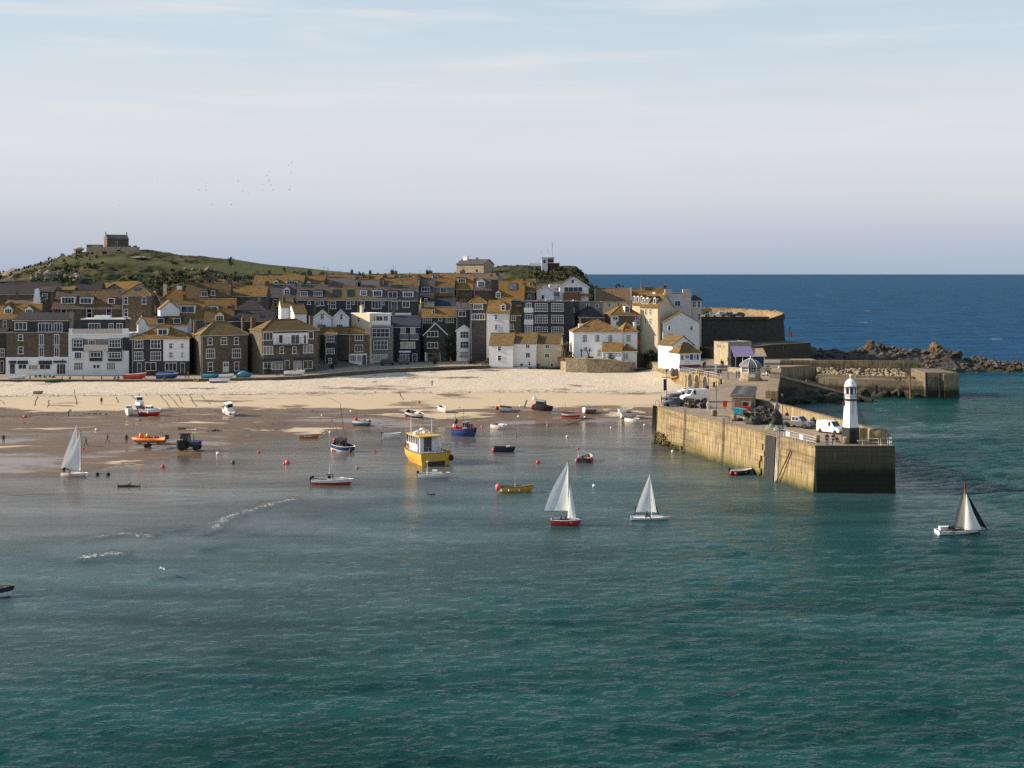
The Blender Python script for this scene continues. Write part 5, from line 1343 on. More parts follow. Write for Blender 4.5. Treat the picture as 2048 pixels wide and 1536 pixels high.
tag(b.build('wharf_road', MATS['wharf']), 'sandy coloured wharf road along the harbour front', kind='structure')
# stone garden wall under the white villa
gw = line_wall('garden_wall', 'high rubble garden wall below the white villa, bulging towards the sand', [(13.2, 336, 7.3), (14.5, 331, 7.3), (20, 329, 7.4), (26, 328.2, 7.2), (30, 328.6, 6.6), (33, 331, 6.4)], 1.0, 2.6, 'rubble', 'lt')
strip('villa_garden', 'raised garden behind the rubble wall', [(13.5, 336.5, 6.5), (14.8, 331.8, 6.5), (20, 329.9, 6.5), (26, 329.2, 6.5), (30, 329.6, 6.3), (32.6, 331.6, 6.3), (33, 350, 6.5), (13, 350, 6.5)], 'leaf', depth=3.5)
t = thing('timber_fence', 'low orange timber fence on the garden wall beside the palms', 'fence', (at(1115, 710, 331).x, 331.5, 6.6))
w_ = (1148 - 1115) * 331 / F
for i in range(13): MB().box(w_ * i / 13, 0, 0, w_ * (i + .86) / 13, .05, 1.25 + .05 * (i % 2)).build('plank', MATS['wood'], t)
MB().box(0, .06, .3, w_, .12, .42).box(0, .06, .9, w_, .12, 1.02).build('fence_rail', MATS['wood'], t)
# bank of dark ivy and a shaded lane wall between villa and chapel cottage
line_wall('lane_wall', 'ivy dark retaining wall behind the top of the beach', [(33.4, 338, 8.2), (41.5, 337.5, 8.0)], 1.5, 3, 'darkwall', 'darkwall')

# ------------------------------------------------------------------ the stone pier
DZ = 6.3
PIER = [(41.7, 169.8), (52.6, 169.8), (52.8, 177), (51.3, 186), (47.5, 208), (44.9, 221), (49.6, 235), (63, 292), (67, 313), (84, 325), (84, 346), (36.5, 346), (36.5, 337), (40, 320), (39.9, 303), (47.5, 277), (45.3, 267.7), (39.8, 252.6), (36, 243), (25.5, 220)]
pier = thing('stone_pier', 'long stone harbour pier with a low seaward parapet and lighthouse at its end', 'pier', (45, 172, 0))
PO = Vector((45, 172, 0))
def batter(i, k=.55):
    n = len(PIER); p = Vector(PIER[i]); a, c = Vector(PIER[i - 1]), Vector(PIER[(i + 1) % n])
    d = ((p - a).normalized() + (c - p).normalized()).normalized()
    return p + Vector((d.y, -d.x)) * k
n_ = len(PIER)
b = MB()
low = [batter(i, .62) for i in range(n_)]; hi_ = [batter(i, -.22) for i in range(n_)]
low = [Vector(p) + (batter(i, -.22) - Vector(PIER[i])) for i, p in enumerate([batter(i, .55) for i in range(n_)])]
b.add([(p.x - PO.x, p.y - PO.y, -3) for p in low] + [(p.x - PO.x, p.y - PO.y, DZ - .04) for p in hi_], [tuple(range(n_)), tuple(range(n_, 2 * n_))] + [(i, (i + 1) % n_, (i + 1) % n_ + n_, i + n_) for i in range(n_)])
b.build('core', MATS['pierwarm'], pier)
b = MB(); b.add([(p.x - PO.x, p.y - PO.y, DZ) for p in hi_], [tuple(range(n_))]); b.build('deck', MATS['deck'], pier)
rs = random.Random(11)
def face_blocks(A, B, courses, wmin, wmax, mat, ztop=DZ, zbot=-.6, skip=None, bat=.55, parent=None, po=PO, name='stone_block'):
    """squared blocks with open joints on the face from A to B (outside on the right when going A to B)"""
    A, B = Vector(A), Vector(B); d = (B - A); L = d.length; d = d / L; nn = Vector((d.y, -d.x))
    hs = [rs.uniform(.7, 1.35) for _ in range(courses)]; hs = [q * (ztop - zbot) / sum(hs) for q in hs]
    z = zbot
    for j in range(courses):
        z1 = z + hs[j]; u = -rs.random() * wmin * .6
        while u < L:
            w = rs.uniform(wmin, wmax); u0, u1 = max(u, 0), min(u + w, L)
            u += w
            if u1 - u0 < .25: continue
            if skip and skip(u0, u1): continue
            out = rs.uniform(-.012, .028)
            def P(uu, zz, o):
                k = (ztop - zz) / (ztop + 3.0) * bat
                q = A + d * uu + nn * (o + k)
                return (q.x - po.x, q.y - po.y, zz)
            g = .014
            bb = MB(); f, i_ = out, -.35
            bb.hexa([P(u0 + g, z + g, f), P(u1 - g, z + g, f), P(u1 - g, z + g, i_), P(u0 + g, z + g, i_), P(u0 + g, z1 - g, f), P(u1 - g, z1 - g, f), P(u1 - g, z1 - g, i_), P(u0 + g, z1 - g, i_)])
            bb.build(name, MATS[mat], parent or pier)
        z = z1
LA, LB = (25.5, 220), (41.7, 169.8)
Ltot = (Vector(LB) - Vector(LA)).length
def u_of_px(px):                                          # distance along the inner face for a photo column
    k = (px - CX) / F; A, B = Vector(LA), Vector(LB)
    t = (k * A.y - A.x) / ((B.x - A.x) - k * (B.y - A.y))
    return t * Ltot
s0, s1 = u_of_px(1533), u_of_px(1556)
face_blocks(LA, LB, 8, 1.5, 3.2, 'pierwarm', skip=lambda a, c: c > s0 - .2 and a < s1 - .2 and (a + c) / 2 > s0 - .8 and (a + c) / 2 < s1 + .8)
face_blocks((41.7, 169.8), (52.6, 169.8), 9, 1.3, 3.0, 'pierend_shaded')
# coping stones along the edge
def along(u, o=0.0):
    A, B = Vector(LA), Vector(LB); d = (B - A).normalized(); nn = Vector((d.y, -d.x)); q = A + d * u + nn * o
    return q
u = 0.0
while u < Ltot - .3:
    w = min(rs.uniform(1.6, 2.6), Ltot - u); a0, a1 = along(u + .02, .10), along(u + w - .02, .10); c0, c1 = along(u + .02, -.55), along(u + w - .02, -.55)
    z0, z1 = DZ - .03, DZ + .13
    MB().hexa([(q.x - PO.x, q.y - PO.y, z0) for q in (a0, a1, c1, c0)] + [(q.x - PO.x, q.y - PO.y, z1) for q in (a0, a1, c1, c0)]).build('coping_stone', MATS['pierwarm'], pier)
    u += w
x = 41.75
while x < 52.4:
    w = min(rs.uniform(1.4, 2.2), 52.6 - x)
    MB().box(x + .02 - PO.x, 169.68 - PO.y, DZ - .03, x + w - .02 - PO.x, 170.4 - PO.y, DZ + .1).build('coping_stone', MATS['pierend_shaded'], pier); x += w
# black bars painting the shade of a wall slot; piles, pipes, ladders
def face_pt(u, z, o): 
    k = (DZ - z) / (DZ + 3.0) * .55; q = along(u, o + k); return Vector((q.x - PO.x, q.y - PO.y, z))
def face_bar(name, u0, u1, z0, z1, o0, o1, mat):
    MB().hexa([face_pt(u0, z0, o1), face_pt(u1, z0, o1), face_pt(u1, z0, o0), face_pt(u0, z0, o0), face_pt(u0, z1, o1), face_pt(u1, z1, o1), face_pt(u1, z1, o0), face_pt(u0, z1, o0)]).build(name, MATS[mat], pier)
sw = (s1 - s0)
for i in range(4): face_bar('slot_shade_bar', s0 + sw * (.03 + .22 * i), s0 + sw * (.03 + .22 * i + .2), -1, DZ - .1, -.3, .22, 'black')
for u_ in (s1 + .12, s1 + .5): MB().tube([face_pt(u_, -.6, .2), face_pt(u_, DZ + 1.0, .2)], .09, 6).build('pipe', MATS['rail'], pier)
MB().tube([face_pt(s1 + .7, -.3, .5), face_pt(u_of_px(1585), 5.0, .22)], .10, 6).build('leaning_pole', MATS['wood'], pier)
for u_ in (-.15, .35, .9): MB().tube([face_pt(u_, -1.5, .25), face_pt(u_, DZ + .3, .25)], .16, 7).build('timber_pile', MATS['black'], pier)
for px_ in (1372, 1449):
    u_ = u_of_px(px_); b = MB()
    for q in (-.2, .2): b.tube([face_pt(u_ + q, -.8, .14), face_pt(u_ + q, DZ + 1.0, .14)], .04, 5)
    zz = -.5
    while zz < DZ: b.tube([face_pt(u_ - .2, zz, .14), face_pt(u_ + .2, zz, .14)], .025, 4); zz += .3
    b.build('ladder', MATS['black'], pier)
for px_ in (1306, 1451, 1457):
    u_ = max(.3, u_of_px(px_)); q = along(u_, -.25); b = MB()
    b.tube([(q.x - PO.x - .35, q.y - PO.y, DZ), (q.x - PO.x - .35, q.y - PO.y, DZ + 1.0), (q.x - PO.x - .2, q.y - PO.y, DZ + 1.25), (q.x - PO.x + .2, q.y - PO.y, DZ + 1.25), (q.x - PO.x + .35, q.y - PO.y, DZ + 1.0), (q.x - PO.x + .35, q.y - PO.y, DZ)], .045, 5)
    b.build('ladder_hoop', MATS['rust'], pier)
# weed hanging low on the far end of the inner face
b = MB()
for k in range(170):
    u_ = rs.uniform(.8, 13) if k < 90 else rs.uniform(1, 7); z_ = rs.uniform(-.1, 2.1 if u_ < 6 else .9)
    leaf_clump(b, face_pt(u_, z_, .12), rs.uniform(.15, .35), rs, 5)
o = b.build('seaweed', MATS['weed'], pier); o['kind'] = 'stuff'
# low seaward parapet and the higher old parapet behind it
LOWP = [(51.3, 175.6, 7.9), (49.9, 186, 7.9), (46.0, 208, 7.85), (43.4, 220.5, 7.75)]
def parapet(pts, thick, name='parapet', mat='pierwarm'):
    for A, B in zip(pts[:-1], pts[1:]):
        d = Vector((B[0] - A[0], B[1] - A[1])); L = d.length; d /= L; nn = Vector((d.y, -d.x)) * thick
        k = max(1, int(L / 2.4))
        for i in range(k):
            a = Vector(A[:2]) + d * (L * i / k + (.015 if i else 0)); c = Vector(A[:2]) + d * (L * (i + 1) / k - .015)
            za = A[2] + (B[2] - A[2]) * i / k; zc = A[2] + (B[2] - A[2]) * (i + 1) / k
            q = [a, c, c + nn, a + nn]; j = rs.uniform(-.02, .02)
            MB().hexa([(v.x - PO.x, v.y - PO.y, DZ - .3) for v in q] + [(v.x - PO.x, v.y - PO.y, z + j) for v, z in zip(q, (za, zc, zc - .1, za - .1))]).build(name, MATS[mat], pier)
parapet(LOWP, 1.15)
parapet([(48.3, 235.5, 7.8), (61.3, 291.5, 7.9)], 2.2, 'parapet', 'pierwarm')
# rounded end blocks and the doorway gap beside the lighthouse
b = MB(); b.lathe([(1.0, 0), (1.0, 1.5), (.8, 1.75), (.3, 1.85)], 14); b.xf(Matrix.Diagonal((1.35, .8, 1.15, 1))); b.build('parapet_end', MATS['pierwarm'], pier, (51.4 - PO.x, 173.2 - PO.y, DZ - .05))
b = MB(); b.box(-.55, -.45, 0, .55, .45, 1.8); b.build('parapet_end', MATS['pierwarm'], pier, (50.1 - PO.x, 176.3 - PO.y, DZ - .03), R(-8))
# arches on the inner side of the old pier
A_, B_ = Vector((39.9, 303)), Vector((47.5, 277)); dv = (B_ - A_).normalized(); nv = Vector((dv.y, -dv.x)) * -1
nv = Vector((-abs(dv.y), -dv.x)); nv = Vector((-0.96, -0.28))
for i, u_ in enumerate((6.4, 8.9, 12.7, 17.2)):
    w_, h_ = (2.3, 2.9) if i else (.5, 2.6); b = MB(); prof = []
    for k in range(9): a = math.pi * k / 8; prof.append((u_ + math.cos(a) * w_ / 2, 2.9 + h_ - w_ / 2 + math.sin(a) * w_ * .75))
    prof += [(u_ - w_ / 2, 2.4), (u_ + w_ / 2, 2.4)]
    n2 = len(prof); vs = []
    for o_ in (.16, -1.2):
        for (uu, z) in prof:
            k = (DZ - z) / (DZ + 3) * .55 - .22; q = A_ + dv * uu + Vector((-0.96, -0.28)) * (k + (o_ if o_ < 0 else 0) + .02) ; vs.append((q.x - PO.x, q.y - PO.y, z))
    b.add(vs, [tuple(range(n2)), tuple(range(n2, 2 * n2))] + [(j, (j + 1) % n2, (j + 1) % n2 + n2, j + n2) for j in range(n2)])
    b.build('arch_shade_block', MATS['black'], pier)  # flush black block painting the shade inside the arch
    c = MB()
    for k in range(9):
        a0, a1 = math.pi * k / 9, math.pi * (k + 1) / 9; ring = []
        for (aa, rr) in ((a0, .5), (a1, .5), (a1, .72), (a0, .72)): ring.append((u_ + math.cos(aa) * w_ * rr, 2.9 + h_ - w_ / 2 + math.sin(aa) * w_ * rr * 1.4))
        vs = []
        for o_ in (.0, .16):
            for (uu, z) in ring:
                kk = (DZ - z) / (DZ + 3) * .55 + o_ - .24; q = A_ + dv * uu + Vector((-0.96, -0.28)) * kk; vs.append((q.x - PO.x, q.y - PO.y, min(z, DZ + .2)))
        c.hexa(vs)
    c.build('arch_stones', MATS['pierwarm'], pier)
# white railing on the edge near the lighthouse
def railing(parent, pts, posts=1.3, h=1.1, mat='rail', rails=3, po=PO, name='railing'):
    b = MB()
    for A, B in zip(pts[:-1], pts[1:]):
        A, B = Vector(A), Vector(B); L = (B - A).length; k = max(1, int(L / posts))
        for i in range(k + 1):
            q = A + (B - A) * i / k - po; b.tube([q, q + Vector((0, 0, h))], .03, 5)
        for j in range(1, rails + 1): b.tube([A - po + Vector((0, 0, h * j / rails)), B - po + Vector((0, 0, h * j / rails))], .028, 5)
    return b.build(name, MATS[mat], parent)
e0, e1 = along(s1 + .3, -.3), along(Ltot - .4, -.35)
railing(pier, [(e0.x, e0.y, DZ + .12), (e1.x, e1.y, DZ + .12)], .75)
railing(pier, [(e1.x, e1.y, DZ + .1), (44.4, 170.25, DZ + .1)], 2.4, 1.0, 'rail', 1)
railing(pier, [(48.3, 170.4, DZ), (50.6, 170.5, DZ)], 1.2, 1.0, 'rail', 2)
railing(pier, [(50.8, 170.2, DZ), (52.3, 170.2, DZ), (52.3, 172.0, DZ)], .9, 1.1, 'white', 2)
for px_ in (1573, 1600):
    u_ = u_of_px(px_); q = along(u_, -.22); MB().box(-.5, -.03, .35, .5, .03, 1.0).build('notice_board', MATS['white'], pier, (q.x - PO.x, q.y - PO.y, DZ + .1), R(-72))

# ------------------------------------------------------------------ lighthouse
def lighthouse():
    Y = 173.8; X = (1701 - CX) * Y / F
    t = thing('lighthouse', 'white octagonal pier lighthouse with black base and domed lantern', 'lighthouse', (X, Y, DZ))
    px = Y / F
    hh = lambda y: at(0, y, Y).z - DZ
    ro = R(22.5)
    z0, z1, z2, z3, z4 = 0, hh(854), hh(800.5), hh(773), hh(760.5)
    MB().lathe([(17.6 * px, -.05), (17.0 * px, z1)], 8, smooth=False, rot=ro).build('base', MATS['black'], t)
    m, n, l, b = _nodes('lighthouse_paint')
    p = n.new('ShaderNodeTexCoord').outputs['Object']
    st = tnoise(n, l, maps(n, l, p, (2.2, 2.2, .12)), 1.6, 5, .7)
    sx = n.new('ShaderNodeSeparateXYZ'); l.new(p, sx.inputs[0])
    f = mth(n, l, 'MULTIPLY', rng(n, l, st, .47, .62), rng(n, l, sx.outputs[2], z1 + 1.2, z2, .0, 1.0))
    l.new(mixc(n, l, f, mixc(n, l, tnoise(n, l, p, 1.5, 5), (.74, .72, .69), (.82, .81, .79)), (.30, .14, .05)), b.inputs['Base Color'])
    b.inputs['Roughness'].default_value = .5
    MATS['lhp'] = m
    MB().lathe([(15.2 * px, z1), (12.0 * px, z2)], 8, smooth=False, rot=ro).build('tower', m, t)
    g = MB(); g.lathe([(12.2 * px, z2 - .02), (13.6 * px, z2 + .1), (13.6 * px, z2 + .17)], 16, rot=ro); 
    g.build('gallery', MATS['black'], t)
    r = MB()
    for k in range(12):
        a = 6.283 * k / 12; r.tube([(math.cos(a) * 13.3 * px, math.sin(a) * 13.3 * px, z2 + .3), (math.cos(a) * 13.3 * px, math.sin(a) * 13.3 * px, z2 + 1.0)], .02, 4)
    for zz in (.65, 1.0):
        ring = [(math.cos(6.283 * k / 24) * 13.3 * px, math.sin(6.283 * k / 24) * 13.3 * px, z2 + zz) for k in range(25)]; r.tube(ring, .02, 4)
    r.build('gallery_railing', MATS['dgrey'], t)
    zs = hh(788)
    MB().lathe([(11.6 * px, z2 + .25), (11.6 * px, zs)], 8, smooth=False, rot=ro).build('lantern_base', MATS['white'], t)
    MB().lathe([(10.6 * px, zs), (10.6 * px, z3)], 8, smooth=False, rot=ro).build('lantern_glass', MATS['glass'], t)
    for k in range(8):
        a = ro + 6.283 * k / 8; MB().tube([(math.cos(a) * 11.1 * px, math.sin(a) * 11.1 * px, zs), (math.cos(a) * 11.1 * px, math.sin(a) * 11.1 * px, z3)], .085, 5).build('glazing_bar', MATS['white'], t)
    MB().lathe([(12.3 * px, z3 - .02), (12.3 * px, z3 + .16), (11.4 * px, z3 + .2), (10.4 * px, z3 + .5), (8.4 * px, z3 + .78), (5.6 * px, z3 + .97), (2.4 * px, z3 + 1.08), (1.6 * px, z3 + 1.12)], 20).build('dome', MATS['white'], t)
    MB().lathe([(1.6 * px, z3 + 1.1), (1.4 * px, z3 + 1.35), (2.3 * px, z3 + 1.55), (1.2 * px, z3 + 1.75), (.5 * px, hh(753))], 10).build('finial', MATS['white'], t)
    b = MB(); b.box(-14.4 * px - .06, -.2, z1 + 3.0, -13.2 * px, .2, z1 + 3.5); b.build('slit_window', MATS['black'], t)
    MB().box(-.35, -16.6 * px, 0, .35, -15 * px, 1.7).build('door', MATS['rubber'], t)
    b = MB(); b.tube([(-12 * px, -1.0, z2 + .1), (-17 * px, -1.3, z2 - .5), (-17 * px, -1.3, z2 + 1.0)], .05, 5); b.build('bracket', MATS['rust'], t)
lighthouse()

# ------------------------------------------------------------------ gazebo, store and quay buildings
def gazebo():
    Y = 275.5; X = (1501 - CX) * Y / F
    t = thing('pier_kiosk', 'octagonal kiosk with ribbed lead dome and white glazing on the old pier', 'kiosk', (X, Y, DZ))
    r0 = 2.25
    MB().lathe([(r0 * 1.18, -.05), (r0 * 1.18, .45)], 8, smooth=False, rot=R(22.5)).build('plinth', MATS['pierwarm'], t)
    MB().lathe([(r0, .45), (r0, 1.9)], 8, smooth=False, rot=R(22.5)).build('stone_base', MATS['lt'], t)
    MB().lathe([(r0 * .96, 1.9), (r0 * .96, 3.1)], 8, smooth=False, rot=R(22.5)).build('glazing', MATS['glass'], t)
    for k in range(8):
        a, c = R(22.5) + 6.2832 * k / 8, R(22.5) + 6.2832 * (k + 1) / 8
        P, Q = Vector((math.cos(a), math.sin(a), 0)) * r0, Vector((math.cos(c), math.sin(c), 0)) * r0
        b = MB(); b.tube([P + Vector((0, 0, 1.9)), P + Vector((0, 0, 3.1))], .09, 4)
        for f in (.33, .66): q = P.lerp(Q, f); b.tube([q + Vector((0, 0, 1.9)), q + Vector((0, 0, 3.1))], .045, 4)
        for zz in (1.95, 2.5, 3.05): b.tube([P + Vector((0, 0, zz)), Q + Vector((0, 0, zz))], .05, 4)
        b.build('window_frame', MATS['white'], t)
    prof = [(r0 * 1.12, 3.08), (r0 * 1.1, 3.2), (r0 * 1.0, 3.6), (r0 * .82, 4.05), (r0 * .55, 4.42), (r0 * .25, 4.7), (.08, 4.95)]
    MB().lathe(prof, 8, smooth=False, rot=R(22.5)).build('dome', MATS['lead'], t)
    for k in range(8):
        a = R(22.5) + 6.2832 * k / 8
        MB().tube([(math.cos(a) * r * 1.01, math.sin(a) * r * 1.01, z + .02) for r, z in prof], .045, 4).build('rib', MATS['white'], t)
    MB().lathe([(.12, 4.9), (.06, 5.2), (.12, 5.3), (.02, 5.5)], 6).build('finial', MATS['white'], t)
    MB().box(-.55, -r0 * .94 - .05, .8, .55, -r0 * .9 - .02, 1.6).build('notice', MATS['white'], t)
plain('lead', (.13, .125, .13), .55, .12, 2)
gazebo()
def store():
    t = thing('stone_store', 'long low stone store with a lead sheeted roof on the pier', 'store', (38.0, 213.8, DZ), R(-14))
    L, Wd = 16.5, 3.3
    MB().box(0, 0, -.05, Wd, L, 2.35).build('wall', MATS['rubble'], t)
    MB().box(-.2, -.2, 2.35, Wd + .25, L + .2, 2.62).build('fascia', MATS['lt'], t)
    MB().prism([(-.2, 2.62), (Wd + .25, 2.62), (Wd + .25, 2.75), (Wd * .45, 3.0), (-.2, 2.75)], 'y', -.25, L + .25).build('roof', MATS['lead'], t)
    for i in range(7): MB().box(-.2, L * i / 7 + .6, 2.76, Wd + .2, L * i / 7 + .72, 3.04).build('roof_batten', MATS['lead'], t)
    MB().box(.5, -.04, 0, 1.4, .001, 1.9).build('door', MATS['wood'], t)
    MB().box(1.9, -.04, .8, 2.7, .001, 1.6).build('window', MATS['glass'], t)
store()
t = thing('lifebuoy_post', 'red lifebuoy housing beside the stone store', 'lifebuoy', (37.2, 216, DZ))
MB().box(-.06, -.06, 0, .06, .06, 1.4).build('post', MATS['dgrey'], t); MB().box(-.35, -.12, .55, .35, .12, 1.55).build('housing', MATS['red'], t)

h = H('E', 742, 960, 940, 722, 312, 24, 'chapel_cottage', 'rear part of the white fishermen chapel with a steep gold roof', 7, base=5.9).body('wh', 'y', 'li', 626, gut=None)
h = H('E', 812, 1030, 945, 800, 302.5, 22, 'fishermen_chapel', 'small white fishermen chapel with blue shutters and a gold hipped roof', 5, base=5.9).body('wh', 'hip', 'li', 692, 2.4, gut='white')
h.wins((818, 816, 858, 870, 2, 1), (955, 815, 988, 866, 2, 1, 'c'), (872, 818, 910, 905, 1, 1, 'dw'))
h.box(922, 815, 952, 867, -.08, -.003, 'blue', 'shutter').box(990, 815, 1012, 867, -.08, -.003, 'blue', 'shutter').box(815, 925, 1030, 945, -.3, -.003, 'rust', 'plinth')
h.t['category'] = 'chapel'
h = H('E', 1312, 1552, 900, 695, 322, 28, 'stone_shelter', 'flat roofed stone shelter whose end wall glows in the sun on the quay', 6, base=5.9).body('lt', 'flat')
for i, (y0, y1) in enumerate(((1.7, 2.3), (3.0, 4.0), (4.2, 4.9))):
    b = MB(); zz = h.ze - 1.5
    b.box(-.05, y0, zz, -.003, y0 + .1, zz + .8); b.box(-.05, y0, zz + .7, -.003, y1, zz + .8); b.box(-.05, y0, zz + .35, -.003, y1, zz + .45)
    b.build('grille', MATS['fdark'], h.t)
# glazed cafe with mauve awning
Yk = 312.0; s = Yk / F
t = thing('cafe_veranda', 'open cafe veranda with a mauve canvas roof and glass end on the quay', 'veranda', (at(1470, 725, Yk).x, Yk, DZ))
o_ = Vector((at(1470, 725, Yk).x, Yk, DZ)); zf = at(0, 711.5, Yk).z - DZ; zk = zf + 2.1; wv = (1528 - 1470) * s; wa = (1508 - 1470) * s
MB().prism([(-.2, zf), (4.2, zk), (4.2, zk + .08), (-.2, zf + .08)], 'x', -.4, wa).build('awning', MATS['purple'], t)
MB().prism([(-.2, zf - .02), (4.2, zk - .5), (4.2, zk - .42), (-.2, zf + .06)], 'x', wa + .01, wv + .6).build('glass_roof', MATS['tan'], t)
for x in (.1, 1.9, 4.3, wv): MB().box(x, 0, 0, x + .14, .14, zf).build('post', MATS['white'], t)
MB().box(-.4, -.28, zf - .2, wv + .6, -.2, zf + .04).build('valance', MATS['white'], t)
MB().box(wa * .6, .3, 0, wv, .36, zf - .3).build('glass_screen', MATS['gblue'], t)
MB().box(-.3, 3.9, 0, wv + .4, 4.2, zk - .6).build('back_wall', MATS['dk'], t)
line_wall('quay_wall', 'low sunlit quay wall in front of the cafe veranda', [(at(1455, 0, 300).x, 300, 7.3), (at(1483, 0, 296).x, 296, 7.3)], .5, 6.25, 'lt', 'lt')
line_wall('quay_wall', 'pale quay wall with a white post at the head of the slipway', [(at(1512, 0, 297).x, 297, 7.5), (at(1552, 0, 296).x, 296, 7.4)], .5, 6.25, 'lt', 'lt')
t = thing('gull_post', 'white painted marker post at the head of the slipway', 'post', (at(1558, 0, 295).x, 295.0, DZ)); MB().lathe([(.3, 0), (.3, 1.3), (.22, 1.6), (.05, 1.7)], 8).build('post', MATS['white'], t); MB().lathe([(.4, 0), (.4, .12)], 8).build('foot', MATS['grey'], t)

# ------------------------------------------------------------------ bastion with car park, lower terrace
t = thing('bastion', 'tall dark stone bastion carrying a car park above the shore', 'bastion', (70, 372, 3))
o_ = Vector((70, 372, 3))
out = [(50, 371), (81.7, 372), (82.6, 390), (76, 404), (66, 411), (50, 412)]
b = MB(); k = len(out)
b.add([(x - 70 + (1.2 if x > 80 else 0), y - 372 - (.8 if y < 373 else 0), -3) for x, y in out] + [(x - 70, y - 372, 13.5) for x, y in out], [tuple(range(k)), tuple(range(k, 2 * k))] + [(i, (i + 1) % k, (i + 1) % k + k, i + k) for i in range(k)])
b.build('wall', MATS['dk'], t)
MB().add([(x - 70, y - 372, 13.53) for x, y in [(51, 372), (80.5, 373), (81.5, 389.5), (75.4, 402.8), (65.5, 409.6), (51, 411)]], [tuple(range(6))]).build('car_park', MATS['wharf'], t)
pp = [(57, 409.4, 15.3), (66, 409, 15.7), (72, 405, 15.6), (76.5, 400.5, 15.5), (80, 393, 15.3), (81.9, 384, 15.2), (81.5, 373, 15.1)]
for i, (A, B) in enumerate(zip(pp[:-1], pp[1:])):
    d = Vector((B[0] - A[0], B[1] - A[1])).normalized(); nn = Vector((-d.y, d.x)) * .9
    q = [Vector(A[:2]), Vector(B[:2]), Vector(B[:2]) + nn, Vector(A[:2]) + nn]
    MB().hexa([(v.x - 70, v.y - 372, 13.3) for v in q] + [(v.x - 70, v.y - 372, z) for v, z in zip(q, (A[2], B[2], B[2], A[2]))]).build('parapet', MATS['rubblegold'], t)
    for j in range(9):
        v = Vector(A[:2]).lerp(Vector(B[:2]), j / 9) + nn * .5; bb = boulder_mesh(i * 9 + j, 6); s_ = rs.uniform(.25, .5)
        bb.build('parapet_stone', MATS['rubblegold'], t, (v.x - 70, v.y - 372, A[2] + (B[2] - A[2]) * j / 9)).scale = (s_ * 1.3, s_, s_ * .8)
MB().box(-19.9, -1.0, 13.3, 7.2, -.3, 14.2).build('front_lip', MATS['darkwall'], t)
MB().prism([(7, 13.4), (11.8, 13.4), (11.8, 15.0)], 'y', -.3, .5).build('corner_buttress', MATS['darkwall'], t)
line_wall('shore_wall', 'dark lower shore wall under the bastion', [(56, 349, 8.6), (66, 350, 8.8), (74, 354, 9.6), (87, 360, 9.8)], 12, 2, 'darkwall', 'darkwall')
t = thing('lifebuoy_post', 'red lifebuoy on a dark lamp post on the shore wall', 'lifebuoy', (at(1580, 690, 360).x, 361, 9.9))
MB().tube([(0, 0, 0), (0, 0, 4.2)], .08, 6).build('post', MATS['black'], t); MB().lathe([(.3, 4.2), (.38, 4.5), (.1, 4.8)], 8).build('lamp', MATS['black'], t); MB().box(.25, -.1, 1.6, .9, .1, 3.2).build('housing', MATS['red'], t)

# ------------------------------------------------------------------ slipway and eastern quay
t = thing('slipway', 'stone slipway running down from the quay into the water', 'slipway', (62, 294, 0))
b = MB(); b.hexa([(0, 0, -2), (27, -1.5, -2), (27, 6, -2), (0, 8, -2), (0, 0, 6.2), (27, -1.5, -.8), (27, 6, -.8), (0, 8, 6.2)]); b.build('ramp', MATS['rampstone'], t)
b = MB(); b.hexa([(0, -.35, 5.9), (27, -1.85, -1.1), (27, -1.4, -1.1), (0, .1, 5.9), (0, -.35, 6.45), (27, -1.85, -.55), (27, -1.4, -.55), (0, .1, 6.45)]); b.build('kerb', MATS['lt'], t)
for i in range(5): MB().hexa([(9 + i * 1.3, 4.2, 3.2 - i * .34), (14 + i * 1.3, 4.0, 2.4 - i * .34), (14 + i * 1.3, 4.6, 2.4 - i * .34), (9 + i * 1.3, 4.8, 3.2 - i * .34), (9 + i * 1.3, 4.2, 4.5 - i * .34), (14 + i * 1.3, 4.0, 3.2 - i * .34), (14 + i * 1.3, 4.6, 3.2 - i * .34), (9 + i * 1.3, 4.8, 4.5 - i * .34)]).build('mooring_baulk', MATS['wood'], t)
t = thing('east_quay', 'old stone quay with rubble bank and high back wall beyond the pier', 'quay', (90, 305, 0))
o_ = Vector((90, 305, 0))
def qh(name, pts, z0, z1, mat, bt=0.0):
    k = len(pts); b = MB()
    b.add([(x - 90, y - 305 - bt, z0) for x, y in pts] + [(x - 90, y - 305, z1) for x, y in pts], [tuple(range(k)), tuple(range(k, 2 * k))] + [(i, (i + 1) % k, (i + 1) % k + k, i + k) for i in range(k)])
    return b.build(name, MATS[mat], t)
qh('lower_walk', [(77, 310.5), (100.5, 300.5), (102, 312), (78, 318)], -2, 3.8, 'rampstone', .3)
qh('end_block', [(100, 299.2), (107.4, 298.2), (107.6, 312), (101, 313)], -2, 6.2, 'rampstone', .4)
qh('tip_wall', [(104.2, 297.9), (107.6, 297.6), (107.8, 299.5), (104.2, 299.6)], -2, 5.9, 'rampstone', .35)
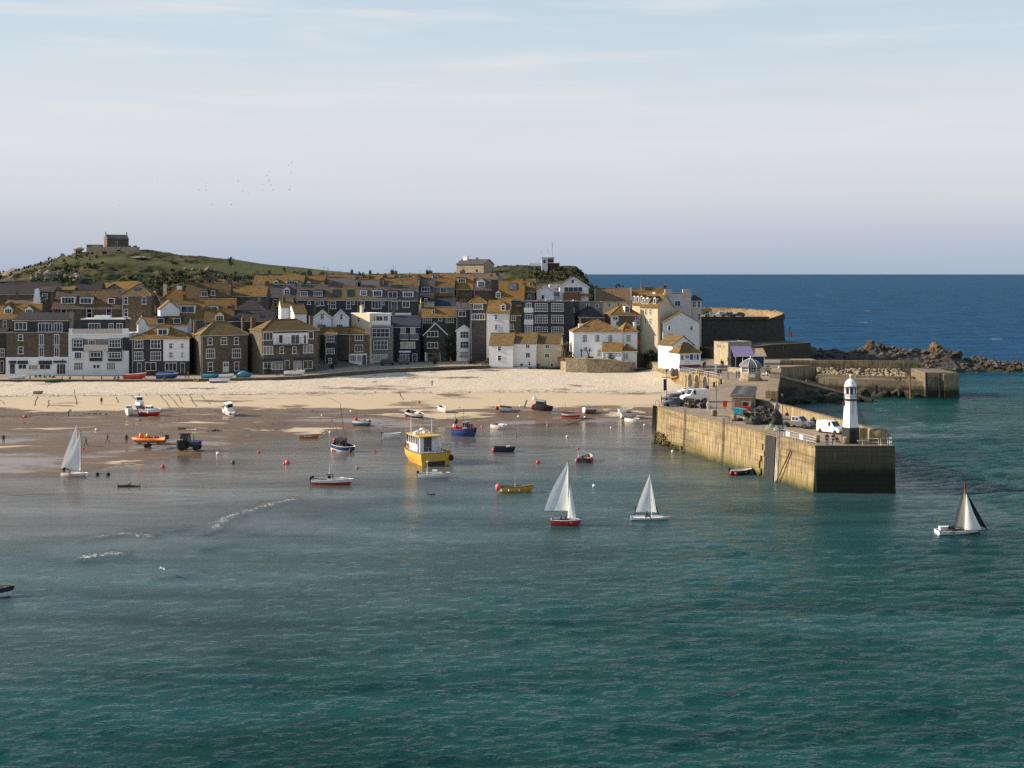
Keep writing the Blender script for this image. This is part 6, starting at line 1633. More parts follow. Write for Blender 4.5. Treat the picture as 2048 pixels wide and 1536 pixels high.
# back wall in courses of blocks
b = MB()
PIECES = [((70, 322), (84, 320.5)), ((84, 320.5), (104.5, 317.8))]
for A, B in PIECES:
    A, B = Vector(A), Vector(B); d = (B - A); L = d.length; d /= L; z = 4.0
    for j in range(4):
        u = 0
        while u < L - .3:
            w = min(rs.uniform(1.4, 2.8), L - u); a, c = A + d * (u + .02), A + d * (u + w - .02); nn = Vector((-d.y, d.x)) * .8; jj = rs.uniform(-.03, .03)
            nf = Vector((d.y, -d.x)) * jj
            MB().hexa([(v.x - 90, v.y - 305, z + .02) for v in (a + nf, c + nf, c + nn, a + nn)] + [(v.x - 90, v.y - 305, z + .88) for v in (a + nf, c + nf, c + nn, a + nn)]).build('wall_block', MATS['pierwarm'], t)
            u += w
        z += .9
    MB().hexa([(v.x - 90, v.y - 305, 3.0) for v in (A + Vector((0, .12)), B + Vector((0, .12)), B + Vector((0, .7)), A + Vector((0, .7)))] + [(v.x - 90, v.y - 305, 7.55) for v in (A + Vector((0, .12)), B + Vector((0, .12)), B + Vector((0, .7)), A + Vector((0, .7)))]).build('wall_core', MATS['rampstone'], t)
for k in range(230):                                       # loose rubble bank
    f = rs.random(); g = rs.random(); x = 79 + f * 21; y0 = 310.5 + 5.5 - f * 8.0; y1 = 320.6 - f * 2.2
    q = boulder_mesh(k % 12, 6); s_ = rs.uniform(.25, .52)
    o = q.build('bank_stone', MATS['rubble'], t, (x - 90, y0 + (y1 - y0) * g - 305, 3.85 + g * 1.7)); o.scale = (s_ * 1.25, s_, s_ * .7); o.rotation_euler = (0, 0, rs.random() * 6)
qh('bank', [(78, 316), (100, 308), (102, 316), (79, 320)], 2, 4.3, 'rampstone')
railing(t, [(101, 304, 6.2), (107, 303.4, 6.2), (107.2, 311, 6.2)], 1.4, 1.1, 'dgrey', 2, o_)
MB().tube([(5.8, -7.6, -1), (5.8, -7.6, 6.3)], .14, 6).build('timber_pile', MATS['wood'], t)
MB().box(-1.9, -5.3, 1, -1.3, -4.9, 3.0).build('ladder_recess', MATS['black'], t)
for k, (x, y) in enumerate([(100.2, 299.0), (103.2, 298.3)]): MB().box(x - 90 - .2, y - 305 - .35, -1, x - 90 + .2, y - 305, 6.0).build('timber_pile', MATS['black'], t)
# weedy rocks along the foot of the slipway and quay
t2 = []
spots = [(63, 291, 3.2, 2.6), (67, 290.5, 3.6, 2.0), (71, 291, 3.0, 1.6), (75, 290.6, 3.0, 1.2), (79, 291, 3.4, 1.0), (83, 291.6, 2.8, .7), (64, 287, 2.6, 1.2), (69, 287.5, 2.2, .7), (76, 288, 2.0, .5), (86, 303.6, 2.2, 1.2), (90, 302.6, 2.4, 1.3), (94, 301.8, 2.0, 1.1), (97, 300.6, 2.2, 1.0), (82, 305.5, 2.6, 1.2), (61.5, 283, 2.4, 1.2), (59, 275, 2.0, .9)]
for i, (x, y, r_, hz) in enumerate(spots):
    me = boulder_mesh(60 + i, 12).mesh('rock', MATS['reefdark']); o = link('rock', me, None, (x, y, .1), i); o.scale = (r_, r_ * .8, hz * 1.3)
    tag(o, 'weed dark rock at the foot of the slipway and east quay', 'rock', 'weedy rocks below the slipway')

# ------------------------------------------------------------------ reef
REEF = [(1585, 742), (1612, 690), (1640, 693), (1690, 700), (1722, 690), (1740, 684), (1760, 691), (1795, 696), (1830, 698), (1855, 694), (1878, 688), (1895, 700), (1920, 714), (1950, 713), (1966, 711), (1985, 720), (2012, 722), (2060, 725), (2140, 728), (2240, 745)]
def build_reef():
    xs = np.arange(80, 186, .7); ys = np.arange(352, 420, .7)
    XX, YY = np.meshgrid(xs, ys)
    top = CAMZ - (np.interp(XX * F / 394 + CX, [a for a, c in REEF], [c for a, c in REEF]) - HOR) * 394 / F
    front = np.interp(XX, [80, 108, 130, 186], [354, 372, 374, 374])
    t_ = (YY - front) / np.maximum(394 - front, 4)
    Z = np.where(t_ < 1, -1.2 + (top + .6) * np.clip(t_, 0, 1) ** .6, top - .6 - (YY - 394) * .45)
    Z += (fbm(XX, YY, .45, 51, 4) - .5) * 2.2 * np.clip(Z * .4 + .6, .3, 1)
    o = link('reef', grid_mesh('reef', XX, YY, Z, MATS['reef'], False)); tag(o, 'rocky reef of broken dark stone running out from the shore', kind='structure')
    return lambda x, y: float(Z[int(np.clip((y - 352) / .7, 0, len(ys) - 1)), int(np.clip((x - 80) / .7, 0, len(xs) - 1))])
rz_ = build_reef()
rs2 = random.Random(4)
BM = {k: [boulder_mesh(100 + i, 7).mesh('boulder', MATS[k]) for i in range(6)] for k in ('reef', 'reefdark', 'granite', 'reefgold')}
for k in range(170):
    x = rs2.uniform(118, 172) if k < 120 else rs2.uniform(90, 125); y = rs2.uniform(374, 396) if k < 120 else rs2.uniform(366, 398)
    o = link('boulder', rs2.choice(BM['reef' if rs2.random() < .8 else 'reefdark']), None, (x, y, rz_(x, y) + .2), rs2.random() * 6)
    s_ = rs2.uniform(.55, 1.25); o.scale = (s_ * 1.2, s_, s_ * .85)
    tag(o, ('large' if s_ > 1.02 else 'small' if s_ < .78 else 'middling') + ' dark boulder heaped on the reef ' + ('beyond the end of the east quay' if x > 118 else 'behind the high wall of the east quay'), 'rock', 'boulders of the reef')
for (px_, py_, w_, h_, lb) in [(1738, 701, 22, 18, 'gold lichened crag standing up from the reef'), (1802, 709, 24, 16, 'rounded tawny rock on the reef behind the quay end'), (1872, 706, 34, 22, 'big gold capped crag near the seaward end of the reef')]:
    boulder(px_, py_, 390, w_ * .85, h_ * .85, lb, 'reefgold', name='crag')
boulder(1898, 718, 388, 44, 17, 'sloping black rock under the gold capped crag', 'reefdark', name='crag')

# ------------------------------------------------------------------ people (one continuous skinned body per pose)
POSES = {}
def make_pose(name, J, E, rad):
    me = bpy.data.meshes.new('body'); keys = list(J)
    me.from_pydata([J[k] for k in keys], [(keys.index(a), keys.index(c)) for a, c in E], [])
    o = bpy.data.objects.new('pose_tmp', me); COL.objects.link(o)
    md = o.modifiers.new('skin', 'SKIN'); md.use_smooth_shade = True; md.branch_smoothing = .3
    for i, k in enumerate(keys):
        r = rad[k]; me.skin_vertices[0].data[i].radius = r if isinstance(r, tuple) else (r, r)
        me.skin_vertices[0].data[i].use_root = (k == 'pel')
    sd = o.modifiers.new('sub', 'SUBSURF'); sd.levels = 1; sd.render_levels = 1
    dg = bpy.context.evaluated_depsgraph_get(); ev = o.evaluated_get(dg)
    m2 = bpy.data.meshes.new_from_object(ev)
    bpy.data.objects.remove(o)
    hz = J['head'][2]; neck = J['neck'][2]; pel = J['pel'][2]
    arms = [Vector(J['wl']), Vector(J['wr'])]; feet = [Vector(J['fl']), Vector(J['fr']), Vector(J['al']), Vector(J['ar'])]
    for p in m2.polygons:
        c = p.center; k = 1
        if c.z > hz + .05 or (c.z > hz - .03 and c.y > J['head'][1] + .03): k = 3
        elif c.z > neck - .01: k = 2
        elif min((c - a).length for a in arms) < .10: k = 2
        elif min((c - a).length for a in feet) < .13: k = 4
        elif name.startswith('sit') and c.z < pel + .08 and c.y < J['pel'][1] - .10: k = 0
        elif c.z < pel + .05 and not any((c - Vector(J[q])).length < .16 for q in ('el', 'er')): k = 0
        p.material_index = k; p.use_smooth = True
    POSES[name] = m2
EDG = [('pel', 'sp'), ('sp', 'ch'), ('ch', 'neck'), ('neck', 'head'), ('head', 'top'), ('ch', 'sl'), ('sl', 'el'), ('el', 'wl'), ('wl', 'hl'), ('ch', 'sr'), ('sr', 'er'), ('er', 'wr'), ('wr', 'hr'),
       ('pel', 'pl'), ('pl', 'kl'), ('kl', 'al'), ('al', 'fl'), ('pel', 'pr'), ('pr', 'kr'), ('kr', 'ar'), ('ar', 'fr')]
RAD = dict(pel=(.15, .12), sp=(.14, .105), ch=(.17, .12), neck=.055, head=(.085, .10), top=.06, sl=.07, el=.048, wl=.036, hl=.03, sr=.07, er=.048, wr=.036, hr=.03, pl=.095, kl=.062, al=.045, fl=.04, pr=.095, kr=.062, ar=.045, fr=.04)
ST = dict(pel=(0, 0, .93), sp=(0, 0, 1.12), ch=(0, 0, 1.34), neck=(0, -.01, 1.48), head=(0, -.03, 1.60), top=(0, -.02, 1.71), sl=(-.19, 0, 1.40), el=(-.25, .02, 1.13), wl=(-.24, -.06, .90), hl=(-.23, -.09, .80), sr=(.19, 0, 1.40), er=(.25, .02, 1.13), wr=(.24, -.06, .90), hr=(.23, -.09, .80),
          pl=(-.10, 0, .86), kl=(-.11, -.02, .48), al=(-.11, .02, .08), fl=(-.12, -.14, .04), pr=(.10, 0, .86), kr=(.11, -.02, .48), ar=(.11, .02, .08), fr=(.12, -.14, .04))
make_pose('stand', ST, EDG, RAD)
W = dict(ST); W.update(kl=(-.10, -.20, .50), al=(-.10, -.26, .10), fl=(-.10, -.42, .06), kr=(.10, .06, .48), ar=(.10, .34, .14), fr=(.10, .26, .04), el=(-.25, .12, 1.15), wl=(-.22, .14, .92), hl=(-.2, .12, .82), er=(.25, -.10, 1.15), wr=(.2, -.24, 1.0), hr=(.18, -.30, .95), pel=(0, -.02, .92), ch=(0, -.07, 1.33), sp=(0, -.04, 1.11), neck=(0, -.09, 1.47), head=(0, -.12, 1.59), top=(0, -.11, 1.70))
make_pose('walk', W, EDG, RAD)
S = dict(ST); S.update(pel=(0, 0, .14), sp=(0, -.02, .34), ch=(0, -.06, .56), neck=(0, -.08, .70), head=(0, -.11, .82), top=(0, -.10, .93), sl=(-.19, -.06, .62), el=(-.25, -.14, .38), wl=(-.16, -.36, .36), hl=(-.12, -.44, .36), sr=(.19, -.06, .62), er=(.25, -.14, .38), wr=(.16, -.36, .36), hr=(.12, -.44, .36),
                       pl=(-.10, -.02, .12), kl=(-.13, -.44, .34), al=(-.12, -.62, .06), fl=(-.12, -.78, .04), pr=(.10, -.02, .12), kr=(.13, -.44, .34), ar=(.12, -.62, .06), fr=(.12, -.78, .04))
make_pose('sit', S, EDG, RAD)
B_ = dict(ST); B_.update(sp=(0, -.10, 1.06), ch=(0, -.30, 1.20), neck=(0, -.42, 1.27), head=(0, -.52, 1.33), top=(0, -.60, 1.39), sl=(-.19, -.28, 1.24), el=(-.23, -.40, 1.0), wl=(-.2, -.52, .80), hl=(-.19, -.56, .72), sr=(.19, -.28, 1.24), er=(.23, -.40, 1.0), wr=(.2, -.52, .80), hr=(.19, -.56, .72))
make_pose('bend', B_, EDG, RAD)
def person(loc, rz, pose, label, top, legs, hair='hair', shoes='black', group=None, s=1.0, skirt=None):
    me = POSES[pose].copy(); me.materials.clear()
    for m in (legs, top, 'skin', hair, shoes): me.materials.append(MATS[m])
    o = link('person', me, None, loc, rz); o.scale = (s * 1.08, s * 1.08, s)
    return tag(o, label, 'person', group)

# ------------------------------------------------------------------ boats
def hull_rings(L, Bm, Hh, D, tr=.8, n=13, sheer=.35, off=0.0, rake=.10):
    rings = []
    for i in range(n):
        t = i / (n - 1)
        if t < .45: bw = Bm / 2 * (tr + (1 - tr) * math.sin(math.pi / 2 * t / .45))
        else: bw = Bm / 2 * max(.012, 1 - ((t - .45) / .55) ** 2.3)
        bw = max(.012, bw - off)
        h = Hh * (1 + sheer * max(0, t - .3) ** 1.6 * 1.6 + .06 * (1 - t))
        k = -D * (1 - max(0, (t - .72) / .28) ** 2 * .9) + off * .8
        x = -L / 2 + L * t
        xr = rake * L * max(0, t - .6) / .4
        fl = .78 - .25 * t
        rings.append([(x + xr, -bw, h), (x + xr * .6, -bw * .97, h * .5), (x, -bw * (fl + .12), 0), (x - xr * .1, -bw * fl * .7, k * .7), (x - xr * .2, 0, k), (x - xr * .1, bw * fl * .7, k * .7), (x, bw * (fl + .12), 0), (x + xr * .6, bw * .97, h * .5), (x + xr, bw, h)])
    return rings
def boat(px, py, L, Bm, Hh, rz, label, top='white', boot='navy', rail='wood', inside='tan', name='moored_boat', roll=0.0, pitch=0.0, tr=.8, sheer=.35, loc=None, D=None, stripe=None, thwarts=2, group=None, cat='boat', decked=False, deckmat='white', zoff=0.0):
    D = D if D else Hh * .45
    p = ground_at(px, py) if loc is None else Vector(loc)
    ag = p.z > .05
    t = thing(name, label, cat, (p.x, p.y, p.z + (D * .8 if ag or loc is not None else 0) + zoff), 0, group)
    t.rotation_mode = 'ZXY'
    t.rotation_euler = (R(roll), R(pitch), R(rz))
    rg = hull_rings(L, Bm, Hh, D, tr, 13, sheer)
    b = MB(); n = 9
    for i in range(len(rg) - 1):
        for k in range(n - 1):
            mi = 1 if k in (2, 3, 4, 5) else (2 if k in (1, 6) and stripe else 0)
            b.add([rg[i][k], rg[i][k + 1], rg[i + 1][k + 1], rg[i + 1][k]], [(0, 1, 2, 3)], mi, True)
    b.add(rg[0], [tuple(range(n))], 0)
    b.build('hull', [MATS[top], MATS[boot], MATS[stripe or top]], t)
    if not decked:
        ri = hull_rings(L * .97, Bm, Hh * .96, D * .2, tr, 13, sheer, .07)
        b = MB(); b.loft(ri, 0, True, False, False); b.add(ri[0], [tuple(range(n))], 0); b.build('interior', MATS[inside], t)
        for i in range(thwarts):
            x = -L * .28 + L * .5 * i / max(1, thwarts - 1) if thwarts > 1 else 0
            MB().box(x - .13, -Bm * .44, Hh * .62, x + .13, Bm * .44, Hh * .68).build('thwart', MATS[rail if rail != top else 'wood'], t)
    else:
        b = MB(); vs = []
        for r in rg: vs += [(r[0][0], r[0][1] * .97, r[0][2] - .08), (r[8][0], r[8][1] * .97, r[8][2] - .08)]
        b.add(vs, [(2 * i, 2 * i + 1, 2 * i + 3, 2 * i + 2) for i in range(len(rg) - 1)]); b.build('deck', MATS[deckmat], t)
    b = MB(); b.tube([r[0] for r in rg] , .05, 5); b.tube([r[8] for r in rg], .05, 5); b.tube([rg[0][0], rg[0][8]], .045, 5); b.build('gunwale', MATS[rail], t)
    t['L'] = L
    return t, L, Bm, Hh
def outboard(t, L, Hh, y=0.0, mat='black'):
    b = MB(); b.box(-.16, -.14, Hh * .9, .18, .14, Hh * .9 + .42); b.box(-.1, -.11, Hh * .9 + .42, .14, .11, Hh * .9 + .5); b.tube([(-.05, 0, Hh * .9), (-.1, 0, -.35)], .06, 6); b.box(-.3, -.03, -.4, .05, .03, -.3)
    b.build('outboard_motor', MATS[mat], t, (-L / 2 - .12, y, 0))
def mast(t, x, h, z0=.2, rx=0.0, r=.04, mat='tan', y=0.0):
    MB().tube([(x, y, z0), (x + rx, y, z0 + h)], [r, r * .6], 6).build('mast', MATS[mat], t)
def fender(t, x, y, z, mat='red', r=.2):
    MB().ball((x, y, z), r, 8, 0, (1, 1, 1.25)).build('fender', MATS[mat], t)
def cabin(t, x0, x1, w, z0, z1, mat='white', roof='white', nw=3, front=.2, rover=.12):
    b = MB(); b.hexa([(x0, -w / 2, z0), (x1, -w / 2, z0), (x1, w / 2, z0), (x0, w / 2, z0), (x0 + .03, -w / 2 * .94, z1), (x1 - front, -w / 2 * .94, z1), (x1 - front, w / 2 * .94, z1), (x0 + .03, w / 2 * .94, z1)])
    c = b.build('wheelhouse', MATS[mat], t)
    MB().box(x0 - rover, -w / 2 - .05, z1, x1 - front + rover, w / 2 + .05, z1 + .08).build('wheelhouse_roof', MATS[roof], c)
    zb, zt = z0 + (z1 - z0) * .52, z1 - .1
    for sgn in (-1, 1):
        for i in range(nw):
            xa = x0 + (x1 - x0 - front * .6) * (i + .16) / nw; xb = x0 + (x1 - x0 - front * .6) * (i + .84) / nw; y = sgn * (w / 2 * .965 + .012)
            MB().box(xa, min(y, y - sgn * .05), zb, xb, max(y, y - sgn * .05), zt).build('pane', MATS['glass'], c)
    MB().hexa([(x1 - front * .55 + .02, -w * .4, zb), (x1 - front * .55 + .05, -w * .4, zb), (x1 - front * .55 + .05, w * .4, zb), (x1 - front * .55 + .02, w * .4, zb), (x1 - front * .9 + .03, -w * .38, zt), (x1 - front * .9 + .06, -w * .38, zt), (x1 - front * .9 + .06, w * .38, zt), (x1 - front * .9 + .03, w * .38, zt)]).build('pane', MATS['glass'], c)
    MB().box(x0 - .012, -w * .18, z0 + .1, x0 + .03, w * .18, zt).build('wheelhouse_door', MATS['dgrey'], c)
    return c

# --- afloat and aground in the harbour
t, L, B, Hh = boat(662, 968, 5.4, 1.9, .62, -7, 'red hulled open workboat with twin outboards and a thin mast', 'white', 'red', 'white', 'grey', stripe='red', thwarts=0)
outboard(t, L, Hh, -.4); outboard(t, L, Hh, .4); cabin(t, -.5, .35, .9, .3, 1.35, 'white', 'dgrey', 1); mast(t, -.35, 3.0, .4, .25, .05, 'white'); MB().box(1.0, -.45, .4, 1.9, .45, .95).build('locker', MATS['white'], t)
t, L, B, Hh = boat(687, 902, 4.8, 1.9, .95, -32, 'tilted blue and white fishing boat with a long raked wooden mast', 'blue', 'white', 'white', 'dgrey', roll=14, stripe='white', thwarts=0, zoff=-.15)
cabin(t, -1.2, .5, 1.2, .5, 1.75, 'dgrey', 'black', 2); mast(t, .7, 6.6, .4, -1.1, .07, 'wood'); mast(t, -.9, 3.2, .6, -.8, .05, 'wood'); fender(t, -1.6, -1.0, .2); fender(t, -1.2, -1.05, .1); fender(t, 2.2, -.5, .7, 'rust', .28); MB().ball((-2.0, 0, 1.4), .35, 8).build('net_buoy', MATS['red'], t); t.scale = (.9, 1.05, 1.25)
t, L, B, Hh = boat(617, 876, 3.3, 1.35, .62, 8, 'small orange rowing boat with white letters along its side', 'orange', 'white', 'white', 'tan')
for i, w in enumerate((.16, .1, .2, .12, .18)): MB().box(-.75 + i * .28, -.665, .30, -.75 + i * .28 + w, -.64, .45).build('lettering', MATS['white'], t)
t, L, B, Hh = boat(724, 852, 3.6, 1.5, .75, -18, 'turquoise and white boat with a red buoy aboard on wet sand', 'white', 'teal', 'white', 'dgrey', stripe='teal', roll=4); MB().ball((-1.2, -.2, 1.0), .38, 8).build('net_buoy', MATS['red'], t); mast(t, -1.0, 2.0, .3, -.1, .04); mast(t, -.6, 2.2, .3, .3, .035); MB().box(-.3, -.5, .55, .6, .5, 1.0).build('engine_box', MATS['tan'], t); fender(t, 1.8, -.3, .9, 'rust', .25)
t, L, B, Hh = boat(782, 876, 3.1, 1.4, .75, 4, 'plain white dinghy with a small outboard', 'white', 'white', 'white', 'white', stripe='white'); outboard(t, L, Hh, 0, 'dgrey')
# big yellow catamaran workboat
t, L, B, Hh = boat(846, 922, 8.6, 4.4, 1.55, 117, 'big yellow twin hulled fishing boat with a white wheelhouse', 'yellow', 'dgrey', 'rust', 'grey', name='fishing_boat', tr=.96, sheer=.3, D=.7, decked=True, deckmat='grey', stripe='yellow')
c = cabin(t, -1.6, 2.2, 3.0, 1.3, 3.55, 'white', 'yellow', 6, .3, .35)
MB().box(-L / 2 - .04, -1.25, -.6, -L / 2 + .3, 1.25, .55).build('tunnel', MATS['black'], t)
MB().box(-2.5, -1.6, 3.5, -1.5, 1.6, 3.62).build('awning', MATS['yellow'], t)
for y in (-1.45, 1.3): MB().box(-2.4, y, 1.3, -2.25, y + .15, 3.5).build('awning_post', MATS['white'], t)
for (x, y, h) in ((1.7, 1.0, 4.2), (-.6, -1.0, 3.4), (.4, .2, 1.6)): mast(t, x, h, 3.6, 0, .04, 'white', y)
MB().ball((.2, 0, 4.2), .32, 10, 0, (1.3, 1.3, .6)).build('radar', MATS['white'], t); b = MB(); b.tube([(.2, -1, 3.6), (.2, -.9, 4.1), (.2, .9, 4.1), (.2, 1, 3.6)], .06, 6); b.build('roof_bar', MATS['white'], t)
for (x, y) in ((1.0, -.9), (-.2, .9)): MB().box(x, y - .3, 3.63, x + .7, y + .3, 3.95).build('life_raft', MATS['white'], t)
b = MB(); 
for i in range(9): a = 6.283 * i / 8; b.tube([(1.5 + .32 * math.cos(6.283 * i / 8), 1.56, 2.0 + .32 * math.sin(6.283 * i / 8)), (1.5 + .32 * math.cos(6.283 * (i + 1) / 8), 1.56, 2.0 + .32 * math.sin(6.283 * (i + 1) / 8))], .08, 5)
b.build('lifebuoy', MATS['orange'], t)
b = MB()
for y in (-2.0, -1, 0, 1, 2.0): b.tube([(-L / 2 + .15, y, 1.5), (-L / 2 + .15, y, 2.4)], .03, 5)
b.tube([(-L / 2 + .15, -2, 2.4), (-L / 2 + .15, 2, 2.4)], .03, 5); b.tube([(-L / 2 + .15, -2, 2.4), (-1.8, -2.05, 2.4)], .03, 5); b.build('stern_rail', MATS['grey'], t)
fender(t, -L / 2 - .1, -2.1, .9, 'rubber', .35); fender(t, 4.3, .0, 1.9, 'white', .3); t.scale = (1.22, 1.22, 1.2)
t, L, B, Hh = boat(866, 955, 4.3, 1.7, .55, -6, 'white dory with a turquoise waterline and a box console', 'white', 'teal', 'white', 'grey', thwarts=0, sheer=.5); outboard(t, L, Hh); MB().box(-.1, -.4, .35, .6, .4, 1.1).build('console', MATS['white'], t); mast(t, -.9, 2.4, .3, .1, .05, 'white'); MB().ball((-.85, 0, 2.3), .14, 6).build('mast_lamp', MATS['white'], t); MB().box(1.4, -.4, .6, 1.9, .3, .85).build('rope_heap', MATS['rust'], t)
t, L, B, Hh = boat(829, 836, 3.9, 1.6, .85, -28, 'blue and white boat heeled over on the wet sand', 'white', 'blue', 'white', 'dgrey', roll=20, stripe='blue', thwarts=1); fender(t, -1.5, -.9, .1); fender(t, -.6, -1.0, .0); mast(t, -.5, 1.8, .4, -.1); MB().box(.2, -.5, .6, 1.0, .5, 1.0).build('engine_box', MATS['white'], t)
t, L, B, Hh = boat(885, 824, 2.8, 1.2, .75, -62, 'small white dinghy nosing away on the tide edge', 'white', 'white', 'white', 'grey', roll=10, stripe='white')
t, L, B, Hh = boat(928, 872, 5.6, 2.1, 1.05, -24, 'dark blue fishing boat with grey wheelhouse and red deck gear', 'blue', 'rust', 'red', 'dgrey', name='fishing_boat', stripe='blue', thwarts=0, sheer=.5)
cabin(t, .0, 1.2, 1.3, .7, 2.15, 'grey', 'grey', 2); mast(t, -.1, 3.4, .8, 0, .05, 'dgrey'); mast(t, -2.0, 2.6, .7, -.2, .05, 'tan'); MB().ball((-2.1, .1, 2.2), .45, 7).build('dan_flags', MATS['black'], t); MB().box(-2.2, -.7, .9, -1.0, .7, 1.4).build('gear_box', MATS['red'], t); MB().ball((-1.6, -.7, 1.4), .33, 8).build('net_buoy', MATS['red'], t); MB().ball((-2.4, -.3, 1.5), .3, 8).build('net_buoy', MATS['white'], t); MB().box(1.5, -.4, 1.0, 2.0, .4, 1.9).build('winch', MATS['dgrey'], t); fender(t, 2.9, -.3, 1.1, 'rubber', .3); t.scale = (.8, 1, 1.2)
t, L, B, Hh = boat(997, 857, 3.1, 1.4, .7, -30, 'little white boat with a half cuddy and red fender on the flats', 'white', 'navy', 'white', 'dgrey', roll=6); MB().box(.2, -.5, .5, 1.2, .5, .95).build('cuddy', MATS['white'], t); fender(t, .3, -.85, .0, 'orange', .2); mast(t, -1.1, 1.8, .3, 0, .03); MB().box(-1.2, -.5, .5, -.4, .5, .9).build('gear_heap', MATS['dgrey'], t)
t, L, B, Hh = boat(1008, 903, 3.3, 1.5, .75, 2, 'flat black punt with a red fender at one end', 'navy', 'black', 'black', 'dgrey', tr=1.0, sheer=.05, stripe='navy', thwarts=2); fender(t, -1.75, -.4, .3, 'red', .3); MB().box(.4, -.3, .7, 1.0, .3, .95).build('crate', MATS['white'], t)
t, L, B, Hh = boat(1030, 984, 4.4, 1.6, .72, 4, 'bright yellow open boat with pink buoy and outboard at the stern', 'yellow', 'yellow', 'wood', 'tan', stripe='yellow'); outboard(t, L, Hh); fender(t, -2.35, -.35, .75, 'pink', .42); mast(t, .0, 2.3, .3, 0, .025, 'white')
for x in (-1.9, -.9, .5): fender(t, x, -.85, .35, 'white', .14)
t, L, B, Hh = boat(1009, 823, 3.3, 1.4, .75, 38, 'brown and white boat leaning at the tide edge with a red fender', 'wood', 'white', 'white', 'white', roll=-16, stripe='white'); fender(t, -1.9, .3, .3, 'red', .35); mast(t, -1.2, 2.4, .2, 0, .03, 'black')
t, L, B, Hh = boat(1085, 823, 4.2, 1.7, .85, -28, 'black cabin cruiser heeled on the sand with a white waterline', 'black', 'white', 'black', 'dgrey', roll=10, decked=True, deckmat='dgrey', stripe='black'); cabin(t, -1.3, .7, 1.3, .8, 1.95, 'black', 'grey', 2); fender(t, -2.2, -.5, .4, 'red', .36)
t, L, B, Hh = boat(1141, 836, 3.6, 1.5, .75, -12, 'red and white boat with short posts on the wet flats', 'white', 'white', 'red', 'rust', stripe='red', roll=5); mast(t, -1.0, 2.6, .3, -.1, .05, 'wood'); mast(t, .6, 1.4, .3, .0, .05, 'black'); mast(t, -1.5, 1.8, .3, -.1, .04)
t, L, B, Hh = boat(1180, 826, 3.2, 1.4, .8, 32, 'dark topped clinker boat resting beside its long shadow', 'white', 'wood', 'wood', 'wood', roll=-10, stripe='wood')
t, L, B, Hh = boat(1250, 827, 2.8, 1.2, .65, 12, 'little white tender furthest up the sand by the pier', 'white', 'white', 'white', 'white', roll=6, stripe='white')
t, L, B, Hh = boat(1257, 836, 3.3, 1.4, .75, 10, 'white boat with rusty gear lying close by the pier', 'white', 'rust', 'white', 'dgrey', roll=4); MB().box(-.6, -.4, .5, .4, .4, 1.1).build('gear_heap', MATS['rust'], t); mast(t, .8, 1.4, .3, 0, .03)
t, L, B, Hh = boat(1264, 844, 3.0, 1.3, .7, -40, 'white boat with its bow towards the water beside the pier', 'white', 'navy', 'white', 'grey', roll=4); MB().box(-.8, -.4, .5, -.1, .4, .95).build('engine_box', MATS['dgrey'], t); outboard(t, L, Hh)
t, L, B, Hh = boat(1172, 923, 3.6, 2.0, .75, 72, 'dark open boat seen from astern with red fenders on both sides', 'black', 'black', 'white', 'tan', tr=.92, stripe='rust'); outboard(t, L, Hh); mast(t, -1.5, 3.0, .3, 0, .03, 'white', .9); fender(t, -1.7, 1.1, .35, 'pink', .3); fender(t, -1.2, -1.05, .4, 'red', .3); fender(t, -.5, -1.1, .4, 'red', .28); MB().ball((-1.5, .9, 2.2), .22, 7).build('net_buoy', MATS['red'], t)
t, L, B, Hh = boat(1480, 949, 3.1, 1.3, .62, 10, 'maroon edged black rowing boat moored under the pier wall', 'black', 'rust', 'white', 'white', stripe='black'); fender(t, -1.6, -.45, .3, 'red', .25); fender(t, -.9, -.7, .25, 'red', .25); outboard(t, L, Hh)
t, L, B, Hh = boat(-24, 1194, 3.9, 1.5, .7, 16, 'navy and white dinghy poking its bow into the bay', 'navy', 'navy', 'navy', 'tan', stripe='white')
# --- on the beach
t, L, B, Hh = boat(258, 831, 3.6, 1.6, .95, -78, 'white cuddy boat lying bow first on the dark sand', 'white', 'white', 'white', 'grey', stripe='white', decked=True); cabin(t, -1.0, .5, 1.1, .9, 1.6, 'white', 'white', 1)
t, L, B, Hh = boat(279, 821, 4.4, 1.8, 1.0, -70, 'navy hulled cabin boat with a white wheelhouse behind two others', 'white', 'navy', 'white', 'grey', stripe='navy', decked=True, D=.8); cabin(t, -1.4, .9, 1.4, 1.0, 2.2, 'white', 'white', 2, .5); outboard(t, L, Hh)
t, L, B, Hh = boat(299, 831, 4.4, 1.7, .9, -14, 'red and white cabin boat on the dark sand', 'white', 'red', 'white', 'grey', stripe='red', decked=True, roll=6); cabin(t, -.6, 1.0, 1.2, .85, 1.6, 'white', 'white', 2, .5); fender(t, -1.6, -.9, .5, 'white', .2); fender(t, .2, -.95, .5, 'white', .2); MB().box(-1.6, -.4, .85, -1.2, .4, 1.5).build('helm_seat', MATS['rust'], t)
t, L, B, Hh = boat(459, 831, 4.0, 1.7, .8, -52, 'white cabin boat with a tall pilothouse leaning on the wet sand', 'white', 'white', 'white', 'grey', stripe='white', roll=14, decked=True); cabin(t, -.8, .7, 1.4, .8, 2.3, 'white', 'white', 2, .3); outboard(t, L, Hh, .3); MB().box(-.5, -.9, .35, -.2, -.84, .7).build('number_plate', MATS['red'], t); fender(t, 1.6, -.6, .6, 'rust', .2)
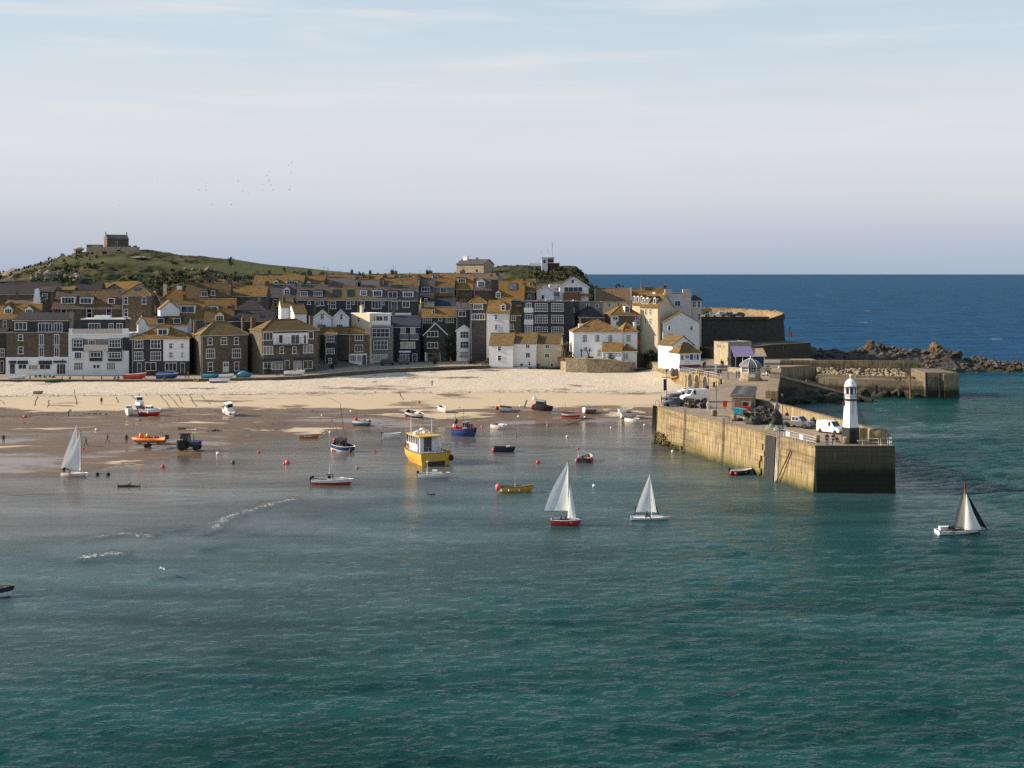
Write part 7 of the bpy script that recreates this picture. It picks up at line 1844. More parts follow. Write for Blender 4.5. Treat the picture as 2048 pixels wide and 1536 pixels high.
# --- laid up along the wharf
def wharf(px, dy=1.6): 
    Y = (309.6 if px < 560 else 313.6) + dy; x = (px - CX) * Y / F
    return Vector((x, Y, float(interp(x, ROADZ)) + .01))
boat(0, 0, 5.2, 1.7, .85, 0, 'red rowing gig laid up on the wharf by the pair of houses', 'red', 'red', 'white', 'tan', loc=wharf(268, .2), stripe='red', sheer=.5)
t, L, B, Hh = boat(0, 0, 5.0, 1.8, .85, 3, 'boat under a bright blue cover on the wharf', 'blue', 'blue', 'white', 'blue', loc=wharf(333, .4), stripe='blue', decked=True, deckmat='blue'); MB().prism([(-.8, .9), (.8, .9), (0, 1.45)], 'x', -2.2, 1.6).build('cover', MATS['blue'], t)
t, L, B, Hh = boat(0, 0, 4.2, 1.6, .6, 4, 'teal covered dinghy on the wharf below the square granite house', 'teal', 'teal', 'teal', 'teal', loc=wharf(420, 0), decked=True, deckmat='teal', stripe='teal'); MB().prism([(-.7, .6), (.7, .6), (0, .85)], 'x', -1.8, 1.2).build('cover', MATS['teal'], t)
boat(0, 0, 3.4, 1.5, .6, -4, 'white dinghy with a yellow band on the wharf', 'white', 'yellow', 'white', 'white', loc=wharf(452, .2), stripe='white')
t, L, B, Hh = boat(0, 0, 3.6, 1.6, .6, 8, 'boat humped under a blue tarpaulin on the wharf', 'teal', 'rust', 'teal', 'teal', loc=wharf(487, .6), decked=True, deckmat='cyan'); b = MB(); b.lathe([(1.5, .5), (1.2, 1.0), (.6, 1.35), (.1, 1.45)], 10); b.xf(Matrix.Diagonal((1.1, .6, 1, 1))); b.build('tarpaulin', MATS['teal'], t)
t, L, B, Hh = boat(0, 0, 4.8, 1.8, .8, -6, 'white speedboat with blue cockpit on the wharf before the large granite house', 'white', 'navy', 'white', 'navy', loc=wharf(588, -.2), thwarts=1, stripe='white'); MB().hexa([(.3, -.6, .8), (.5, -.6, .8), (.5, .6, .8), (.3, .6, .8), (0, -.5, 1.25), (.1, -.5, 1.25), (.1, .5, 1.25), (0, .5, 1.25)]).build('windscreen', MATS['gblue'], t); outboard(t, L, Hh, 0, 'dgrey')
boat(438, 765, 4.6, 1.6, .65, 6, 'white and navy dinghy lying on dry sand against the sea wall', 'white', 'navy', 'white', 'grey', roll=-8)
boat(0, 0, 4.0, 1.5, .55, 5, 'white punt laid up outside the restaurant', 'white', 'white', 'white', 'grey', loc=wharf(34, .1), stripe='white')
boat(107, 765, 4.0, 1.5, .5, 8, 'dark green tarpaulined punt on dry sand under the sea wall', 'green', 'black', 'green', 'green', decked=True, deckmat='green', stripe='green')
boat(76, 788, 2.0, 1.1, .4, 10, 'tiny tan skiff with a red rag on the upper sand', 'tan', 'tan', 'wood', 'tan')

# --- sailing dinghies
def cloth(name, c, dark=False):
    m, n, l, b = _nodes(name)
    p = n.new('ShaderNodeTexCoord').outputs['Object']
    f = tnoise(n, l, maps(n, l, p, (.8, .8, .25)), 2.0, 4)
    l.new(mixc(n, l, rng(n, l, f, .3, .7), tuple(x * .88 for x in c), c), b.inputs['Base Color']); b.inputs['Roughness'].default_value = .8
    tr_ = n.new('ShaderNodeBsdfTranslucent'); tr_.inputs[0].default_value = (*c, 1)
    mx = n.new('ShaderNodeMixShader'); mx.inputs[0].default_value = .45 if not dark else .15
    out = n['Material Output']; l.new(b.outputs[0], mx.inputs[1]); l.new(tr_.outputs[0], mx.inputs[2]); l.new(mx.outputs[0], out.inputs[0])
    bump(n, l, b, f, .5, .15)
    MATS[name] = m
cloth('sail', (.88, .88, .86)); cloth('sailgrey', (.16, .17, .18), True); cloth('sailblack', (.02, .02, .025), True)
def sail(t, tack, head, clew, belly=.25, roach=.0, mat='sail', name='sail', cut=0.0, n=11):
    """triangular cloth between three points (local), bellied and creased"""
    tack, head, clew = Vector(tack), Vector(head), Vector(clew)
    nrm = (clew - tack).cross(head - tack).normalized(); foot = (clew - tack)
    vs, fs = [], []
    for j in range(n + 1):
        v = j / n
        A = tack.lerp(head, v); E = clew.lerp(head, v) + foot * roach * math.sin(math.pi * min(1, v * (1 + cut))) 
        for i in range(n + 1):
            u = i / n
            q = A.lerp(E, u) + nrm * (belly * math.sin(math.pi * u ** .8) * (1 - v) ** .6 + .03 * math.sin(u * 9 + v * 5) * (1 - v))
            vs.append(q); 
    for j in range(n):
        for i in range(n):
            a = j * (n + 1) + i; fs.append((a, a + 1, a + n + 2, a + n + 1))
    b = MB(); b.add(vs, fs, 0, True); return b.build(name, MATS[mat], t)
def sailboat(px, py, L, Bm, Hh, rz, label, **k):
    return boat(px, py, L, Bm, Hh, rz, label, name='sailing_dinghy', cat='sailboat', **k)
def sl(t, px, py, dy=0.0):                                  # photo pixel -> local point of an unrotated helper frame at the boat
    q = at(px, py, t.location.y + dy) - t.location
    return t.rotation_euler.to_matrix().inverted() @ q
t, L, B, Hh = sailboat(148, 952, 3.9, 1.4, .42, -14, 'white sailing dinghy being launched at the water edge with two white sails', top='white', boot='white', rail='white', inside='white', stripe='white', tr=.7)
sail(t, sl(t, 161, 941), sl(t, 161, 864), sl(t, 122, 937, .4), .15); sail(t, sl(t, 152, 938, .9), sl(t, 153.5, 848, .9), sl(t, 121, 936, 1.2), .12, .03)
MB().tube([sl(t, 162, 950), sl(t, 161.5, 862)], .05, 6).build('mast', MATS['dgrey'], t); MB().tube([sl(t, 119, 938, .4), sl(t, 162, 942)], .035, 5).build('boom', MATS['dgrey'], t)
t, L, B, Hh = sailboat(1130, 1050, 3.3, 1.5, .62, -4, 'red dinghy under a tall white mainsail and jib with two crew', top='red', boot='white', rail='white', inside='tan', stripe='red', tr=.85, sheer=.1)
sail(t, sl(t, 1136.8, 1022), sl(t, 1136.5, 921), sl(t, 1088.5, 1022, .9), .28, .10, cut=.15); sail(t, sl(t, 1153.5, 1039), sl(t, 1140, 965), sl(t, 1135, 1036, -.5), .12)
MB().tube([sl(t, 1138, 1042), sl(t, 1137, 921)], .045, 6).build('mast', MATS['dgrey'], t); MB().tube([sl(t, 1086, 1022, .9), sl(t, 1138, 1024)], .035, 5).build('boom', MATS['dgrey'], t)
p = t.location
person((p.x - .05, p.y - .15, p.z + .28), R(70), 'sit', 'crew in dark jacket sitting forward in the red dinghy', 'dgrey', 'navy'); person((p.x - .55, p.y + .1, p.z + .28), R(80), 'sit', 'helm in maroon jacket sitting in the red dinghy', 'rust', 'black')
t, L, B, Hh = sailboat(1298, 1039, 4.4, 1.4, .28, -3, 'slim white single sail dinghy with its helm sitting low', top='white', boot='white', rail='white', inside='white', stripe='white', decked=True, tr=.7, sheer=.3)
sail(t, sl(t, 1313, 1025, -.2), sl(t, 1300, 948), sl(t, 1271.5, 1024, .5), .35, .04); MB().tube([sl(t, 1304, 1036), sl(t, 1300, 945)], .04, 6).build('mast', MATS['white'], t); MB().tube([sl(t, 1268, 1027, .5), sl(t, 1316, 1028, -.2)], .03, 5).build('boom', MATS['navy'], t)
for a, c in (((1272, 1012), (1268, 1030)), ((1312, 1014), (1318, 1030))): MB().tube([sl(t, *a), sl(t, *c)], .07, 5).build('sail_batten', MATS['navy'], t)
p = t.location; person((p.x - .4, p.y - .25, p.z + .2), R(60), 'sit', 'helm in a yellow buoyancy vest on the slim white dinghy', 'yellow', 'black')
t, L, B, Hh = sailboat(1914, 1067, 4.8, 1.7, .38, 4, 'white racing dinghy with a smoke grey mainsail and collapsing white and black headsail', top='white', boot='white', rail='white', inside='dgrey', stripe='white', tr=.9, sheer=.2)
sail(t, sl(t, 1930, 1056), sl(t, 1929.5, 972), sl(t, 1908.5, 1052, .8), .2, .14, 'sailgrey', cut=.1); sail(t, sl(t, 1929, 1059, -.3), sl(t, 1932, 986, -.3), sl(t, 1963, 1057, -.6), .45, -.06, 'sail', 'headsail'); sail(t, sl(t, 1976, 1061, -.1), sl(t, 1933, 983, -.1), sl(t, 1955, 1050, .2), .25, .0, 'sailblack', 'headsail')
MB().tube([sl(t, 1931, 1064), sl(t, 1930, 970)], .05, 6).build('mast', MATS['tan'], t); MB().tube([sl(t, 1906, 1054, .8), sl(t, 1931, 1058)], .035, 5).build('boom', MATS['black'], t); MB().tube([sl(t, 1940, 1062), sl(t, 1977, 1060)], .035, 5).build('bowsprit', MATS['black'], t); MB().box(-1.9, .2, .3, -.5, .75, .75).build('side_tank', MATS['white'], t); MB().tube([sl(t, 1929.6, 986), sl(t, 1930, 968)], .09, 6).build('mast_head', MATS['rust'], t)
p = t.location; person((p.x - .55, p.y - .35, p.z + .25), R(-30), 'sit', 'sailor in black with a red cap on the grey sailed dinghy', 'black', 'black', 'red'); person((p.x - 1.0, p.y - .25, p.z + .22), R(20), 'sit', 'second sailor in a dark suit on the grey sailed dinghy', 'navy', 'black', 'black')

# ------------------------------------------------------------------ buoys, ropes, birds
BUOY_G = 'mooring buoys'
def buoy(px, py, mat, label, r=.28, loc=None):
    p = ground_at(px, py) if loc is None else Vector(loc)
    t = thing('mooring_buoy', label, 'buoy', (p.x, p.y, p.z + r * .45))
    MB().ball((0, 0, 0), r, 10).build('float', MATS[mat], t)
    MB().lathe([(r * .2, r * .85), (r * .2, r * 1.2), (r * .1, r * 1.3)], 6).build('eye', MATS['dgrey'], t)
for a in [(575, 927, 'pink', 'pink mooring buoy afloat by the wet sand, with a smaller one beside it', .42), (568, 929, 'pink', 'small pink mooring buoy touching the larger pink one', .22), (518, 905, 'red', 'red mooring buoy at the edge of the shallows', .25), (714, 937, 'tan', 'tan mooring buoy between the red workboat and the yellow boat', .26), (750, 904, 'pink', 'pink buoy between the raked mast boat and the yellow boat', .25),
          (1076, 926, 'red', 'red mooring buoy behind the tall white sail', .32), (1188, 973, 'white', 'white mooring buoy between the two sailing dinghies', .24), (1134, 874, 'white', 'white buoy in the shallows below the red and white boat', .22), (1345, 904, 'white', 'pale buoy near the foot of the pier wall', .24), (466, 927, 'green', 'dark green buoy just off the sand', .34), (326, 935, 'red', 'red buoy at the water line below the tractor', .32),
          (436, 909, 'white', 'white buoy at the water line beside the nose of the tractor', .34), (1095, 852, 'tan', 'brown buoy on the flats', .26), (1032, 873, 'grey', 'grey buoy in the shallows', .2), (50, 835, 'red', 'red buoy lying alone on dark sand below the restaurant', .34), (279, 841, 'red', 'red buoy lying in front of the three beached boats', .24), (393, 859, 'orange', 'orange buoy on the dark sand above the tractor', .22), (193, 861, 'white', 'white buoy stuck in the wet sand', .3),
          (660, 866, 'white', 'white buoy standing by the orange rowing boat', .24), (644, 832, 'white', 'white buoy at the dry sand edge', .22), (702, 823, 'white', 'white buoy under the tide line', .22), (1069, 799, 'white', 'large white buoy on the dry sand above the black cruiser', .48), (1041, 813, 'white', 'white buoy on sand beside the black cruiser', .25), (1036, 820, 'orange', 'orange buoy between two beached boats', .22), (1037, 834, 'white', 'white buoy on the flats before the black cruiser', .24),
          (838, 806, 'red', 'red buoy on the dry sand', .32), (548, 860, 'grey', 'grey buoy on the flats', .18), (1170, 835, 'white', 'white buoy behind the red and white boat', .22), (964, 855, 'pink', 'pink buoy between the blue fishing boat and the little cuddy boat', .24), (1289, 851, 'white', 'white buoy against the pier corner', .22), (1222, 856, 'white', 'white buoy in the shallows near the pier', .18)]:
    buoy(*a)
t = thing('fender_float', 'black triangular float beside the pier wall', 'float', on_z(1504, 948)); MB().lathe([(.75, -.1), (.5, .5), (.05, .95)], 5, smooth=False).build('float', MATS['black'], t); MB().tube([(0, 0, .9), (0, 0, 1.1)], .04, 5).build('eye', MATS['dgrey'], t)
def rope_line(px0, py0, px1, py1, label, r=.07, wig=.8, seed=0):
    r *= .6; wig *= .35
    A, B = ground_at(px0, py0), ground_at(px1, py1); rs = random.Random(seed); pts = []
    for i in range(9):
        q = A.lerp(B, i / 8); q.x += math.sin(i * 1.1 + seed) * wig * .3
        q.z = max(.02, float(beach_z(q.x, q.y))) + .06; pts.append(q)
    t = MB().tube([q - A for q in pts], r, 5).build('mooring_rope', MATS['rope'], None, A); tag(t, label, 'rope', 'mooring ropes and chains on the sand')
for i, (a, c, d, e) in enumerate([(75, 792, 68, 812), (147, 778, 153, 810), (262, 790, 272, 802), (320, 790, 340, 815), (337, 790, 360, 816), (355, 790, 365, 808), (378, 790, 392, 814), (400, 790, 420, 808), (232, 794, 236, 806), (98, 800, 95, 815), (0, 800, 10, 809), (655, 795, 678, 806), (797, 785, 806, 800)]):
    rope_line(a, c, d, e, 'dark mooring rope lying down the firm sand', .07, 1.0, i)
rope_line(1048, 815, 1053, 800, 'timber prop lying on the dry sand beside the black cruiser', .1, 0, 3)
rope_line(1125, 852, 1170, 838, 'dark mooring chain across the flats in front of the red and white boat', .07, 1.5, 5)
rope_line(635, 872, 652, 862, 'mooring chain running up from the orange rowing boat', .07, .6, 6)
rope_line(140, 830, 160, 834, 'chain dragged across the dark sand by a walker', .07, .6, 8)
# rakes of weed and drift on the sand: small dark clumps nobody could count
b = MB(); rs = random.Random(9)
for k in range(420):
    px_ = rs.uniform(0, 1290); zone = rs.random()
    py_ = np.interp(px_, [0, 640, 1000, 1300], [793, 787, 784, 786]) + rs.gauss(0, 1.2) if zone < .55 else rs.uniform(815, 850)
    q = ground_at(px_, py_); s_ = rs.uniform(.10, .32)
    leaf_clump(b, (q.x, q.y, q.z + .05), s_, rs, 4)
tag(b.build('drift_weed', MATS['weed']), 'dark seaweed and drift scattered along the tide line', 'seaweed', kind='stuff')
for (px_, py_, w_, lb) in [(362, 858, 14, 'long dark clump of weed on the pale sandbar'), (430, 862, 16, 'thin dark streak of weed on the sandbar'), (190, 829, 40, 'raked rows of dark weed on the wet sand'), (1345, 790, 26, 'heap of brown weed at the foot of the pier on dry sand')]:
    q = ground_at(px_, py_); b = MB()
    for k in range(26): leaf_clump(b, (rs.gauss(0, w_ * .035), rs.gauss(0, .5), .08), rs.uniform(.15, .35), rs, 5)
    tag(b.build('weed_clump', MATS['weed'], None, q), lb, 'seaweed')
# driftwood afloat
q = on_z(258, 974); t = thing('driftwood', 'forked branch floating in the shallows', 'driftwood', q); MB().tube([(-1.6, 0, .1), (0, .2, .15), (1.6, 0, .1)], [.16, .18, .1], 6).build('limb', MATS['rope'], t); MB().tube([(-.2, 0, .15), (.3, .1, .7)], [.1, .04], 5).tube([(-1.3, 0, .1), (-1.7, .1, .5)], [.08, .03], 5).tube([(1.3, 0, .1), (1.7, -.1, .6)], [.07, .03], 5).build('branch', MATS['rope'], t)
q = on_z(206, 951); t = thing('launching_trolley', 'small launching trolley half under water by the dinghy', 'trolley', q); MB().tube([(-.9, 0, .2), (.9, 0, .35)], .06, 5).build('frame', MATS['rust'], t)
for x in (-.8, .8): MB().lathe([(.05, -.1), (.28, -.1), (.28, .1), (.05, .1)], 10).xf(Matrix.Rotation(R(90), 4, 'X')).build('wheel', MATS['rubber'], t, (x, -.1, .2))
q = on_z(862, 990); t = thing('mooring_sticks', 'cluster of thin sticks breaking the surface', 'sticks', q); MB().tube([(-.4, 0, 0), (-.5, 0, .5)], .04, 4).tube([(0, 0, 0), (.25, 0, .35)], .04, 4).tube([(.4, 0, 0), (.5, .1, .4)], .04, 4).build('stick', MATS['black'], t); MB().tube([(-.5, 0, .06), (.6, 0, .06)], .05, 4).build('float_line', MATS['black'], t)
# gulls in the sky over the hill, one skimming the water
def gull_mesh():
    b = MB(); b.tube([(-.28, 0, 0), (-.1, 0, .02), (.15, 0, .02), (.3, 0, .03)], [.02, .09, .08, .02], 6)
    for s_ in (-1, 1): b.add([(.1, 0, .04), (-.1, 0, .04), (-.06, s_ * .32, .16), (.12, s_ * .34, .17), (-.08, s_ * .7, .05), (.02, s_ * .72, .06)], [(0, 1, 2, 3), (3, 2, 4, 5)], 0)
    return b.mesh('gull', [MATS['grey']])
GM = gull_mesh()
rs = random.Random(3)
for (zx, zy) in [(467, 225), (155, 455), (808, 330), (866, 297), (875, 277), (874, 332), (931, 362), (918, 446), (1077, 449), (1134, 256), (1170, 344), (1218, 356), (1231, 318), (1328, 285), (1331, 331), (1369, 208), (1383, 176), (1383, 248), (1376, 267), (1400, 290), (1417, 328), (1546, 125), (1565, 187), (1561, 311), (1552, 325), (1570, 102)]:
    q = at(200 + zx / 4.096, 300 + zy / 4.096, 420); o = link('gull', GM, None, q, rs.random() * 6.28); o.scale = (.8, .8, .8); o.rotation_euler.x = R(rs.uniform(-35, 35)); tag(o, 'gull wheeling in the open sky above the town', 'gull', 'gulls in flight over the town')
o = link('gull', GM.copy(), None, at(323, 1138, 122), R(40)); o.data.materials[0] = MATS['white']; tag(o, 'white gull skimming low over the water', 'gull')
for (px_, py_) in [(1072, 601), (1091, 600), (1098, 599), (1116, 600), (1122, 601), (1146, 600)]:
    o = link('gull', GM, None, at(px_, py_ + 1, 353.5), rs.random() * 6); o.scale = (.9, .5, 1.4); o.data = GM.copy(); o.data.materials[0] = MATS['white']; tag(o, 'white gull perched on the slate apartment block', 'gull', 'gulls on the flat roof')

# ------------------------------------------------------------------ vehicles
def wheel(t, x, y, r, w=.2):
    s_ = 1 if y > 0 else -1
    b = MB(); b.lathe([(r * .55, -w / 2), (r * .95, -w / 2), (r, -w / 4), (r, w / 4), (r * .95, w / 2), (r * .55, w / 2)], 16); b.xf(Matrix.Rotation(R(90), 4, 'X'))
    o = b.build('wheel', MATS['rubber'], t, (x, y, r))
    b = MB(); b.lathe([(r * .12, -w * .42), (r * .58, -w * .36), (r * .58, w * .36), (r * .12, w * .42)], 10); b.xf(Matrix.Rotation(R(90), 4, 'X')); b.build('rim', MATS['chrome'], o)
def vehicle(name, label, loc, rz, st, mat, wins, wx, wr=.32, W=1.75, cat='car', group=None, screen=None, rear=None):
    """st: stations (x, bottom, belt, roof, belt half width, roof half width) from tail to nose, +x is the nose"""
    t = thing(name, label, cat, loc, R(rz), group)
    rg = [[(x, -wb, zb), (x, -wb, (zb + zm) / 2), (x, -wb * .985, zm), (x, -wr_, zr), (x, wr_, zr), (x, wb * .985, zm), (x, wb, (zb + zm) / 2), (x, wb, zb)] for (x, zb, zm, zr, wb, wr_) in st]
    b = MB(); b.loft(rg, 0, False); b.build('body', MATS[mat], t)
    def side(i, f0, j, f1, lo=.12, hi=.88):
        def P(k, f, s_, v):
            a, c = st[k], st[k + 1] if k + 1 < len(st) else st[k]
            L = lambda q: a[q] + (c[q] - a[q]) * f
            zm, zr, wb, wt = L(2), L(3), L(4) * .985, L(5)
            return Vector((L(0), s_ * (wb + (wt - wb) * v + .012), zm + (zr - zm) * v))
        for s_ in (-1, 1):
            q = [P(i, f0, s_, lo), P(j, f1, s_, lo), P(j, f1, s_, hi), P(i, f0, s_, hi)]; e = Vector((0, -s_ * .05, 0))
            MB().hexa([v for v in q] + [v + e for v in q]).build('side_window', MATS['glass'], t)
    for w in wins: side(*w)
    for nm, pair in (('windscreen', screen), ('rear_window', rear)):
        if not pair: continue
        a, c = st[pair[0]], st[pair[1]]; A = lambda s_, st_, f: Vector((st_[0], s_ * st_[5] * f, st_[3]))
        q = [A(-1, a, .88).lerp(A(-1, c, .88), .1), A(1, a, .88).lerp(A(1, c, .88), .1), A(1, a, .88).lerp(A(1, c, .88), .9), A(-1, a, .88).lerp(A(-1, c, .88), .9)]
        n = (q[1] - q[0]).cross(q[3] - q[0]).normalized(); n = n if n.z > 0 else -n
        MB().hexa([v - n * .03 for v in q] + [v + n * .014 for v in q]).build(nm, MATS['glass'], t)
    for x in wx:
        for y in (-1, 1): wheel(t, x, y * (W / 2 - .08), wr)
    nx = st[-1][0]; zz = st[-1][2] - .12
    for y in (-1, 1): MB().box(nx - .06, y * W * .36 - .16, zz - .12, nx + .02, y * W * .36 + .16, zz + .04).build('headlight', MATS['chrome'], t); MB().box(st[0][0] - .015, y * W * .42 - .08, zz - .1, st[0][0] + .05, y * W * .42 + .08, zz + .15).build('tail_light', MATS['red'], t)
    MB().box(nx - .05, -W * .46, .28, nx + .05, W * .46, .48).build('bumper', MATS['dgrey'], t); MB().box(st[0][0] - .05, -W * .46, .3, st[0][0] + .05, W * .46, .5).build('bumper', MATS['dgrey'], t)
    return t
VAN = [(-2.05, .35, 1.0, 1.78, .84, .76), (-1.9, .25, 1.0, 1.84, .87, .80), (.55, .25, 1.02, 1.84, .87, .78), (1.15, .25, 1.04, 1.05, .87, .80), (1.85, .27, .92, .94, .85, .74), (2.1, .35, .70, .74, .76, .66)]
CAR = [(-1.95, .35, .85, .88, .78, .70), (-1.75, .25, .90, 1.05, .82, .66), (-1.0, .25, .92, 1.44, .84, .64), (.15, .25, .92, 1.46, .85, .64), (.85, .25, .92, .96, .85, .74), (1.75, .27, .80, .83, .82, .70), (1.98, .35, .62, .66, .72, .6)]
PICK = [(-2.4, .5, 1.0, 1.04, .84, .80), (-1.0, .42, 1.02, 1.06, .87, .82), (-.95, .42, 1.05, 1.72, .87, .68), (.35, .42, 1.06, 1.74, .87, .68), (.95, .42, 1.07, 1.12, .87, .78), (2.1, .45, 1.0, 1.04, .85, .76), (2.4, .5, .8, .86, .76, .66)]
MATS['vwhite'] = plain('vwhite', (.78, .78, .77), .25, .03, 3, 0, .5, 0, .6); plain('vsilver', (.12, .12, .125), .3, .05, 3, .2, .5, 0, .5); plain('vgrey', (.06, .065, .075), .3, .05, 3, .3, .5, 0, .5); plain('vblack', (.012, .012, .014), .3, .1, 3, 0, .5, 0, .6)
def deck_at(px, py, z=DZ): return on_z(px, py, z)
def van(label, loc, rz, **k): return vehicle('parked_van', label, loc, rz, VAN, 'vwhite', [(1, .82, 1, .99)], (-1.35, 1.35), .32, 1.75, 'van', screen=(2, 3), **k)
q = deck_at(1662, 866); van('white van parked with its nose to the lighthouse', (q.x, q.y, DZ), -52)
q = deck_at(1599, 855); t = vehicle('pickup_truck', 'silver grey pickup truck parked by the parapet', (q.x, q.y, DZ), -48, PICK, 'vsilver', [(2, .08, 2, .48), (2, .54, 2, .96)], (-1.55, 1.5), .4, 1.75, 'truck', screen=(3, 4)); MB().box(-2.3, -.7, 1.0, -1.1, .7, 1.075).build('load_bed', MATS['black'], t)
q = deck_at(1392, 806); van('large white van among the cars near the pier elbow', (q.x, q.y + 2, DZ), 200).scale = (1.25, 1.15, 1.3)
q = deck_at(1347, 813); vehicle('parked_car', 'silver car parked at the corner of the pier', (q.x, q.y + 1, DZ), 195, CAR, 'vsilver', [(2, .1, 2, .9), (1, .4, 1, .95)], (-1.3, 1.3), .3, 1.65, screen=(3, 4), rear=(1, 2))
q = deck_at(1375, 795); vehicle('parked_car', 'white car with a roof rack behind the large white van', (q.x + 1, q.y + 6, DZ), 190, CAR, 'vwhite', [(2, .1, 2, .9), (1, .4, 1, .95)], (-1.3, 1.3), .3, 1.65, screen=(3, 4), rear=(1, 2))
q = deck_at(1362, 806); vehicle('parked_car', 'dark blue car half hidden beside the white vans', (q.x - 1, q.y + 3, DZ), 198, CAR, 'vgrey', [(2, .1, 2, .9)], (-1.3, 1.3), .3, 1.65, screen=(3, 4), rear=(1, 2))
for i, (px_, m, lb) in enumerate([(1420, 'vwhite', 'white car in the bastion car park next to the pink house'), (1441, 'vwhite', 'second white car along in the bastion car park'), (1454, 'vgrey', 'dark car between the white cars on the bastion'), (1464, 'vwhite', 'white fronted car parked end on at the bastion'), (1477, 'vblack', 'black car in the shade of the bastion parapet')]):
    vehicle('parked_car', lb, ((px_ - CX) * 389 / F, 389 + (i % 2) * 2, 16.55), (175, 178, 182, 265, 180)[i], CAR, m, [(2, .1, 2, .9), (1, .4, 1, .95)], (-1.3, 1.3), .3, 1.65, screen=(3, 4), rear=(1, 2))
vehicle('parked_car', 'black off road car parked before the tall grey house', ((775 - CX) * 343 / F, 343, 4.64), 5, CAR, 'vblack', [(2, .1, 2, .9), (1, .4, 1, .95)], (-1.3, 1.3), .34, 1.65, screen=(3, 4), rear=(1, 2)).scale = (1.1, 1.1, 1.25)
vehicle('parked_van', 'dark van parked beside the blue slate house', ((808 - CX) * 347 / F, 347, 4.64), 4, VAN, 'vgrey', [(1, .82, 1, .99)], (-1.35, 1.35), .32, 1.75, 'van', screen=(2, 3)).scale = (.8, 1, .9)
def scooter(px, py, label, z=DZ, mat='vblack'):
    q = deck_at(px, py, z); t = thing('parked_scooter', label, 'scooter', (q.x, q.y, z), R(30))
    MB().hexa([(-.7, -.15, .3), (.1, -.15, .25), (.1, .15, .25), (-.7, .15, .3), (-.75, -.14, .75), (-.1, -.12, .7), (-.1, .12, .7), (-.75, .14, .75)]).build('body', MATS[mat], t); MB().box(-.7, -.13, .76, -.1, .13, .86).build('seat', MATS['black'], t); MB().hexa([(.3, -.18, .25), (.42, -.18, .25), (.42, .18, .25), (.3, .18, .25), (.2, -.16, .95), (.3, -.16, .95), (.3, .16, .95), (.2, .16, .95)]).build('leg_shield', MATS[mat], t); MB().tube([(.15, -.35, 1.05), (.22, 0, 1.0), (.15, .35, 1.05)], .03, 5).build('handlebar', MATS['black'], t)
    for x in (-.55, .55): wheel(t, x, 0, .25, .12)
scooter(1407, 816, 'dark scooter parked by the stacked fishing gear'); scooter(1531, 752, 'white motor scooter leaning by the old parapet', DZ, 'vwhite'); scooter(1536, 747, 'black motor scooter behind the white scooter on the old pier', DZ, 'vblack')

# tractor
q = ground_at(373, 900)
t = thing('tractor', 'dark cabbed beach tractor with a blue nose on the wet sand', 'tractor', q, R(-4)); t.scale = (1.05, 1.05, 1.05)
MB().box(-.2, -.35, .75, 2.2, .35, 1.35).box(.2, -.3, .5, 2.0, .3, .76).build('chassis', MATS['black'], t)
MB().box(1.2, -.38, .8, 2.35, .38, 1.55).box(.5, -.37, 1.0, 1.2, .37, 1.5).build('bonnet', MATS['blue'], t); MB().box(.55, -.40, 1.36, 2.2, -.382, 1.48).build('stripe', MATS['yellow'], t); MB().box(2.352, -.3, .9, 2.38, .3, 1.4).build('grille', MATS['black'], t)
b = MB()
for (x, y, x2) in ((-.9, -.65, -.75), (-.9, .65, -.75), (.5, -.65, .35), (.5, .65, .35)): b.tube([(x, y, 1.2), (x2, y * .92, 2.6)], .05, 5)
b.box(-.95, -.7, 1.1, .55, .7, 1.25); b.build('cab_frame', MATS['black'], t)
MB().hexa([(-.84, -.6, 1.3), (.46, -.6, 1.3), (.46, .6, 1.3), (-.84, .6, 1.3), (-.72, -.55, 2.5), (.34, -.55, 2.5), (.34, .55, 2.5), (-.72, .55, 2.5)]).build('cab_glass', MATS['gblue'], t); MB().box(-.95, -.75, 2.58, .55, .75, 2.72).build('cab_roof', MATS['black'], t)
for y in (-1, 1): wheel(t, -.55, y * .85, .82, .42); wheel(t, 1.75, y * .78, .5, .3); b = MB(); b.prism([(-1.35, 1.35), (-1.1, 1.72), (.1, 1.72), (.4, 1.3), (.3, 1.25), (.05, 1.62), (-1.05, 1.62), (-1.27, 1.3)], 'y', y * .85 - .24, y * .85 + .24); b.build('mudguard', MATS['black'], t); MB().box(-1.2, y * .85 - .26, 1.73, -.3, y * .85 + .26, 1.78).build('mudguard_stripe', MATS['yellow'], t)
MB().tube([(1.1, .3, 1.5), (1.1, .3, 2.4)], .05, 6).build('exhaust', MATS['black'], t)
# inflatable rescue boat on its trailer
q = ground_at(300, 895)
t = thing('boat_trailer', 'two wheeled launching trailer hitched to the tractor', 'trailer', q, R(-4)); b = MB()
for y in (-.5, .5): b.tube([(-2.2, y, .62), (2.0, y, .62)], .06, 5)
b.tube([(2.0, -.5, .62), (4.6, 0, .6), (2.0, .5, .62)], .06, 5)
for x in (-1.8, 0, 1.6): b.box(x - .06, -.6, .58, x + .06, .6, .68)
b.build('frame', MATS['dgrey'], t); MB().box(-1.3, -.75, .75, -.2, -.68, .9).build('bunk', MATS['white'], t); MB().box(.3, -.75, .75, 1.4, -.68, .9).build('bunk', MATS['white'], t)
for y in (-.85, .85): wheel(t, -.4, y, .38, .25)
t = thing('inflatable_lifeboat', 'orange inflatable lifeboat riding on the trailer', 'lifeboat', (q.x, q.y, q.z + 1.1), R(-4)); t.rotation_euler.y = R(-3)
b = MB(); pr = [(2.9, -.85), (1.0, -.95), (-1.4, -.88), (-2.4, -.55), (-2.95, 0), (-2.4, .55), (-1.4, .88), (1.0, .95), (2.9, .85)]
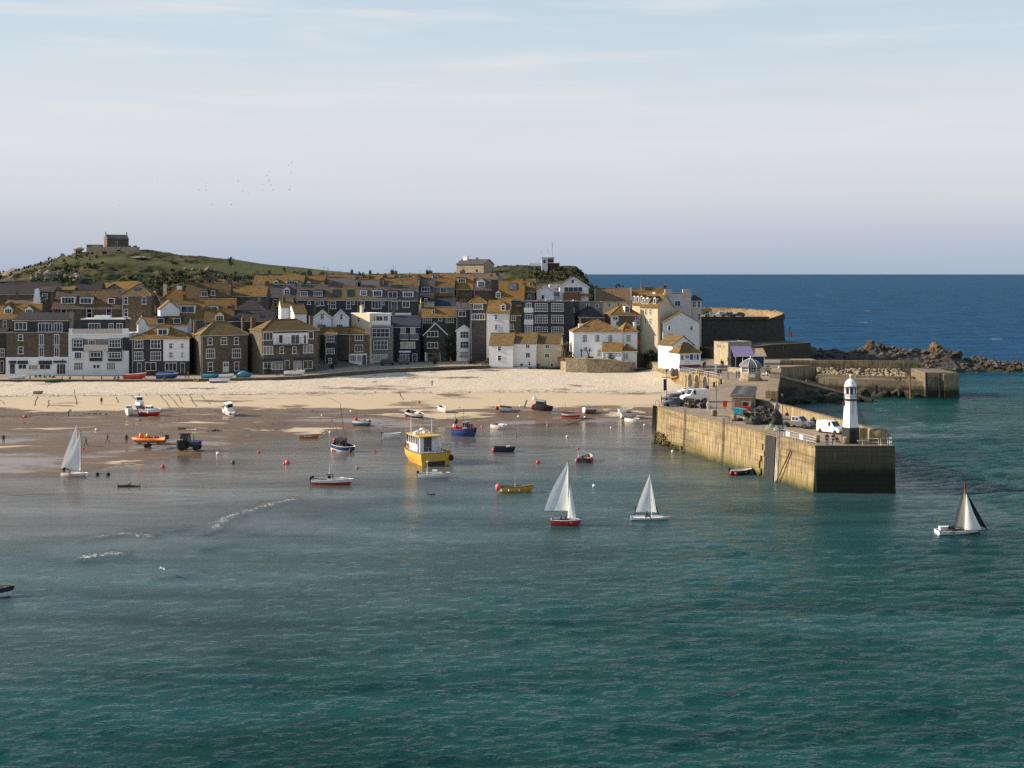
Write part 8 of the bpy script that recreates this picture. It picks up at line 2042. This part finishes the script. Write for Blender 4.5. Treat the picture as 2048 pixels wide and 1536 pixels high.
b.tube([(x, y, .25 + (.3 if x < -2 else .12 if x < -1.2 else 0)) for x, y in pr], [.2, .3, .3, .28, .24, .28, .3, .3, .2], 10); b.build('tube', MATS['orange'], t)
rg = hull_rings(5.2, 1.7, .35, .35, .95, 9, .2); b = MB(); b.loft([[(-x, y, z - .05) for x, y, z in r] for r in rg], 0, True, False, False); b.build('hull', MATS['tan'], t)
MB().box(-1.6, -.7, .05, 2.6, .7, .2).build('floor', MATS['grey'], t); MB().ball((-1.5, 0, .85), .55, 10, 0, (.75, .8, 1.15)).build('bow_dodger', MATS['orange'], t); MB().ball((-.3, 0, .9), .42, 9).build('equipment_pod', MATS['yellow'], t)
MB().box(-.9, -.4, .2, .4, .4, .65).build('console', MATS['black'], t); MB().box(.9, -.3, .2, 1.5, .3, .75).build('seat', MATS['dgrey'], t); MB().box(1.7, -.2, .5, 1.95, .1, .85).build('box', MATS['white'], t); MB().box(2.75, -.3, .2, 3.25, .3, .95).build('outboard_motor', MATS['black'], t)
b = MB(); b.tube([(2.1, -.6, .4), (2.0, -.55, 1.35), (2.0, .55, 1.35), (2.1, .6, .4)], .04, 5); b.build('roll_bar', MATS['dgrey'], t)

# ------------------------------------------------------------------ people
def P(px, py, rz, pose, label, top, legs, hair='hair', z=None, **k):
    q = ground_at(px, py) if z is None else on_z(px, py, z)
    person(q, R(rz), pose, label, top, legs, hair, **k)
P(203, 810, 30, 'stand', 'walker in a dark coat at the edge of the dry sand', 'navy', 'black'); P(137, 832, 90, 'bend', 'person stooping over a chain on the dark sand', 'dgrey', 'navy'); P(7, 888, 0, 'stand', 'person in a grey top standing alone on the flats well away from the lifeboat', 'grey', 'black', shoes='white'); P(172, 893, -60, 'walk', 'walker in black striding behind the launched dinghy', 'black', 'black'); P(215, 886, -70, 'walk', 'walker in a grey jumper and dark trousers striding across wet sand', 'grey', 'dgrey'); P(253, 888, 10, 'stand', 'person in black standing beside the orange lifeboat', 'black', 'black'); P(167, 902, 0, 'sit', 'small child in red crouching by the water edge', 'red', 'red', s=.7)
P(864, 774, 20, 'walk', 'lone walker in a red jacket on the open dry sand', 'red', 'tan'); P(128, 952, 30, 'bend', 'wader in a wetsuit pushing the stern of the launched dinghy', 'black', 'black'); P(139, 954, -20, 'bend', 'second wader holding the side of the launched dinghy', 'rust', 'tan')
# on the wharf
def PW(px, rz, pose, label, top, legs, dy=.4, **k): person(wharf(px, dy) + (Vector((0, 0, .0))), R(rz), pose, label, top, legs, **k)
PW(140, 0, 'sit', 'person in black sitting on the sea wall below the white hotel', 'black', 'black', -1.3); PW(230, 0, 'sit', 'one of two people in dark clothes sitting on the sea wall', 'dgrey', 'navy', -1.3); PW(237, 5, 'sit', 'companion in blue sitting on the sea wall', 'navy', 'black', -1.3); PW(330, -10, 'sit', 'person sitting on the wall in front of the blue covered boat', 'rust', 'black', -1.3); PW(371, 20, 'stand', 'person in tan by the corner of the white half of the pair', 'tan', 'black', 1.0); PW(377, -20, 'stand', 'person in black beside the one in tan', 'black', 'black', 1.2); PW(553, 10, 'stand', 'person in white shirt standing by the speedboat', 'white', 'navy', 2); PW(558, 80, 'stand', 'person in grey talking beside the speedboat', 'grey', 'black', 2.3); PW(476, 20, 'stand', 'person in navy outside the square granite house door', 'navy', 'black', 3.5)
q = ground_at(388, 763); person(q, R(40), 'sit', 'sunbather in a white top on dry sand under the sea wall', 'white', 'tan'); q = ground_at(396, 763); person(q, R(-30), 'sit', 'sunbather in pale clothes next to the one in white', 'tan', 'skin')
for i, px_ in enumerate((72, 80, 88, 98, 106)): PW(px_, 40 * i, 'sit', ('diner in black at the restaurant tables', 'diner in red at the restaurant tables', 'diner in grey at the restaurant tables', 'diner in brown at the restaurant tables', 'diner in navy at the restaurant tables')[i], ('black', 'red', 'grey', 'rust', 'navy')[i], 'black', 3.2 + .3 * (i % 2))
for i, (px_, lb) in enumerate(((76, 'round cafe table nearest the restaurant posters'), (93, 'round cafe table under the long dark awning'), (109, 'round cafe table by the lamp post'))):
    t = thing('cafe_table', lb, 'table', wharf(px_, 3.0)); MB().lathe([(.5, .7), (.5, .75)], 12).build('top', MATS['grey'], t); MB().tube([(0, 0, 0), (0, 0, .7)], .05, 6).build('leg', MATS['black'], t)
# on the pier
DP = [(1323, 808, 80, 'stand', 'person in a blue jacket leaning at the pier corner', 'navy', 'black', 'hair'), (1339, 806, 0, 'stand', 'person in a white top by the corner lamp post', 'white', 'grey', 'hair'), (1405, 815, 30, 'stand', 'person in a bright red coat among the fishing gear', 'pink', 'black', 'hair'), (1411, 816, 200, 'stand', 'person in dark jacket beside the red coat', 'black', 'navy', 'white'), (1416, 822, 10, 'stand', 'person in a navy top and white shorts walking on the pier', 'navy', 'white', 'hair'),
      (1654, 891, 0, 'stand', 'person in a green jacket at the pier head edge', 'green', 'black', 'hair'), (1667, 891, 10, 'stand', 'person in black looking over the pier head edge', 'black', 'black', 'hair'), (1504, 826, 40, 'stand', 'person in blue overalls behind the fish boxes', 'blue', 'navy', 'white'), (1473, 756, 60, 'stand', 'person in navy beside the domed kiosk', 'navy', 'black', 'hair'), (1478, 755, -40, 'stand', 'companion in dark clothes by the domed kiosk', 'black', 'navy', 'hair'),
      (1443, 733, 0, 'stand', 'person in grey by the shaded end of the shelter', 'grey', 'black', 'hair'), (1446, 734, 40, 'stand', 'person in a red jumper by the shaded end of the shelter', 'rust', 'black', 'hair'), (1410, 735, 20, 'stand', 'person in tan near the chapel railings', 'tan', 'black', 'hair'), (1407, 738, -40, 'stand', 'person in red near the chapel railings', 'red', 'navy', 'hair'), (1534, 744, 20, 'stand', 'person in red by the parked scooters', 'red', 'black', 'hair'), (1538, 742, -60, 'stand', 'person in white by the parked scooters', 'white', 'black', 'hair')]
for (px_, py_, rz, po, lb, a, c, hh) in DP: P(px_, py_, rz, po, lb, a, c, hh, z=DZ)
person((51.95, 170.9, DZ), R(150), 'stand', 'angler in a blue jacket at the seaward corner of the pier head', 'blue', 'navy', s=1.08)
person((45.6, 182.2 - 8.6, DZ), R(20), 'sit', 'person crouching by the foot of the lighthouse', 'black', 'black')
for (x, y, lb, c) in ((83.6, 319.2, 'one of two people on the east quay bank against the back wall', 'black'), (84.5, 319.0, 'the other of two people on the east quay bank', 'navy'), (94.3, 303.6, 'person sitting on the edge of the east quay with legs over', 'rust'), (95.2, 303.2, 'companion sitting on the edge of the east quay', 'tan')):
    person((x, y, 5.3 if y > 310 else 3.85), R(0), 'sit', lb, c, 'black')

# ------------------------------------------------------------------ pier furniture
def lamp(px, py, top, label, z=DZ, r=.06, lantern=True, loc=None, cat='lamp post'):
    q = on_z(px, py, z) if loc is None else Vector(loc)
    hgt = at(0, top, q.y).z - z
    t = thing('lamp_post', label, cat, q); MB().tube([(0, 0, 0), (0, 0, .9)], [r * 1.9, r * 1.5], 8).build('foot', MATS['black'], t); MB().tube([(0, 0, .9), (0, 0, hgt)], [r, r * .7], 7).build('post', MATS['black'], t)
    if lantern:
        o = MB().lathe([(.1, hgt), (.2, hgt + .35), (.24, hgt + .38), (.06, hgt + .6)], 6).build('lantern', MATS['dgrey'], t)
        MB().tube([(-.35, 0, hgt - .25), (.35, 0, hgt - .25)], .03, 5).build('ladder_bar', MATS['black'], t)
    return t, hgt
lamp(1433, 833, 763, 'tall thin lamp post in the middle of the pier', lantern=False); lamp(1456, 759, 720, 'lamp post on the paved slope near the shelter'); lamp(1438, 771, 738, 'short lamp post beside the old pier edge', lantern=False); lamp(1417, 781, 738, 'lamp post by the arches', lantern=False); lamp(1389, 797, 770, 'short post behind the parked vans', lantern=False)
lamp(1565, 857, 795, 'lamp post rising beside the heap of nets', lantern=True)
t, hg = lamp(1333, 808, 744, 'corner lamp post hung with a dark blue banner and a red lifebelt arm')
MB().box(-.55, -.04, hg * .42, -.06, .04, hg * .78).build('banner', MATS['navy'], t); MB().tube([(-.9, 0, hg * .84), (1.9, 0, hg * .80)], .06, 5).build('arm', MATS['rust'], t); MB().hexa([(.9, -.1, hg * .74), (2.2, -.1, hg * .78), (2.2, .1, hg * .78), (.9, .1, hg * .74), (.9, -.1, hg * .80), (2.3, -.1, hg * .88), (2.3, .1, hg * .88), (.9, .1, hg * .80)]).build('lifebelt_rack', MATS['orange'], t)
for (px_, py_, lb, loc) in ((125, 0, 'lamp post on the wharf outside the restaurant', wharf(125, .8)), (290, 0, 'lamp post on the wharf by the slate half of the pair', wharf(290, .8))):
    t = thing('lamp_post', lb, 'lamp post', loc); MB().tube([(0, 0, 0), (0, 0, 4.3)], .07, 6).build('post', MATS['black'], t); MB().lathe([(.1, 4.3), (.22, 4.7), (.24, 4.75), (.05, 5.0)], 6).build('lantern', MATS['dgrey'], t)
for i, (px_, py_, lb) in enumerate([(1427, 832, 'squat granite bollard near the tall thin lamp post'), (1468, 842, 'granite bollard by the ladder hoops'), (1634, 884, 'granite bollard behind the white railing'), (1691, 888, 'granite bollard at the foot of the lighthouse')]):
    q = deck_at(px_, py_); t = thing('bollard', lb, 'bollard', (q.x, q.y, DZ)); MB().lathe([(.42, 0), (.40, .6), (.42, .75), (.40, .95), (.2, 1.02)], 12).build('stone', MATS['rubble'], t); MB().lathe([(.44, .1), (.44, .2)], 12).build('band', MATS['rust'], t)
for i, (px_, py_) in enumerate([(1414, 781), (1428, 774), (1442, 768), (1441, 747), (1436, 751)]):
    q = deck_at(px_, py_); t = thing('bollard', ('black iron bollard by the third arch', 'black iron bollard at the head of the arches', 'black iron bollard on the bend of the old pier', 'black iron bollard by the white sign post', 'low black iron bollard near the chapel railings')[i], 'bollard', (q.x, q.y, DZ)); MB().lathe([(.32, 0), (.26, .2), (.22, .7), (.34, .85), (.3, 1.0), (.1, 1.05)], 10).build('casting', MATS['black'], t); MB().lathe([(.45, 0), (.45, .06)], 10).build('base_plate', MATS['dgrey'], t)
for i, px_ in enumerate((166, 203, 60)):
    t = thing('bollard', ('stubby post on the wharf before the white hotel door', 'stubby post on the wharf before the hotel bay', 'stubby post on the wharf by the restaurant door')[i], 'bollard', wharf(px_, .3)); MB().lathe([(.16, 0), (.14, .8), (.17, .85), (.05, .95)], 8).build('post', MATS['wood'], t); MB().lathe([(.22, 0), (.22, .05)], 8).build('base_plate', MATS['dgrey'], t)
q = deck_at(1432, 745); t = thing('sign_post', 'tall white sign post on the quay slope', 'sign', (q.x, q.y, DZ)); MB().box(-.22, -.06, .3, .22, .06, 2.1).build('board', MATS['white'], t); MB().tube([(0, 0, 0), (0, 0, .4)], .06, 6).build('post', MATS['grey'], t)
t = thing('railing', 'pale railing along the quay in front of the fishermen chapel', 'railing', (42, 296, DZ)); railing(t, [(41.2, 301, DZ), (44.5, 290, DZ), (47.2, 279, DZ)], 1.6, 1.1, 'rail', 2, Vector((42, 296, DZ)))
t = thing('equipment_bin', 'yellow grit bin beside the chapel railing', 'bin', (44.8, 295.0, DZ)); MB().box(-.8, -.5, 0, .8, .5, .8).build('tub', MATS['yellow'], t); MB().box(-.85, -.55, .8, .85, .55, .95).build('lid', MATS['yellow'], t)
# fish bins, boxes
def bin_(px, py, mat, label, w=1.1, h=1.0):
    q = deck_at(px, py); t = thing('fish_bin', label, 'bin', (q.x, q.y, DZ), R(-12)); MB().hexa([(-w / 2, -.5, .1), (w / 2, -.5, .1), (w / 2, .5, .1), (-w / 2, .5, .1), (-w * .54, -.55, h), (w * .54, -.55, h), (w * .54, .55, h), (-w * .54, .55, h)]).build('tub', MATS[mat], t); MB().box(-w * .56, -.57, h, w * .56, .57, h + .1).build('rim', MATS[mat], t)
    for x in (-.35, .35): MB().box(x - .1, -.45, 0, x + .1, .45, .1).build('foot', MATS['dgrey'], t)
bin_(1474, 829, 'cyan', 'bright blue fish bin beside the stone store'); bin_(1485, 831, 'cyan', 'second bright blue fish bin next to the white box'); bin_(1492, 823, 'red', 'red fish bin behind the blue bins', 1.0, .8); bin_(1494, 833, 'white', 'white fish box at the end of the blue bins', .7, .7)
b = None
# lobster pots and nets
def pot_mesh():
    b = MB(); Lp, r = .8, .27
    for x in (-Lp / 2, 0, Lp / 2): b.tube([(x, -r, 0), (x, -r, .18), (x, -r * .7, .38), (x, 0, .46), (x, r * .7, .38), (x, r, .18), (x, r, 0)], .03, 4)
    for (y, z) in ((-r, .02), (r, .02), (0, .46), (-r, .2), (r, .2), (-r * .7, .38), (r * .7, .38)): b.tube([(-Lp / 2, y, z), (Lp / 2, y, z)], .022, 4)
    return b
PM = pot_mesh().mesh('frame', MATS['dgrey']); b = MB(); b.prism([(-.25, .02), (.25, .02), (.25, .18), (.17, .36), (0, .43), (-.17, .36), (-.25, .18)], 'x', -.37, .37); NM = b.mesh('netting', MATS['rope']); NG = b.mesh('netting', MATS['gorse'])
rs = random.Random(21)
for k in range(64):
    if k < 44: x, y, z = 39.6 + rs.gauss(0, 1.5), 199 + rs.gauss(0, 3.2), DZ + .5 * rs.choice((0, 0, 1, 1, 2, 3))
    else: x, y, z = 32.2 + rs.gauss(0, 1.2), 219.5 + rs.gauss(0, 1.2), DZ + .5 * rs.choice((0, 0, 1, 2))
    t = thing('lobster_pot', 'lobster pot in the stack beside the heaped nets' if k < 44 else 'lobster pot in the stack beside the parked vans', 'lobster pot', (x, y, z), rs.random() * 6.28, 'lobster pots stacked by the nets' if k < 44 else 'lobster pots stacked by the vans')
    link('frame', PM, t); link('netting', NM if rs.random() < .6 else NG, t)
plain('net', (.26, .28, .20), .95, .25, 5, bmp=.8); plain('netdk', (.045, .05, .045), .95, .3, 5, bmp=.8)
def net_heap(px, py, w, h, mat, label, seed):
    q = deck_at(px, py); b = MB(); b.lathe([(1, 0), (.92, .25), (.7, .6), (.4, .85), (.08, 1.0)], 22)
    o = Vector((seed * 7.1, 3.3, 1.7))
    for i, v in enumerate(b.v):
        v = Vector(v); k = 1 + .5 * mnoise.noise(v * 1.6 + o) + .25 * mnoise.noise(v * 4.0 + o); b.v[i] = (v.x * k * w, v.y * k * w * .8, max(-.02, v.z * h * k))
    t = thing('net_heap', label, 'fishing net', (q.x, q.y, DZ)); b.build('net', MATS[mat], t)
    r = random.Random(seed); c = MB()
    for j in range(14):
        a = r.random() * 6.28; pts = []
        for i in range(6): pts.append((math.cos(a + i * .35) * w * (.5 + .12 * i), math.sin(a + i * .35) * w * .7 * (.5 + .12 * i), max(.05, h * (.85 - .16 * i)) + .1 * r.random()))
        c.tube(pts, .04, 4)
    c.build('rope', MATS['rope' if mat != 'net' else 'net'], t)
    for j in range(5): a = r.random() * 6.28; MB().ball((math.cos(a) * w * .5, math.sin(a) * w * .4, h * .7), .14, 7).build('net_float', MATS[('orange', 'white', 'cyan')[j % 3]], t)
net_heap(1512, 848, 1.5, 1.6, 'netdk', 'dark heap of nets with a few floats beside the bollard', 1); net_heap(1530, 838, 1.9, 2.3, 'netdk', 'tall dark heap of nets against the parapet', 2); net_heap(1548, 848, 1.4, 2.0, 'netdk', 'dark heap of nets beside the lamp post', 3); net_heap(1497, 842, 1.0, 1.1, 'net', 'small pale heap of net behind the granite bollard', 4); net_heap(1543, 858, 1.3, .6, 'net', 'spread pale green net by the pier edge', 5); net_heap(1556, 862, .9, .7, 'net', 'pale tangled net beside the dark slot of the pier wall', 6); net_heap(1627, 853, 1.0, 1.2, 'netdk', 'dark covered heap behind the pickup truck', 7)
t = thing('plank_stack', 'grey plank leaning on the parapet behind the pickup', 'planks', (43.6, 206, DZ)); o = MB().box(-.2, 0, 0, .2, .12, 3.0).build('plank', MATS['grey'], t); o.rotation_euler = (R(-35), R(25), 0); o = MB().box(.3, 0, 0, .7, .12, 2.6).build('plank', MATS['grey'], t); o.rotation_euler = (R(-38), R(22), 0)
t = thing('bench', 'granite bench at the pier head beside the lighthouse', 'bench', (48.9, 172.0, DZ)); MB().box(-.8, -.25, .42, .8, .25, .55).build('seat', MATS['rubble'], t); MB().box(-.7, -.2, 0, -.45, .2, .42).build('leg', MATS['rubble'], t); MB().box(.45, -.2, 0, .7, .2, .42).build('leg', MATS['rubble'], t)

# ------------------------------------------------------------------ trees and garden plants
def palm(px, py, Y, hpx, label, seed, heads=1):
    q = at(px, py, Y); s_ = Y / F; hgt = hpx * s_; rs = random.Random(seed)
    t = thing('palm_tree', label, 'palm', q)
    tops = []
    for k in range(heads):
        a = k * 2.1 + seed; tp = Vector((math.cos(a) * .7 * (heads > 1), math.sin(a) * .5 * (heads > 1), hgt * (.72 - .1 * k)))
        MB().tube([(0, 0, -.3), tp * .5 + Vector((0, 0, .2)), tp], [.16, .13, .10], 7).build('trunk', MATS['rope'], t); tops.append(tp)
    b = MB()
    for tp in tops:
        for j in range(60):
            d = Vector((rs.gauss(0, 1), rs.gauss(0, 1), rs.gauss(.25, .7))).normalized(); Lf = hgt * rs.uniform(.22, .36)
            u = d.cross(Vector((0, 0, 1))).normalized() * .06; e = tp + d * Lf; e.z -= Lf * .3; m_ = tp + d * Lf * .55 + Vector((0, 0, .05))
            b.add([tp - u * .5, tp + u * .5, m_ + u, m_ - u, e], [(0, 1, 2, 3), (3, 2, 4)])
    b.build('crown', MATS['palm'], t)
palm(1131, 712, 333, 32, 'bushy palm behind the orange timber fence', 1, 2); palm(1163, 712, 332.5, 16, 'small palm in front of the villa', 2); palm(1177, 712, 332, 20, 'wider palm in front of the villa', 3, 2)
def tree(px, py, Y, w, h, label, seed, mat='leafdk'):
    q = at(px, py, Y); s_ = Y / F; rs = random.Random(seed); hgt = h * s_; wd = w * s_
    t = thing('garden_tree', label, 'tree', q); b = MB(); b.tube([(0, 0, -.5), (.05, 0, hgt * .4), (0, 0, hgt * .8)], [.25, .18, .08], 7)
    for k in range(7): a = k * 1.3; z0 = hgt * (.25 + .07 * k); b.tube([(0, 0, z0), (math.cos(a) * wd * .3, math.sin(a) * wd * .3, z0 + hgt * .15)], [.09, .04], 5)
    b.build('trunk', MATS['wood'], t); b = MB()
    for k in range(150):
        a, zz = rs.random() * 6.28, rs.random(); env = math.sin(math.pi * min(1, .15 + zz * .85)) ** .6 * (.75 + .35 * math.sin(a * 2 + zz * 9)); rr = rs.random() ** .5
        leaf_clump(b, (math.cos(a) * rr * wd * .5 * env, math.sin(a) * rr * wd * .45 * env, hgt * (.15 + .83 * zz)), rs.uniform(.25, .55), rs, 9)
    b.build('crown', MATS[mat], t)
tree(901, 722, 352, 30, 56, 'tall dark evergreen in front of the gabled slate house', 4)
bush(978, 741, 343, 34, 26, 'rounded shrub spilling over the sea wall beside the white cottage', 'leaf', seed=2); bush(1180, 722, 331, 22, 9, 'low shrub on top of the garden wall', 'leaf', seed=3); bush(1222, 722, 330.5, 30, 12, 'broad shrub on the garden wall before the arched window', 'leaf', seed=4); bush(1140, 716, 332, 24, 12, 'shrub at the foot of the bushy palm', 'leaf', seed=5)
bush(536, 747, 319, 26, 16, 'dark green hedge before the large granite house', 'leafdk', seed=6); bush(870, 728, 346, 14, 12, 'clipped bush by the garage of the gabled house', 'leafdk', seed=7); bush(948, 728, 347, 40, 7, 'row of low plants outside the white fronted houses', 'leaf', seed=8); bush(663, 742, 333, 14, 12, 'small tree in a pot beside the narrow slate house', 'leafdk', seed=9)
bush(1302, 730, 336, 44, 30, 'ivy and bramble bank behind the top of the beach', 'leafdk', seed=10, n=110); bush(1340, 716, 338, 30, 30, 'dark ivy bank beside the rough white house', 'leafdk', seed=11, n=90)
bush(461, 531, 500, 20, 17, 'dark windblown tree on the edge of the level green', 'leafdk', 'windblown_tree', 'tree', 12, n=60); bush(619, 553, 440, 16, 15, 'small dark tree among skyline chimneys', 'leafdk', 'windblown_tree', 'tree', 13, n=50); bush(640, 556, 430, 12, 9, 'round bush beside the skyline chimneys', 'leafdk', seed=14, n=40)
bush(1237, 577, 400, 24, 9, 'dark bush above the chapel roof', 'leafdk', seed=15, n=40); bush(1180, 600, 420, 40, 20, 'grassy bank beside the broad white gable', 'leaf', seed=16, n=80); bush(1414, 636, 385, 30, 14, 'dark shrubs beside the bastion car park', 'leafdk', seed=17, n=50)
for (x, lb) in ((1345, 'weathered rubble lump at the corner of the old pier'), (1352, 'second rubble lump below the chapel')): boulder(x, 748, 302, 11, 12, lb, 'granite', name='rock')
